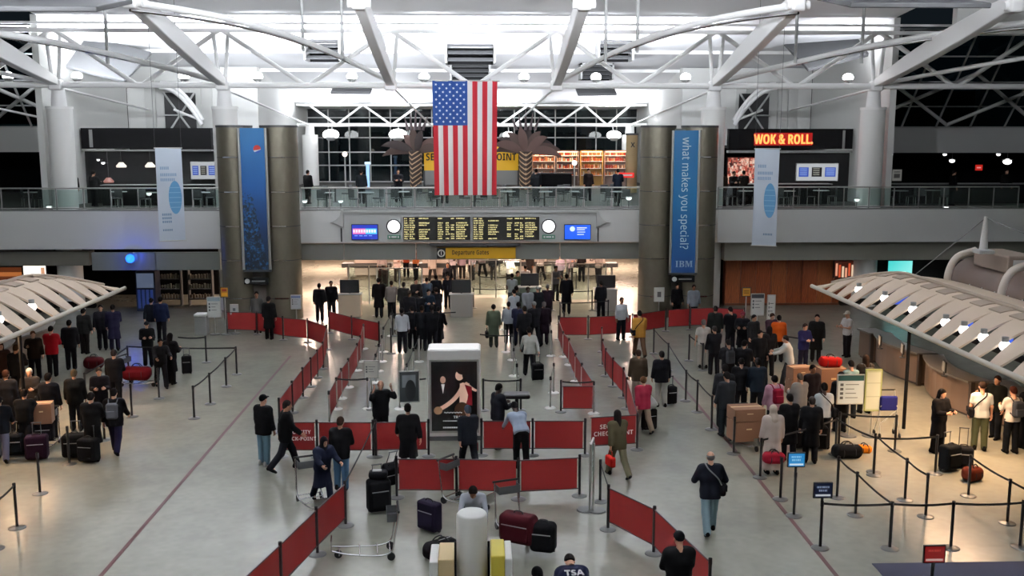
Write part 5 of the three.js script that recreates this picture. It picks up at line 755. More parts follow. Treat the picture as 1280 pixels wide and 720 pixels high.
// right counter bags
suitcase(11.82, -23.67, 0.5, 0.62, 0.34, 0.4, 0x0e1012, 'black suitcase beside the woman with long black hair');
suitcase(12.28, -23.90, 0.46, 0.5, 0.34, -0.3, 0x18181a, 'dark luggage piled left of the man in white shirt', { handle: 0.5 });
duffel(12.05, -22.95, 0.55, 0.19, 0.5, 0x57200f, 'reddish brown bag on the floor at the right queue post');
{ const t = thing('stroller', 'folded stroller with blue seat beside the tall yellow sign', 'stroller', [0, 0, 0]); const p = [11.43, -26.60]; t.position.set(p[0], 0, p[1]); obj('seat', rbox(0.5, 0.42, 0.12, 0, 0.95, 0, 0.05), cloth(0x25286a), t); obj('frame', [between(V(-0.28, 0.08, 0.2), V(-0.22, 1.3, -0.15), 0.016), between(V(0.28, 0.08, 0.2), V(0.22, 1.3, -0.15), 0.016), between(V(-0.28, 0.08, -0.2), V(-0.22, 0.9, 0.05), 0.016), between(V(0.28, 0.08, -0.2), V(0.22, 0.9, 0.05), 0.016), between(V(-0.22, 0.4, 0.1), V(0.22, 0.75, 0.05), 0.014)], M.silver, t); obj('handle', between(V(-0.24, 1.3, -0.15), V(0.24, 1.3, -0.15), 0.02), M.rubber, t); for (const sx of [-1, 1]) for (const sz of [-1, 1]) { const q = cyl(0.07, 0.07, 0.03, 0, -0.015, 0, 12); q.rotateZ(Math.PI / 2); q.translate(sx * 0.28, 0.07, sz * 0.2); obj('wheel', q, M.rubber, t); } }
duffel(10.22, -25.14, 0.4, 0.12, 0.1, 0xd07818, 'small orange bag on the floor by the yellow sign');
duffel(9.61, -24.76, 0.8, 0.2, 0.1, 0x0d0d0e, 'long black bag on the floor before the green headed sign');
suitcase(8.65, -25.60, 0.5, 0.68, 0.34, 0.2, 0x0a0a0b, 'black suitcase right of the person in the white robe');
suitcase(9.08, -25.45, 0.48, 0.62, 0.32, -0.1, 0x0c0c0d, 'black suitcase in the right crowd, second right of the white robe');
duffel(7.24, -23.34, 0.55, 0.16, 0.1, 0x8e1a2a, 'crimson bag hanging low in front of the white robe', 0.35);
// left crowd bags
trolley(-11.57, -33.11, 1.3, 'luggage trolley with big red bag in the left queue');
duffel(-11.57, -33.11, 0.95, 0.26, 0.1, 0x560a0f, 'big dark red bag on the trolley in the left queue', 0.2);
suitcase(-11.51, -25.27, 0.55, 0.62, 0.34, 0.2, 0x1e0c1a, 'dark purple suitcase at the front of the left crowd');
{ const p = [-11.74, -26.28]; carton(p[0], 0.72, p[1], 0.5, 0.55, 0.4, 0.2, 'pale cardboard box on the luggage at the front of the left crowd'); trolley(p[0], p[1], 0.2, 'luggage trolley under the pale cardboard box at left'); suitcase(p[0], p[1], 0.5, 0.5, 0.4, 0.2, 0x121014, 'black case on the trolley under the pale cardboard box', { handle: 0, y: 0.17 }); }
suitcase(-10.59, -25.43, 0.62, 0.6, 0.4, 0.1, 0x0a0a0b, 'black suitcase in the middle of the left crowd front');
suitcase(-10.09, -25.03, 0.5, 0.6, 0.34, -0.2, 0x0c0b0c, 'black suitcase next to the woman in the pale trousers');
suitcase(-12.23, -25.62, 0.45, 0.55, 0.3, 0.2, 0x0d1012, 'black suitcase at the left edge of the left crowd');
duffel(-13.93, -35.53, 0.7, 0.24, 0.2, 0x3e0a0e, 'dark red bag on the floor behind the left crowd', 0.05);
suitcase(-10.36, -34.68, 0.34, 0.62, 0.22, 0.2, 0x0c0c0d, 'slim black wheeled bag standing alone beside the woman in black at left', { handle: 0.3 });

// ================================================================ PEOPLE
// distance fields meshed by surface nets
function nets(sdf, lo, hi, cell) {
  const n = [0, 1, 2].map((k) => Math.ceil((hi[k] - lo[k]) / cell) + 1), [nx, ny, nz] = n, v = new Float32Array(nx * ny * nz);
  for (let k = 0, i = 0; k < nz; k++) for (let j = 0; j < ny; j++) for (let q = 0; q < nx; q++, i++) v[i] = sdf(lo[0] + q * cell, lo[1] + j * cell, lo[2] + k * cell);
  const id = new Int32Array(nx * ny * nz).fill(-1), pos = [], idx = [], at = (x, y, z) => x + nx * (y + ny * z);
  for (let k = 0; k < nz - 1; k++) for (let j = 0; j < ny - 1; j++) for (let q = 0; q < nx - 1; q++) {
    let m = 0; const c = []; for (let b = 0; b < 8; b++) { const d = v[at(q + (b & 1), j + (b >> 1 & 1), k + (b >> 2))]; c.push(d); if (d < 0) m |= 1 << b; }
    if (m === 0 || m === 255) continue; let sx = 0, sy = 0, sz = 0, s = 0;
    for (let a = 0; a < 8; a++) for (const e of [1, 2, 4]) { if (a & e) continue; const b = a | e; if ((c[a] < 0) === (c[b] < 0)) continue; const t = c[a] / (c[a] - c[b]); sx += (a & 1) + (e === 1 ? t : 0); sy += (a >> 1 & 1) + (e === 2 ? t : 0); sz += (a >> 2) + (e === 4 ? t : 0); s++; }
    id[at(q, j, k)] = pos.length / 3; pos.push(lo[0] + (q + sx / s) * cell, lo[1] + (j + sy / s) * cell, lo[2] + (k + sz / s) * cell);
  }
  const quad = (a, b, c, d, flip) => { if (a < 0 || b < 0 || c < 0 || d < 0) return; if (flip) idx.push(a, c, b, a, d, c); else idx.push(a, b, c, a, c, d); };
  for (let k = 1; k < nz - 1; k++) for (let j = 1; j < ny - 1; j++) for (let q = 1; q < nx - 1; q++) {
    const o = v[at(q, j, k)] < 0;
    if (o !== v[at(q + 1, j, k)] < 0) quad(id[at(q, j - 1, k - 1)], id[at(q, j, k - 1)], id[at(q, j, k)], id[at(q, j - 1, k)], !o);
    if (o !== v[at(q, j + 1, k)] < 0) quad(id[at(q - 1, j, k - 1)], id[at(q - 1, j, k)], id[at(q, j, k)], id[at(q, j, k - 1)], !o);
    if (o !== v[at(q, j, k + 1)] < 0) quad(id[at(q - 1, j - 1, k)], id[at(q, j - 1, k)], id[at(q, j, k)], id[at(q - 1, j, k)], !o);
  }
  const g = new THREE.BufferGeometry(); g.setAttribute('position', new THREE.Float32BufferAttribute(pos, 3)); g.setIndex(idx); g.computeVertexNormals(); return g;
}
const smin = (a, b, k) => { const h = Math.max(k - Math.abs(a - b), 0) / k; return Math.min(a, b) - h * h * k * 0.25; };
const cap = (a, b, r0, r1 = r0) => { const dx = b.x - a.x, dy = b.y - a.y, dz = b.z - a.z, L = dx * dx + dy * dy + dz * dz || 1e-9; return (x, y, z, o = 0) => { const px = x - a.x, py = y - a.y, pz = z - a.z, t = Math.max(0, Math.min(1, (px * dx + py * dy + pz * dz) / L)); return Math.hypot(px - dx * t, py - dy * t, pz - dz * t) - r0 - (r1 - r0) * t - o; }; };
const ell = (cx, cy, cz, rx, ry, rz) => (x, y, z) => { const a = (x - cx) / rx, b = (y - cy) / ry, c = (z - cz) / rz, k = Math.hypot(a, b, c); return (k - 1) * Math.min(rx, ry, rz) * (0.6 + 0.4 * k) ; };
const union = (fs, k) => (x, y, z, o = 0) => { let d = 1e3; for (const f of fs) d = smin(d, f(x, y, z, o), k); return d; };

// head: origin at the skull's centre, face along +z
const headSdf = (() => {
  const skull = ell(0, 0.035, -0.012, 0.077, 0.09, 0.096), jaw = ell(0, -0.05, 0.02, 0.058, 0.066, 0.066), nose = cap(V(0, 0.018, 0.083), V(0, -0.02, 0.103), 0.008, 0.013), lips = cap(V(-0.018, -0.052, 0.08), V(0.018, -0.052, 0.08), 0.007), brow = cap(V(-0.04, 0.033, 0.074), V(0.04, 0.033, 0.074), 0.009), chin = ell(0, -0.09, 0.055, 0.026, 0.022, 0.024);
  const eyeL = ell(0.031, 0.012, 0.09, 0.017, 0.011, 0.014), eyeR = ell(-0.031, 0.012, 0.09, 0.017, 0.011, 0.014), earL = ell(0.08, -0.005, -0.01, 0.011, 0.032, 0.02), earR = ell(-0.08, -0.005, -0.01, 0.011, 0.032, 0.02), neck = cap(V(0, -0.06, -0.025), V(0, -0.2, -0.05), 0.05, 0.055);
  return (x, y, z) => { let d = smin(skull(x, y, z), jaw(x, y, z), 0.05); d = smin(d, brow(x, y, z), 0.015); d = smin(d, chin(x, y, z), 0.03); d = Math.max(d, -smin(eyeL(x, y, z), eyeR(x, y, z), 0.002)); d = smin(d, nose(x, y, z), 0.016); d = smin(d, lips(x, y, z), 0.01); d = smin(d, Math.min(earL(x, y, z), earR(x, y, z)), 0.008); return smin(d, neck(x, y, z), 0.03); };
})();
// hand: wrist at the origin, fingers along -y, palm towards +x, thumb towards +z
const handSdf = (curl) => {
  const bones = [], palm = union([cap(V(0, 0.01, 0), V(0, -0.075, 0.026), 0.02, 0.016), cap(V(0, 0.01, 0), V(0, -0.08, 0.008), 0.02, 0.016), cap(V(0, 0.01, 0), V(0, -0.078, -0.01), 0.02, 0.016), cap(V(0, 0.01, -0.004), V(0, -0.07, -0.027), 0.019, 0.014)], 0.02);
  const fing = [];
  [[0.028, 0.074, 0.9], [0.009, 0.082, 1], [-0.010, 0.078, 1.05], [-0.029, 0.062, 1.15]].forEach(([z, L, c]) => { let p = V(0, -0.08, z), a = 0.1 + curl * 0.5 * c; const l = [0.45 * L, 0.32 * L, 0.26 * L], r = [0.0095, 0.0088, 0.008, 0.007]; for (let k = 0; k < 3; k++) { const q = p.clone().add(V(Math.sin(a) * l[k], -Math.cos(a) * l[k], z * 0.05)); fing.push(cap(p, q, r[k], r[k + 1])); p = q; a += curl * c; } });
  const t0 = V(0.006, -0.018, 0.024), t1 = V(0.02, -0.05, 0.052), t2 = V(0.03 + 0.01 * curl, -0.082, 0.056); const thumb = union([cap(t0, t1, 0.015, 0.011), cap(t1, t2, 0.0105, 0.0085)], 0.01);
  return (x, y, z) => { let d = palm(x, y, z), f = 1; for (const q of fing) f = Math.min(f, q(x, y, z)); return smin(smin(d, f, 0.008), thumb(x, y, z), 0.008); };
};
const LODS = { hi: { head: 0.0088, hand: 0.0066, body: 0.028, wear: 0.026, hair: 0.014 }, lo: { head: 0.015, hand: 0.0095, body: 0.042, wear: 0.036, hair: 0.02 } };
const memo = {}; const once = (k, f) => memo[k] ??= f();
const headGeo = (l) => once('head' + l, () => nets(headSdf, [-0.12, -0.2, -0.14], [0.12, 0.15, 0.14], LODS[l].head));
const handGeo = (l, curl) => once('hand' + l + curl, () => nets(handSdf(curl), [-0.04, -0.19, -0.06], [0.1, 0.05, 0.09], LODS[l].hand));
// hair and headwear in head space
const HAIR = {
  short: (() => { const a = ell(0, 0.042, -0.018, 0.09, 0.104, 0.106), n = ell(0, -0.02, -0.05, 0.078, 0.09, 0.072); return (x, y, z) => Math.max(smin(a(x, y, z), n(x, y, z), 0.03), z * 0.9 - 0.07 + Math.max(0, 0.055 - y) * 1.3, -0.085 - y + Math.max(0, z) * 2.2); })(),
  bald: (() => { const o = ell(0, 0.02, -0.022, 0.086, 0.09, 0.101); return (x, y, z) => Math.max(o(x, y, z), y - 0.055, z - 0.03, -0.06 - y); })(),
  long: (() => { const o = ell(0, 0.045, -0.022, 0.092, 0.1, 0.106), f = union([cap(V(0, 0.0, -0.07), V(0, -0.27, -0.1), 0.075, 0.06), cap(V(0.07, 0, -0.02), V(0.075, -0.2, -0.03), 0.035, 0.03), cap(V(-0.07, 0, -0.02), V(-0.075, -0.2, -0.03), 0.035, 0.03)], 0.03); return (x, y, z) => smin(Math.max(o(x, y, z), z * 0.9 - 0.072 + Math.max(0, 0.05 - y) * 1.2), Math.max(f(x, y, z), z - 0.045), 0.03); })(),
  bob: (() => { const o = ell(0, 0.025, -0.025, 0.1, 0.12, 0.112); return (x, y, z) => Math.max(o(x, y, z), z * 0.9 - 0.07 + Math.max(0, 0.05 - y) * 1.2, -0.11 - y); })(),
  tail: (() => { const o = ell(0, 0.045, -0.022, 0.089, 0.1, 0.104), t = cap(V(0, 0.05, -0.12), V(0, -0.14, -0.13), 0.03, 0.02); return (x, y, z) => smin(Math.max(o(x, y, z), z * 0.9 - 0.062 + Math.max(0, 0.05 - y) * 1.3, -0.06 - y + Math.max(0, z) * 2), t(x, y, z), 0.02); })(),
  cap: (() => { const o = ell(0, 0.045, -0.014, 0.095, 0.104, 0.11), b = ell(0, 0.06, 0.12, 0.075, 0.012, 0.075); return (x, y, z) => smin(Math.max(o(x, y, z), 0.035 - y - Math.max(0, -z - 0.02) * 0.8), b(x, y, z), 0.015); })(),
  scarf: (() => { const o = ell(0, 0.03, -0.02, 0.1, 0.115, 0.112), n = cap(V(0, -0.06, -0.02), V(0, -0.22, -0.04), 0.09, 0.15), face = ell(0, -0.015, 0.1, 0.055, 0.075, 0.06); return (x, y, z) => Math.max(smin(o(x, y, z), n(x, y, z), 0.05), -face(x, y, z)); })(),
};
const hairGeo = (k, l) => once('hair' + k + l, () => nets(HAIR[k], [-0.24, -0.38, -0.24], [0.24, 0.18, 0.24], LODS[l].hair));

// poses: lean of the trunk, arms [pitch, outwards, elbow, inwards], legs [pitch, knee]
const POSES = {
  stand: { lean: 2, head: 0, L: [4, 10, 12, 0], R: [2, 10, 10, 0], legL: [3, 3], legR: [-2, 2] },
  wait: { lean: 3, head: 8, L: [8, 9, 14, 0], R: [20, 8, 80, 25], legL: [6, 6], legR: [-3, 2] },
  hold: { lean: 3, head: 18, L: [22, 8, 78, 28], R: [24, 8, 74, 28], legL: [3, 3], legR: [-2, 2] },
  walk: { lean: 5, head: 2, L: [-22, 9, 16, 0], R: [24, 9, 26, 0], legL: [24, 8], legR: [-18, 22] },
  stride: { lean: 6, head: 4, L: [24, 11, 30, 0], R: [-24, 11, 20, 0], legL: [-22, 12], legR: [26, 6] },
  strap: { lean: 4, head: 6, L: [6, 30, 78, 34], R: [2, 30, 74, 34], legL: [-14, 16], legR: [16, 6] },
  push: { lean: 12, head: 4, L: [48, 9, 28, 4], R: [48, 9, 28, 4], legL: [18, 8], legR: [-16, 16] },
  bend: { lean: 52, head: 20, L: [34, 10, 20, 6], R: [40, 10, 16, 6], legL: [6, 10], legR: [-4, 6] },
  stoop: { lean: 76, head: 70, L: [20, 10, 20, 6], R: [24, 10, 16, 6], legL: [6, 14], legR: [-4, 10] },
  phone: { lean: 3, head: 4, L: [6, 10, 14, 0], R: [36, 26, 132, 6], legL: [4, 4], legR: [-3, 2] },
  camera: { lean: 3, head: 2, L: [78, 26, 112, 34], R: [78, 26, 112, 34], legL: [4, 3], legR: [-4, 3] },
  point: { lean: 4, head: 2, L: [6, 10, 12, 0], R: [60, 16, 40, 10], legL: [6, 5], legR: [-4, 4] },
  pull: { lean: 7, head: 2, L: [20, 10, 24, 0], R: [-30, 14, 8, 0], legL: [24, 8], legR: [-18, 20] },
};
function skeleton(name) {
  const q = POSES[name], r = D2R, J = {}, l = q.lean * r;
  const dir = (p, out, s, inn = 0) => V(s * (Math.sin(out * r) - Math.sin(inn * r)), -Math.cos(p * r), Math.sin(p * r)).normalize();
  const U = V(0, Math.cos(l), Math.sin(l)), pel = V(0, 0.95, l > 0.5 ? -0.16 : 0), pt = (d, x = 0, z = 0) => pel.clone().addScaledVector(U, d).add(V(x, -z * Math.sin(l) , z * Math.cos(l)));
  J.U = U; J.pel = pel; J.chest = pt(0.32); J.sh = pt(0.49); J.neck = pt(0.53, 0, -0.01);
  const ha = l * 0.6 - q.head * r * -0.5; J.headQ = new THREE.Quaternion().setFromEuler(new THREE.Euler(Math.min(ha, 1.5), 0, 0));
  J.head = J.neck.clone().add(V(0, 0.165, 0.03).applyQuaternion(new THREE.Quaternion().setFromEuler(new THREE.Euler(l * 0.8, 0, 0))));
  for (const [k, s] of [['L', 1], ['R', -1]]) {
    const [p, out, e, inn] = q[k]; J['s' + k] = pt(0.46, s * 0.198); J['e' + k] = J['s' + k].clone().addScaledVector(dir(p, out, s), 0.285); const d = dir(p + e, out * 0.5, s, inn); J['w' + k] = J['e' + k].clone().addScaledVector(d, 0.25); J['d' + k] = d;
    const [a, b] = q['leg' + k]; J['h' + k] = V(s * 0.095, pel.y - 0.04, pel.z); J['k' + k] = J['h' + k].clone().add(V(s * 0.012, -Math.cos(a * r) * 0.42, Math.sin(a * r) * 0.42)); J['a' + k] = J['k' + k].clone().add(V(s * 0.006, -Math.cos((a - b) * r) * 0.42, Math.sin((a - b) * r) * 0.42)); J['p' + k] = (a - b) * r;
  }
  const dy = 0.085 - Math.min(J.aL.y, J.aR.y); for (const k in J) if (J[k].isVector3 && !/^[Ud]/.test(k)) J[k].y += dy; return J;
}
const sides = ['L', 'R'];
function torso(J) { const o = []; for (const s of [1, -1]) { const p = J.pel.clone().add(V(s * 0.065, 0, 0)), c = J.chest.clone().add(V(s * 0.075, 0, 0)), w = J.pel.clone().addScaledVector(J.U, 0.16).add(V(s * 0.055, 0, 0)), h = J.sh.clone().add(V(s * 0.1, -0.05, 0)); o.push(cap(p, w, 0.105, 0.098), cap(w, c, 0.098, 0.112), cap(c, h, 0.112, 0.085)); } o.push(cap(J.sL.clone().lerp(J.sR, 0.12), J.sR.clone().lerp(J.sL, 0.12), 0.062)); return o; }
function bodyGeo(name, l) {
  return once('body' + name + l, () => {
    const J = skel(name), f = torso(J); f.push(cap(J.sh.clone().addScaledVector(J.U, -0.02), J.neck.clone().addScaledVector(J.U, 0.06), 0.062, 0.052));
    for (const k of sides) f.push(cap(J['s' + k], J['e' + k], 0.05, 0.039), cap(J['e' + k], J['w' + k], 0.038, 0.025), cap(J['h' + k], J['k' + k], 0.084, 0.055), cap(J['k' + k], J['a' + k], 0.054, 0.036), cap(J['a' + k], J['a' + k].clone().add(V(0, -0.05, 0.1)), 0.034, 0.028));
    const parts = [nets(union(f, 0.045), [-0.62, -0.05, -0.66], [0.62, 1.72, 1.05], LODS[l].body)];
    parts.push(headGeo(l).clone().applyQuaternion(J.headQ).translate(J.head.x, J.head.y, J.head.z));
    for (const [k, s] of [['L', 1], ['R', -1]]) { const g = handGeo(l, POSES[name][k][2] > 60 || name === 'push' ? 0.75 : 0.4).clone(); if (s > 0) { g.scale(-1, 1, 1); const ix = g.index.array; for (let i = 0; i < ix.length; i += 3) [ix[i], ix[i + 1]] = [ix[i + 1], ix[i]]; g.computeVertexNormals(); } const d = J['d' + k], y = d.clone().negate(), z0 = Math.abs(d.z) > 0.8 ? V(0, 1, 0) : V(0, 0, 1), x = y.clone().cross(z0).normalize(), z = x.clone().cross(y); g.applyMatrix4(new THREE.Matrix4().makeBasis(x, y, z)).translate(J['w' + k].x, J['w' + k].y, J['w' + k].z); parts.push(g); }
    return mergeGeometries(parts.map((g) => { g.deleteAttribute('uv'); return g; }));
  });
}
const skel = (n) => once('skel' + n, () => skeleton(n));
function wearGeo(kind, name, l) {
  return once(kind + name + l, () => {
    const J = skel(name), c = LODS[l].wear, up = (x, y, z) => (x - J.pel.x) * J.U.x + (y - J.pel.y) * J.U.y + (z - J.pel.z) * J.U.z, lo = [-0.68, 0, -0.68], hi = [0.68, 1.72, 1.08];
    const arms = (r0, r1, short) => sides.map((k) => { const u = cap(J['s' + k], J['e' + k], r0, r1), f = cap(J['e' + k], J['w' + k], r1, r1 * 0.86), w = J['w' + k], d = J['d' + k], m = J['s' + k].clone().lerp(J['e' + k], 0.75), du = J['e' + k].clone().sub(J['s' + k]).normalize(); return short ? (x, y, z) => Math.max(u(x, y, z), (x - m.x) * du.x + (y - m.y) * du.y + (z - m.z) * du.z) : (x, y, z) => Math.min(u(x, y, z), Math.max(f(x, y, z), (x - w.x) * d.x + (y - w.y) * d.y + (z - w.z) * d.z + 0.012)); });
    const nk = J.neck, collar = (x, y, z) => (x - nk.x) * J.U.x + (y - nk.y) * J.U.y + (z - nk.z) * J.U.z - 0.035;
    if (kind === 'trousers' || kind === 'skirt') {
      const f = [], ank = []; for (const k of sides) { f.push(cap(J['h' + k], J['k' + k], 0.112, 0.088), cap(J['k' + k], J['a' + k], 0.087, 0.08)); }
      f.push(cap(J.pel.clone().add(V(0.06, 0, 0)), J.pel.clone().add(V(-0.06, 0, 0)), 0.128), cap(J.pel.clone().add(V(0.05, 0, 0)), J.pel.clone().addScaledVector(J.U, 0.14).add(V(0.04, 0, 0)), 0.12, 0.112), cap(J.pel.clone().add(V(-0.05, 0, 0)), J.pel.clone().addScaledVector(J.U, 0.14).add(V(-0.04, 0, 0)), 0.12, 0.112));
      if (kind === 'skirt') { const m = J.kL.clone().lerp(J.kR, 0.5); f.push(cap(J.pel.clone().add(V(0.06, 0, 0)), m.clone().add(V(0.07, -0.25, 0)), 0.13, 0.17), cap(J.pel.clone().add(V(-0.06, 0, 0)), m.clone().add(V(-0.07, -0.25, 0)), 0.13, 0.17)); }
      const u = union(f, 0.03), low = kind === 'skirt' ? J.kL.y - 0.18 : 0.05; return nets((x, y, z) => Math.max(u(x, y, z), low - y, up(x, y, z) - 0.13), lo, [hi[0], 1.35, hi[2]], c);
    }
    const th = { shirt: 0.022, tee: 0.022, jacket: 0.056, coat: 0.058, robe: 0.055 }[kind], f = torso(J).map((g) => (x, y, z) => g(x, y, z) - th), ar = { shirt: 0.064, tee: 0.068, jacket: 0.088, coat: 0.09, robe: 0.09 }[kind], a = arms(ar, ar * 0.82, kind === 'tee');
    let hem = { shirt: -0.1, tee: -0.1, jacket: -0.17, coat: -0.5, robe: -0.82 }[kind];
    if (kind === 'coat' || kind === 'robe') { const e = J.pel.clone().add(V(0, hem - 0.06, 0)); if (J.U.z > 0.4) hem = -0.3; const w = kind === 'robe' ? 0.2 : 0.16; for (const s of [1, -1]) f.push(cap(J.pel.clone().add(V(s * 0.06, 0.05, 0)), e.clone().add(V(s * 0.09, 0, 0)), 0.13, w)); }
    else for (const s of [1, -1]) f.push(cap(J.pel.clone().add(V(s * 0.065, 0, 0)), J.pel.clone().addScaledVector(J.U, -0.14).add(V(s * 0.07, 0, 0)), 0.128 + th * 0.3, 0.135 + th * 0.3));
    const u = union([...f, ...a], 0.035); const vertical = kind === 'coat' || kind === 'robe'; return nets((x, y, z) => { const d = u(x, y, z); const h = vertical ? J.pel.y + hem - y : (Math.abs(x) < 0.3 || true ? hem - up(x, y, z) : -1); let arm = 1; for (const g of a) arm = Math.min(arm, g(x, y, z)); return Math.min(Math.max(d, h, collar(x, y, z)), Math.max(arm, collar(x, y, z))); }, lo, hi, c);
  });
}
const shoeGeo = once('shoe', () => nets((() => { const u = union([cap(V(0, 0.045, -0.06), V(0, 0.04, 0.08), 0.042, 0.04), cap(V(0, 0.035, 0.06), V(0, 0.03, 0.16), 0.042, 0.032), cap(V(0, 0.06, -0.05), V(0, 0.1, -0.045), 0.044, 0.042)], 0.03); return (x, y, z) => Math.max(u(x * 1.0, y, z), -y); })(), [-0.08, -0.03, -0.13], [0.08, 0.16, 0.22], 0.018));
const SKIN = [std(0xb08268, 0.6), std(0x74492f, 0.6), std(0x3a251b, 0.6), std(0xbe947e, 0.6)];
const spotsTaken = [];   // people keep clear of posts and of one another
for (const o of scene.children) if (/^glass_partition/.test(o.name)) for (let u = -1.2; u < 1.3; u += 0.3) spotsTaken.push([o.position.x + u, o.position.z, 0.22]); else if (/^(queue_post|screening_podium|sign_stand)/.test(o.name)) spotsTaken.push([o.position.x, o.position.z, /podium/.test(o.name) ? 0.5 : 0.2]);
function person(x, z, face, pose, lod, h, top, topC, legs, legC, hair, hairC, label, { skin = 0, shoe = 0x0c0c0c, y = 0, group, bag, bagC = 0x101012 } = {}) {
  if (y === 0) { for (let it = 0; it < 30; it++) for (const [a, b, r] of spotsTaken) { const dx = x - a, dz = z - b, d = Math.hypot(dx, dz) || 0.01, q = r + 0.25 - d; if (q > 0) { x += dx / d * q * 0.6; z += dz / d * q * 0.6; } } spotsTaken.push([x, z, 0.25]); }
  const t = thing('person', label, 'person', [x, y, z], face * D2R, group), J = skel(pose), k = h / 1.75; t.scale.setScalar(k);
  obj('body', bodyGeo(pose, lod), SKIN[skin], t); obj(legs, wearGeo(legs, pose, lod), cloth(legC), t); obj(top, wearGeo(top, pose, lod), cloth(topC), t);
  for (const s of sides) { const o = obj('shoe', shoeGeo, cloth(shoe), t), a = J['a' + s]; o.position.set(a.x, Math.max(0, a.y - 0.085), a.z - 0.02); o.rotation.x = Math.max(0, -J['p' + s] * 0.7) * (a.y > 0.1 ? 1 : 0); }
  const hr = obj({ cap: 'cap', scarf: 'headscarf' }[hair] || 'hair', hairGeo(hair, lod), cloth(hairC), t); hr.quaternion.copy(J.headQ); hr.position.copy(J.head);
  if (bag) {
    const cs = Math.cos(face * D2R), sn = Math.sin(face * D2R), wp = (p) => [x + k * (p.x * cs + p.z * sn), y + k * p.y, z + k * (-p.x * sn + p.z * cs)];
    if (bag[0] === 'backpack') { const p = J.chest.clone().addScaledVector(J.U, -0.02).add(V(0, 0, -0.23)), b = thing('backpack', bag[1], 'backpack', wp(p), face * D2R); b.rotation.order = 'YXZ'; b.rotation.x = Math.asin(J.U.z); obj('body', rbox(0.3, 0.44, 0.18, 0, -0.02, 0, 0.08, 3), cloth(bagC), b); obj('pocket', rbox(0.24, 0.2, 0.06, 0, -0.1, -0.1, 0.03), cloth(bagC), b); for (const s of [-1, 1]) obj('strap', tube([V(s * 0.1, 0.18, 0.06), V(s * 0.12, 0.27, 0.16), V(s * 0.13, 0.22, 0.34), V(s * 0.13, 0.02, 0.37), V(s * 0.13, -0.16, 0.1)], 0.018, 16, 6), cloth(bagC), b); }
    if (bag[0] === 'shoulder') { const s = bag[2] || -1, p = J.pel.clone().add(V(s * 0.24, 0.03, 0.02)), b = thing('shoulder_bag', bag[1], 'bag', wp(p), face * D2R); obj('body', rbox(0.14, 0.26, 0.36, 0, 0, 0, 0.06, 3), cloth(bagC), b); obj('flap', rbox(0.03, 0.14, 0.34, s * 0.075, 0.05, 0, 0.012), cloth(bagC), b); obj('strap', tube([V(-s * 0.02, 0.1, 0.13), V(-s * 0.12, 0.3, 0.16), V(-s * 0.32, 0.5, 0.1), V(-s * 0.36, 0.55, 0), V(-s * 0.32, 0.48, -0.16), V(-s * 0.12, 0.28, -0.19), V(-s * 0.02, 0.1, -0.13)], 0.016, 28, 6), cloth(bag[3] || bagC), b); }
    if (bag[0] === 'hand') { const w = J[bag[2] === 1 ? 'wL' : 'wR'], b = thing('hand_bag', bag[1], 'bag', wp(w.clone().add(V(0, -0.38, 0))), face * D2R); obj('body', rbox(0.14, 0.26, 0.36, 0, 0, 0, 0.05, 3), cloth(bagC), b); obj('handle', tube([V(0, 0.12, -0.1), V(0, 0.26, -0.05), V(0, 0.26, 0.05), V(0, 0.12, 0.1)], 0.012, 12, 6), cloth(bagC), b); }
  }
  return t;
}

// colours of cloth seen again and again
const BK = 0x121215, NV = 0x151a2c, CH = 0x242527, GR = 0x4a4c50, DK = 0x1b1513, JN = 0x5c7686, DJ = 0x2a3444, WH = 0xc8ccd2, OW = 0xbdb4a6, HB = 0x120d0b, HG = 0x6e6a66, HW = 0xb8b4ac, BR = 0x2e1d14;
// ---- foreground and middle
person(4.85, -19.90, 180, 'strap', 'hi', 1.76, 'jacket', 0x14161e, 'trousers', 0x8198a0, 'bald', HG, 'man in dark jacket and light jeans walking away alone', { bag: ['shoulder', 'black camera bag at the right hip of the man in light jeans', -1, 0x8a8a86] });
person(-5.52, -24.68, 150, 'stand', 'hi', 1.8, 'jacket', 0x0c0c0e, 'trousers', 0x56707c, 'cap', 0x0a0a0c, 'man in black cap, black jacket and blue jeans beside the left red line', { shoe: 0xa8a8a4 });
person(-4.88, -24.23, 110, 'walk', 'hi', 1.82, 'jacket', 0x0c0c0d, 'trousers', 0x17181d, 'short', HB, 'burly man in black jacket and dark trousers striding beside the black cap man');
person(-3.30, -22.79, 170, 'wait', 'hi', 1.74, 'jacket', 0x0d0c0e, 'trousers', 0x42607a, 'short', BR, 'person in black jacket and blue jeans stooping by the lower left diagonal');
person(-3.61, -21.96, 35, 'push', 'hi', 1.6, 'coat', 0x161a2a, 'trousers', 0x161a28, 'scarf', 0x0e0e14, 'person in long dark navy coat pushing a trolley at lower left');
person(-1.79, -24.00, 185, 'pull', 'hi', 1.76, 'coat', 0x0c0b0c, 'trousers', 0x0e0e10, 'short', HB, 'person in long black coat pulling a dark suitcase left of the kiosk');
person(-2.69, -26.26, 20, 'camera', 'hi', 1.78, 'jacket', 0x101012, 'trousers', 0x131316, 'bald', HG, 'grey haired man with hands raised to his face behind the second row panels');
person(-0.28, -23.95, 200, 'walk', 'hi', 1.72, 'jacket', 0x16181e, 'trousers', 0x101013, 'short', 0x38404c, 'person in dark clothes walking in front of the poster kiosk', { bag: ['hand', 'small dark red bag held in front of the poster kiosk', -1], bagC: 0x7a3a3c });
person(0.48, -25.88, 120, 'hold', 'hi', 1.74, 'jacket', 0x15161c, 'trousers', 0x101014, 'short', 0x0c0908, 'officer in dark jacket facing the bending man behind the second row', { skin: 2 });
person(1.00, -24.40, 195, 'bend', 'hi', 1.8, 'shirt', 0x9aa6b8, 'trousers', 0x08080a, 'short', 0x0e0c0c, 'man in pale blue shirt bending forward over the black topped stand', { skin: 2 });
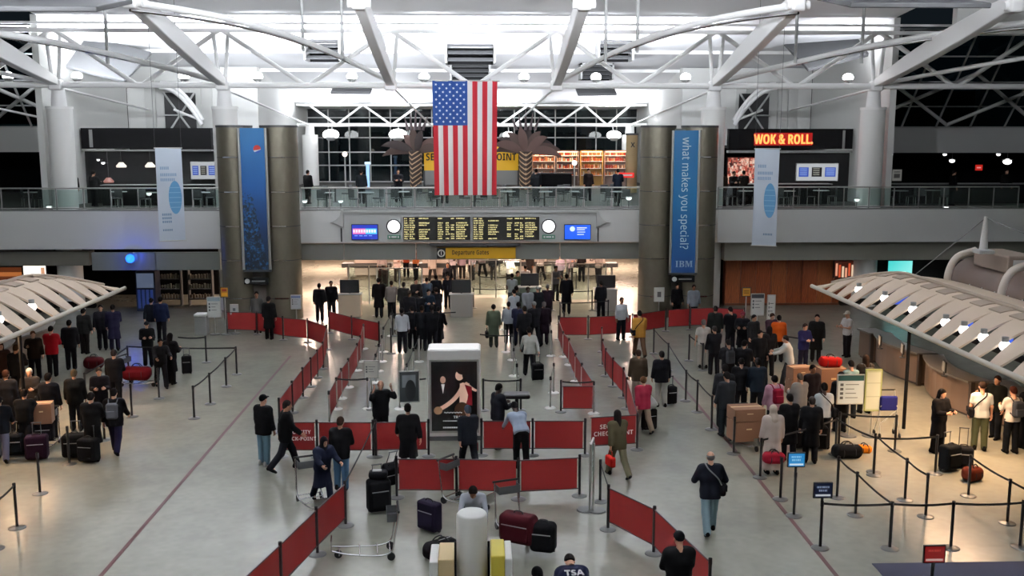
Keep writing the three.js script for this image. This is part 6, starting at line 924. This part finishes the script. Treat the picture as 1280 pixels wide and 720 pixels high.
{ const [x, z] = [1.05, -27.33], t = thing('black_stand', 'black topped stand under the arms of the bending man', 'stand', [x, 0, z]); obj('top', rbox(0.75, 0.14, 0.45, 0, 1.08, 0, 0.06), M.black, t); obj('leg', cyl(0.06, 0.05, 1.02), M.dark, t); obj('foot', cyl(0.25, 0.22, 0.03), M.base, t); }
person(3.40, -23.47, 200, 'walk', 'hi', 1.7, 'jacket', 0x4c4632, 'trousers', 0x66604a, 'long', HB, 'woman in patterned brown jacket and khaki trousers walking away', { bag: ['hand', 'bright red bag carried by the woman in the patterned jacket', 1], bagC: 0xb02018 });
person(4.65, -27.21, 195, 'walk', 'hi', 1.62, 'jacket', 0x9a2c40, 'trousers', 0x8a7a68, 'bob', 0x5a3a24, 'woman in pink red jacket beside the outer right lane');
person(4.96, -30.12, 180, 'stand', 'hi', 1.72, 'jacket', 0x3e3226, 'trousers', 0x9c9284, 'short', BR, 'person in brown striped jacket just beyond the pink red jacket');
person(6.11, -36.98, 185, 'walk', 'hi', 1.8, 'jacket', 0xa87832, 'trousers', 0x4a3424, 'short', HB, 'man in tan yellow jacket walking between the red lanes', { bag: ['shoulder', 'black bag hanging at the side of the tan yellow jacket', 1] });
person(5.65, -29.90, 185, 'stand', 'hi', 1.72, 'jacket', 0x101014, 'trousers', 0xa09c94, 'short', HB, 'person in black top and pale trousers by the outer right lane');
person(5.86, -40.18, 20, 'stand', 'lo', 1.76, 'shirt', WH, 'trousers', 0x121318, 'short', HB, 'guard in white shirt standing at the red back row right of centre', { skin: 1 });
person(-8.73, -40.84, 170, 'stand', 'lo', 1.76, 'coat', 0x0a0a0a, 'trousers', 0x0c0c0c, 'short', HB, 'person all in black before the splash banner tower');
person(-9.49, -42.06, 10, 'stand', 'lo', 1.74, 'shirt', 0x4c4c48, 'trousers', 0x1a1a1a, 'short', HB, 'person in grey shirt standing behind the red panels at the splash tower', { skin: 1 });
person(-3.01, -38.00, 190, 'stand', 'hi', 1.74, 'shirt', 0xc2c6cc, 'trousers', 0x121216, 'short', HB, 'guard in white shirt and dark trousers left of the waiting dark crowd', { skin: 2 });
person(1.75, -33.91, 185, 'pull', 'hi', 1.78, 'shirt', 0xb4b6ae, 'trousers', 0x141416, 'short', HB, 'man in white shirt pulling a black suitcase towards the security hall');
person(4.15, -46.49, 180, 'stand', 'lo', 1.86, 'coat', 0x0c0c10, 'trousers', 0x0c0c10, 'short', HB, 'tall man in black suit standing alone in the security hall');
person(0.57, -38.93, 185, 'stand', 'lo', 1.7, 'coat', 0x4a5242, 'trousers', 0x2a2c26, 'bob', HB, 'woman in grey green coat left of the right hand crowd', { bag: ['hand', 'black bag in the hand of the grey green coated woman', 1] });
person(-0.14, -19.08, 0, 'bend', 'hi', 1.75, 'shirt', 0xb8bcc6, 'trousers', 0x565e6c, 'short', HB, 'man in white patterned shirt bending behind the white pylon', { skin: 1 });
person(0.88, -14.41, 200, 'stand', 'hi', 1.72, 'jacket', 0x101012, 'trousers', 0x101012, 'short', 0x0b0b0b, 'person whose black haired head shows at the bottom edge');
person(3.32, -15.60, 185, 'hold', 'hi', 1.76, 'jacket', 0x0b0b0c, 'trousers', 0x0d0d10, 'cap', 0x0c0c0e, 'person in black jacket cut by the bottom edge beside the lower right diagonal');
{ const [x, z] = [1.54, -15.37], o = person(x, z, 183, 'stoop', 'hi', 1.8, 'jacket', 0x10142a, 'trousers', 0x0e1018, 'short', HB, 'stooping officer in navy jacket with white letters on the back at the bottom edge');
  const J = skel('stoop'), q = text('TSA', 0.13, 0.012), n = V(0, J.U.z, -J.U.y), up = J.U.clone(), m = new THREE.Matrix4().makeBasis(V(-1, 0, 0), up, n); q.applyMatrix4(m); const c = J.pel.clone().addScaledVector(J.U, 0.22).addScaledVector(n, 0.185); q.translate(c.x, c.y, c.z); obj('back_lettering', q, M.white, o); }
// ---- right: around the counters and signs
person(14.04, -36.72, 290, 'hold', 'hi', 1.74, 'tee', 0xd4d0cc, 'trousers', 0x1c181a, 'cap', 0xc8c4b4, 'man in white shirt and pale cap beside the farthest counter');
person(12.57, -35.94, 340, 'stand', 'hi', 1.76, 'coat', 0x10100f, 'trousers', 0x141414, 'short', HB, 'man in long black coat standing at the back of the right queue');
person(11.68, -34.68, 20, 'hold', 'hi', 1.66, 'jacket', 0x23234a, 'trousers', 0x1a1a2a, 'short', 0x2a1e1a, 'person in purple blue jacket beside the long black coat at the back');
person(10.43, -32.37, 250, 'push', 'hi', 1.72, 'jacket', 0xb6b8b4, 'trousers', 0x24262a, 'short', HB, 'person in white jacket leaning forward in the back of the right crowd');
person(7.27, -23.58, 185, 'stand', 'hi', 1.72, 'robe', 0xd0bfb4, 'skirt', 0x141216, 'scarf', 0xc2b2a2, 'person in pale white robe at the front of the right crowd');
person(9.34, -25.58, 185, 'stand', 'hi', 1.76, 'tee', 0xd0d8dc, 'trousers', 0x101216, 'short', HB, 'person in bright white t-shirt in the right crowd', { skin: 2, bag: ['shoulder', 'black bag at the waist of the bright white t-shirt', -1] });
person(11.06, -28.47, 185, 'hold', 'hi', 1.7, 'tee', 0x84a0a0, 'trousers', 0x1c2024, 'short', HB, 'person in pale teal shirt behind the green headed sign');
person(11.69, -28.97, 190, 'stand', 'hi', 1.76, 'jacket', 0x2a2622, 'trousers', 0x151515, 'long', 0x2a1c12, 'person with long brown hair behind the tall yellow sign', { bag: ['backpack', 'dark patterned backpack worn behind the tall yellow sign'], bagC: 0x3a3632 });
person(12.16, -25.07, 25, 'hold', 'hi', 1.72, 'coat', 0x0c0b0d, 'trousers', 0x0b0b0d, 'long', 0x0a0808, 'woman with long black hair in black coat near the right counters');
person(13.40, -25.30, 165, 'stand', 'hi', 1.82, 'tee', 0xc6cac8, 'trousers', 0x4c5038, 'cap', 0x2a1e18, 'man in white t-shirt and olive trousers at the right counters', { bag: ['shoulder', 'black bag slung at the left of the white t-shirt man', 1] });
person(14.35, -26.28, 300, 'point', 'hi', 1.76, 'jacket', 0x141613, 'trousers', 0x14161a, 'short', BR, 'person in dark jacket right of the olive trousers man');
person(14.10, -25.01, 185, 'hold', 'hi', 1.76, 'shirt', 0xd4cec8, 'trousers', 0x101318, 'short', 0x3a1c14, 'person in white blouse and dark trousers near the right edge', { bag: ['backpack', 'grey backpack on the white blouse near the right edge'], bagC: 0x3a3e46 });
person(14.73, -25.40, 200, 'stand', 'hi', 1.78, 'jacket', 0x121318, 'trousers', 0x121318, 'short', HB, 'person in dark jacket at the very right picture edge');
// right crowd: [x, z, facing, pose, height, top, colour, trousers colour, hair, hair colour, label, options]
for (const [x, z, f, po, h, top, tc, lc, hr, hc, lab, op] of [
  [8.06, -34.80, 180, 'stand', 1.74, 'tee', 0xb8b0a8, 0x9a948a, 'short', HG, 'person in pale shirt with a red patch at the left of the right crowd'],
  [8.29, -34.05, 190, 'wait', 1.7, 'jacket', BK, BK, 'short', 0x3a3430, 'person in black jacket right behind the pale shirt'],
  [9.19, -37.74, 170, 'stand', 1.78, 'jacket', 0x1a1c1a, BK, 'short', HB, 'tall dark person at the far left back of the right crowd'],
  [9.79, -37.72, 200, 'hold', 1.74, 'jacket', BK, BK, 'short', HB, 'dark person second from left at the back of the right crowd'],
  [10.03, -36.85, 340, 'hold', 1.72, 'coat', 0x0e0e11, BK, 'cap', 0x6a2430, 'person with a reddish cap at the back of the right crowd', { skin: 1 }],
  [10.28, -36.29, 30, 'stand', 1.7, 'jacket', CH, BK, 'short', HB, 'person in charcoal jacket near the back belt of the right crowd'],
  [8.16, -31.59, 185, 'hold', 1.72, 'jacket', 0x18181a, BK, 'short', HB, 'dark person facing away in the middle left of the right crowd', { bag: ['backpack', 'black backpack with pale straps in the middle left of the right crowd'], bagC: 0x2c2d30 }],
  [8.61, -31.37, 150, 'wait', 1.74, 'jacket', 0x0f0f12, BK, 'short', HB, 'dark person beside the pale strapped backpack'],
  [9.53, -32.85, 20, 'stand', 1.78, 'coat', 0x0d0e10, BK, 'short', HB, 'tall dark person in the centre of the right crowd back'],
  [10.15, -33.75, 190, 'stand', 1.74, 'jacket', BK, BK, 'long', HB, 'dark long haired person left of the orange top'],
  [11.16, -35.99, 175, 'stand', 1.72, 'jacket', 0xc2541a, DK, 'short', HB, 'person in bright orange top at the back right of the right crowd'],
  [11.13, -36.82, 10, 'hold', 1.66, 'jacket', 0x3c2630, DK, 'bob', BR, 'person in dark plum top left of the orange top'],
  [6.78, -27.45, 175, 'stand', 1.82, 'jacket', 0x26272a, 0x1c1d20, 'short', 0x1a1716, 'person in grey black jacket at the left front of the right crowd'],
  [6.91, -26.75, 200, 'wait', 1.8, 'jacket', 0x28292c, 0x1e2226, 'short', 0x1c1816, 'second person in grey jacket beside the left front one of the right crowd'],
  [8.28, -28.56, 185, 'stand', 1.78, 'jacket', 0x121a22, BK, 'short', HB, 'broad person in dark navy jacket behind the carton trolley'],
  [7.96, -28.75, 170, 'hold', 1.72, 'jacket', 0x101012, BK, 'short', HB, 'dark person directly behind the top carton'],
  [8.24, -26.71, 190, 'wait', 1.7, 'jacket', 0xb48a98, BK, 'bob', HB, 'person in pink and white top in the right crowd', { bag: ['backpack', 'crimson backpack on the pink and white top'], bagC: 0x7a1428 }],
  [9.08, -27.06, 200, 'hold', 1.66, 'jacket', 0x8a8680, BK, 'short', 0x50443a, 'person in pale grey jacket left of the white t-shirt'],
  [9.66, -27.84, 20, 'stand', 1.74, 'jacket', 0x1c1416, BK, 'short', HB, 'dark person between the pale grey jacket and the white t-shirt', { skin: 1 }],
  [8.01, -24.61, 190, 'wait', 1.72, 'coat', 0x0b0b0c, BK, 'short', HB, 'person in black coat right beside the white robe'],
  [8.51, -24.40, 170, 'stand', 1.7, 'coat', 0x0c0c0e, BK, 'short', 0x2c2420, 'person in black coat third from the white robe'],
  [10.26, -27.02, 190, 'stand', 1.7, 'coat', 0x0e0e10, BK, 'scarf', 0x0c0c0e, 'person in black headscarf left of the green headed sign'],
]) person(x, z, f, po, 'hi', h, top, tc, 'trousers', lc, hr, hc, lab, op || {});
// left crowd
for (const [x, z, f, po, h, top, tc, lc, hr, hc, lab, op] of [
  [-14.99, -34.59, 185, 'hold', 1.74, 'jacket', 0xb01c26, 0x1c1c20, 'short', HB, 'person in bright red jacket under the left canopy'],
  [-15.35, -34.02, 30, 'point', 1.7, 'jacket', 0x24180f, BK, 'short', 0x5a3a24, 'person in dark brown jacket facing the bright red jacket'],
  [-14.74, -35.56, 190, 'stand', 1.78, 'jacket', 0x151417, BK, 'short', HB, 'dark person right of the bright red jacket'],
  [-15.30, -38.27, 170, 'stand', 1.74, 'jacket', 0x1c1b1a, DK, 'short', HB, 'dark person at the left crowd back beneath the canopy edge, left one'],
  [-14.89, -38.99, 15, 'stand', 1.76, 'jacket', 0x17161a, BK, 'short', HB, 'dark person at the left crowd back beneath the canopy edge, middle one'],
  [-14.36, -38.83, 200, 'wait', 1.78, 'coat', 0x1c1a2e, 0x201c30, 'short', HB, 'person in dark violet coat at the left crowd back'],
  [-13.59, -41.00, 185, 'walk', 1.74, 'jacket', 0x14181f, 0x76777a, 'short', HB, 'person in navy jacket and grey trousers far left of the splash tower'],
  [-13.09, -40.65, 180, 'stand', 1.8, 'jacket', 0x131a30, BK, 'short', HB, 'person in blue jacket and dark trousers beside the grey trousers'],
  [-10.48, -33.29, 160, 'hold', 1.72, 'coat', 0x0e0c0c, 0x0e0c0c, 'long', 0x120c0a, 'woman in long black coat right of the red luggage trolley'],
  [-10.66, -32.86, 30, 'push', 1.7, 'jacket', 0x0e0d0e, BK, 'short', HB, 'dark person beside the woman in the long black coat', { skin: 1 }],
  [-12.13, -35.98, 20, 'hold', 1.64, 'jacket', 0x121212, BK, 'cap', 0x1a1a1c, 'person in dark cap behind the red luggage trolley'],
  [-11.33, -30.47, 185, 'wait', 1.76, 'jacket', 0x0f0e10, BK, 'short', 0x1c1512, 'dark person at the left of the red luggage trolley'],
  [-9.67, -25.80, 185, 'walk', 1.76, 'jacket', 0x0d0c0f, 0x17142a, 'short', HB, 'person in black jacket and dark blue trousers at the right end of the left crowd', { bag: ['backpack', 'black and white backpack at the right end of the left crowd'], bagC: 0x56565a }],
  [-10.06, -25.28, 180, 'wait', 1.74, 'coat', 0x0e0d0d, 0xb2ac94, 'short', HB, 'person in black coat and pale trousers at the front of the left crowd'],
  [-11.53, -27.91, 190, 'stand', 1.74, 'jacket', 0x12110f, BK, 'short', 0x4a3e2c, 'person in black with brown hair in the middle of the left crowd'],
  [-11.94, -27.16, 175, 'stand', 1.82, 'jacket', 0x0c0c10, BK, 'short', HB, 'tall person in black jacket left of the brown haired one'],
  [-13.00, -28.44, 10, 'hold', 1.68, 'jacket', 0x2a2624, BK, 'short', HW, 'white haired person holding pale goods in the left crowd'],
  [-12.05, -25.88, 190, 'push', 1.7, 'coat', 0x0b0b0d, BK, 'short', HB, 'person in black coat pushing the trolley with the pale box'],
  [-13.40, -27.82, 185, 'stand', 1.76, 'jacket', 0x141418, BK, 'short', 0x2c1a14, 'dark person near the left picture edge'],
  [-14.72, -31.35, 180, 'wait', 1.76, 'jacket', 0x131214, BK, 'short', 0x3a2a1e, 'dark person at the left counters beneath the canopy'],
  [-15.49, -31.98, 40, 'stand', 1.72, 'jacket', 0x3a2620, BK, 'long', 0x3a2014, 'person in brown clothes at the far left beneath the canopy'],
  [-12.38, -25.23, 200, 'walk', 1.74, 'jacket', 0x10141a, 0x4a4a58, 'short', HB, 'person in dark jacket half cut by the left picture edge'],
  [-11.06, -28.54, 20, 'hold', 1.66, 'jacket', 0x161316, BK, 'short', 0x30261e, 'shorter dark person between the left crowd belts'],
]) person(x, z, f, po, 'hi', h, top, tc, 'trousers', lc, hr, hc, lab, op || {});
// crowd before the security hall, left knot
[[-2.65, -38.73,190,'jacket',0x0e0e11],[-2.25, -38.42,180,'coat',0x101114],[-1.83, -38.11,200,'jacket',0x0d0d10],[-1.63, -38.70,170,'coat',0x0c0c0e],[-3.00, -42.02,160,'jacket',0x17161a],[-2.61, -42.36,190,'jacket',0x121317],[-2.21, -42.71,20,'jacket',0x1c2632],[-1.88, -43.07,200,'jacket',0x16181c],[-3.46, -45.06,185,'jacket',0x2a2826],[-2.96, -45.87,30,'jacket',0x1c1a1a],[-2.48, -46.71,190,'jacket',0x38424e],[-2.10, -47.58,170,'jacket',0x121418],[-4.76, -45.93,180,'coat',0x141010],[-4.05, -45.49,190,'jacket',0x7a706a]].forEach(([x, z, f, top, c], i) => {
  person(x, z, f, ['stand', 'wait', 'hold', 'walk'][i % 4], 'lo', 1.68 + (i * 7 % 5) * 0.035, top, c, 'trousers', [BK, 0x15161a, 0x101014][i % 3], ['short', 'short', 'bob', 'short', 'tail'][i % 5], [HB, 0x241a14, HB][i % 3], `dark dressed passenger in the left waiting crowd, ${['nearest row first', 'nearest row second', 'nearest row third', 'nearest row last', 'second row first', 'second row second', 'second row third', 'second row last', 'third row first', 'third row second', 'third row third', 'third row last', 'apart at its left by the glass', 'pale one apart at its left'][i]}`, { skin: i % 3 });
});
// crowd before the security hall, right knot
[[1.19, -39.53,185,'shirt',0xaab0b4,0x141618],[1.57, -39.21,170,'jacket',0x14162a,0x141626],[1.77, -37.99,190,'jacket',0x121214,BK],[2.22, -39.18,200,'jacket',0x101013,BK],[2.62, -39.48,180,'coat',0x1c1018,0x1a1018],[1.22, -42.59,200,'tee',0xb4bac0,BK],[1.63, -43.32,160,'jacket',0x3a4038,BK],[2.09, -43.31,20,'jacket',0x8a8c90,BK],[2.61, -43.67,190,'jacket',0x181a1e,BK],[3.07, -44.05,170,'jacket',0x241820,BK],[1.59, -47.46,180,'tee',0x9aa0a0,0x303438],[2.17, -48.36,20,'jacket',0x50604a,0x20261e]].forEach(([x, z, f, top, c, lc], i) => {
  person(x, z, f, ['stand', 'hold', 'wait', 'walk'][i % 4], 'lo', 1.7 + (i * 5 % 4) * 0.035, top, c, 'trousers', lc, ['short', 'bob', 'short', 'cap', 'short'][i % 5], [HB, HB, 0x2a2018, 0x8a8a86, HG][i % 5], `${c === 0x3a4038 || c === 0x50604a ? 'greenish' : c > 0x808080 ? 'pale' : 'dark'} dressed passenger in the right waiting crowd, ${['nearest row first', 'nearest row second', 'nearest row third', 'nearest row fourth', 'nearest row last', 'second row first', 'second row second', 'second row third', 'second row fourth', 'second row last', 'back row first', 'back row last'][i]}`, { skin: (i + 1) % 3 });
});
// staff and passengers deep in the security hall
[[-5.70, -58.11,0xb0a09c],[-4.75, -57.42,0xc8b0a8],[-4.38, -59.43,0xa84a30],[-3.76, -58.72,0xb86a40],[-2.70, -57.36,0xa89a90],[-1.67, -52.54,0x14141a],[-1.55, -57.98,0xc8b8bc],[-1.00, -58.63,0xc0a8b4],[-0.42, -57.94,0xc8b8c0],[0.20, -59.28,0xb8a8ac],[0.85, -57.89,0x20242a],[1.68, -54.13,0xc8c4c4],[1.97, -51.35,0xb8b4b8],[2.94, -57.17,0x2a2422],[3.63, -57.80,0xa8a09a],[4.61, -55.84,0x9a8a98],[5.27, -57.09,0xa89aa0],[5.97, -57.07,0x221c1c],[6.87, -56.39,0x8a7e78],[-4.99, -51.58,0x3a2a28],[-1.53, -48.02,0x1c1c22],[3.91, -50.25,0x5a5664]].forEach(([x, z, c], i) => {
  person(x, z, [0, 30, 180, 330, 200][i % 5], ['stand', 'hold', 'wait', 'point', 'walk'][i % 5], 'lo', 1.68 + (i * 3 % 5) * 0.035, ['shirt', 'jacket', 'shirt'][i % 3], c, 'trousers', [0x18181c, 0x2a2624, 0x101014][i % 3], ['short', 'bob', 'short', 'short', 'tail'][i % 5], [HB, 0x2a1a12, 0x1a1210][i % 3], `${c === 0xa84a30 || c === 0xb86a40 ? 'orange clad' : c > 0x808080 ? 'pale shirted' : 'dark clad'} figure deep in the warm lit security hall, ${i < 19 ? ['1st', '2nd', '3rd', '4th', '5th', '6th', '7th', '8th', '9th', '10th', '11th', '12th', '13th', '14th', '15th', '16th', '17th', '18th', '19th'][i] + ' from left' : ['by the left partition', 'beside the centre podium', 'between the right belts'][i - 19]}`, { skin: i % 4 });
});
// behind the red rows and before the towers
for (const [x, z, f, c, lab] of [[9.65, -43.82, 0, 0x70767c, 'person in grey top standing behind the far right red row'], [8.97, -44.24, 20, 0x0c0c0e, 'person in black behind the far right red row, left of the grey top'], [5.64, -45.16, 200, 0x15161a, 'dark figure behind the right podium beside the banner tower'], [-6.84, -45.58, 10, 0x0c0c0e, 'black clad figure behind the short red back row at left'], [-7.26, -44.79, 180, 0x0e0e10, 'black clad figure left of the short red back row']])
  person(x, z, f, 'stand', 'lo', 1.72, 'jacket', c, 'trousers', BK, 'short', HB, lab, { skin: 1 });
// guests on the mezzanine
for (const [x, zz, f, c, lab, h] of [[12.09, -49, 200, 0x30261e, 'person leaning by the balustrade right of the lettered tower', 1.72], [12.87, -50, 20, 0x14110f, 'dark guest second along the balustrade by the lit display', 1.68], [13.51, -50.4, 180, 0x1a1512, 'dark guest third along the balustrade by the lit display', 1.7], [23.91, -49.5, 90, 0x101012, 'dark guest behind the far right balustrade', 1.74], [27.43, -51, 0, 0x1a1a1a, 'dark guest near the right picture edge on the mezzanine', 1.74], [-8.86, -52, 150, 0x101010, 'dark guest beside the far left mezzanine column', 1.7], [-6.09, -52, 180, 0x181c20, 'dark guest left of the blue lit pillar on the mezzanine', 1.72], [-4.26, -53, 10, 0x1c1c20, 'dark guest left of the flag on the mezzanine', 1.7], [-1.77, -52, 20, 0x8a1f38, 'guest in crimson behind the balustrade below the flag', 1.7], [3.06, -53, 190, 0x15171a, 'dark guest right of the flag on the mezzanine', 1.72], [5.95, -54, 20, 0x1c1414, 'dark guest before the lit shop shelves on the mezzanine', 1.7], [7.29, -52, 170, 0x121824, 'guest in navy by the red lit sign on the mezzanine', 1.74], [-20.07, -50, 20, 0x121212, 'dark guest behind the left balustrade near the column', 1.7], [-19.24, -50.5, 160, 0x1c1c1c, 'second dark guest behind the left balustrade', 1.72]])
  person(x, zz, f, ['stand', 'hold', 'wait'][Math.abs(Math.round(x)) % 3], 'lo', h, 'jacket', c, 'trousers', BK, 'short', HB, lab, { y: MEZ });

renderer.render(scene, camera);
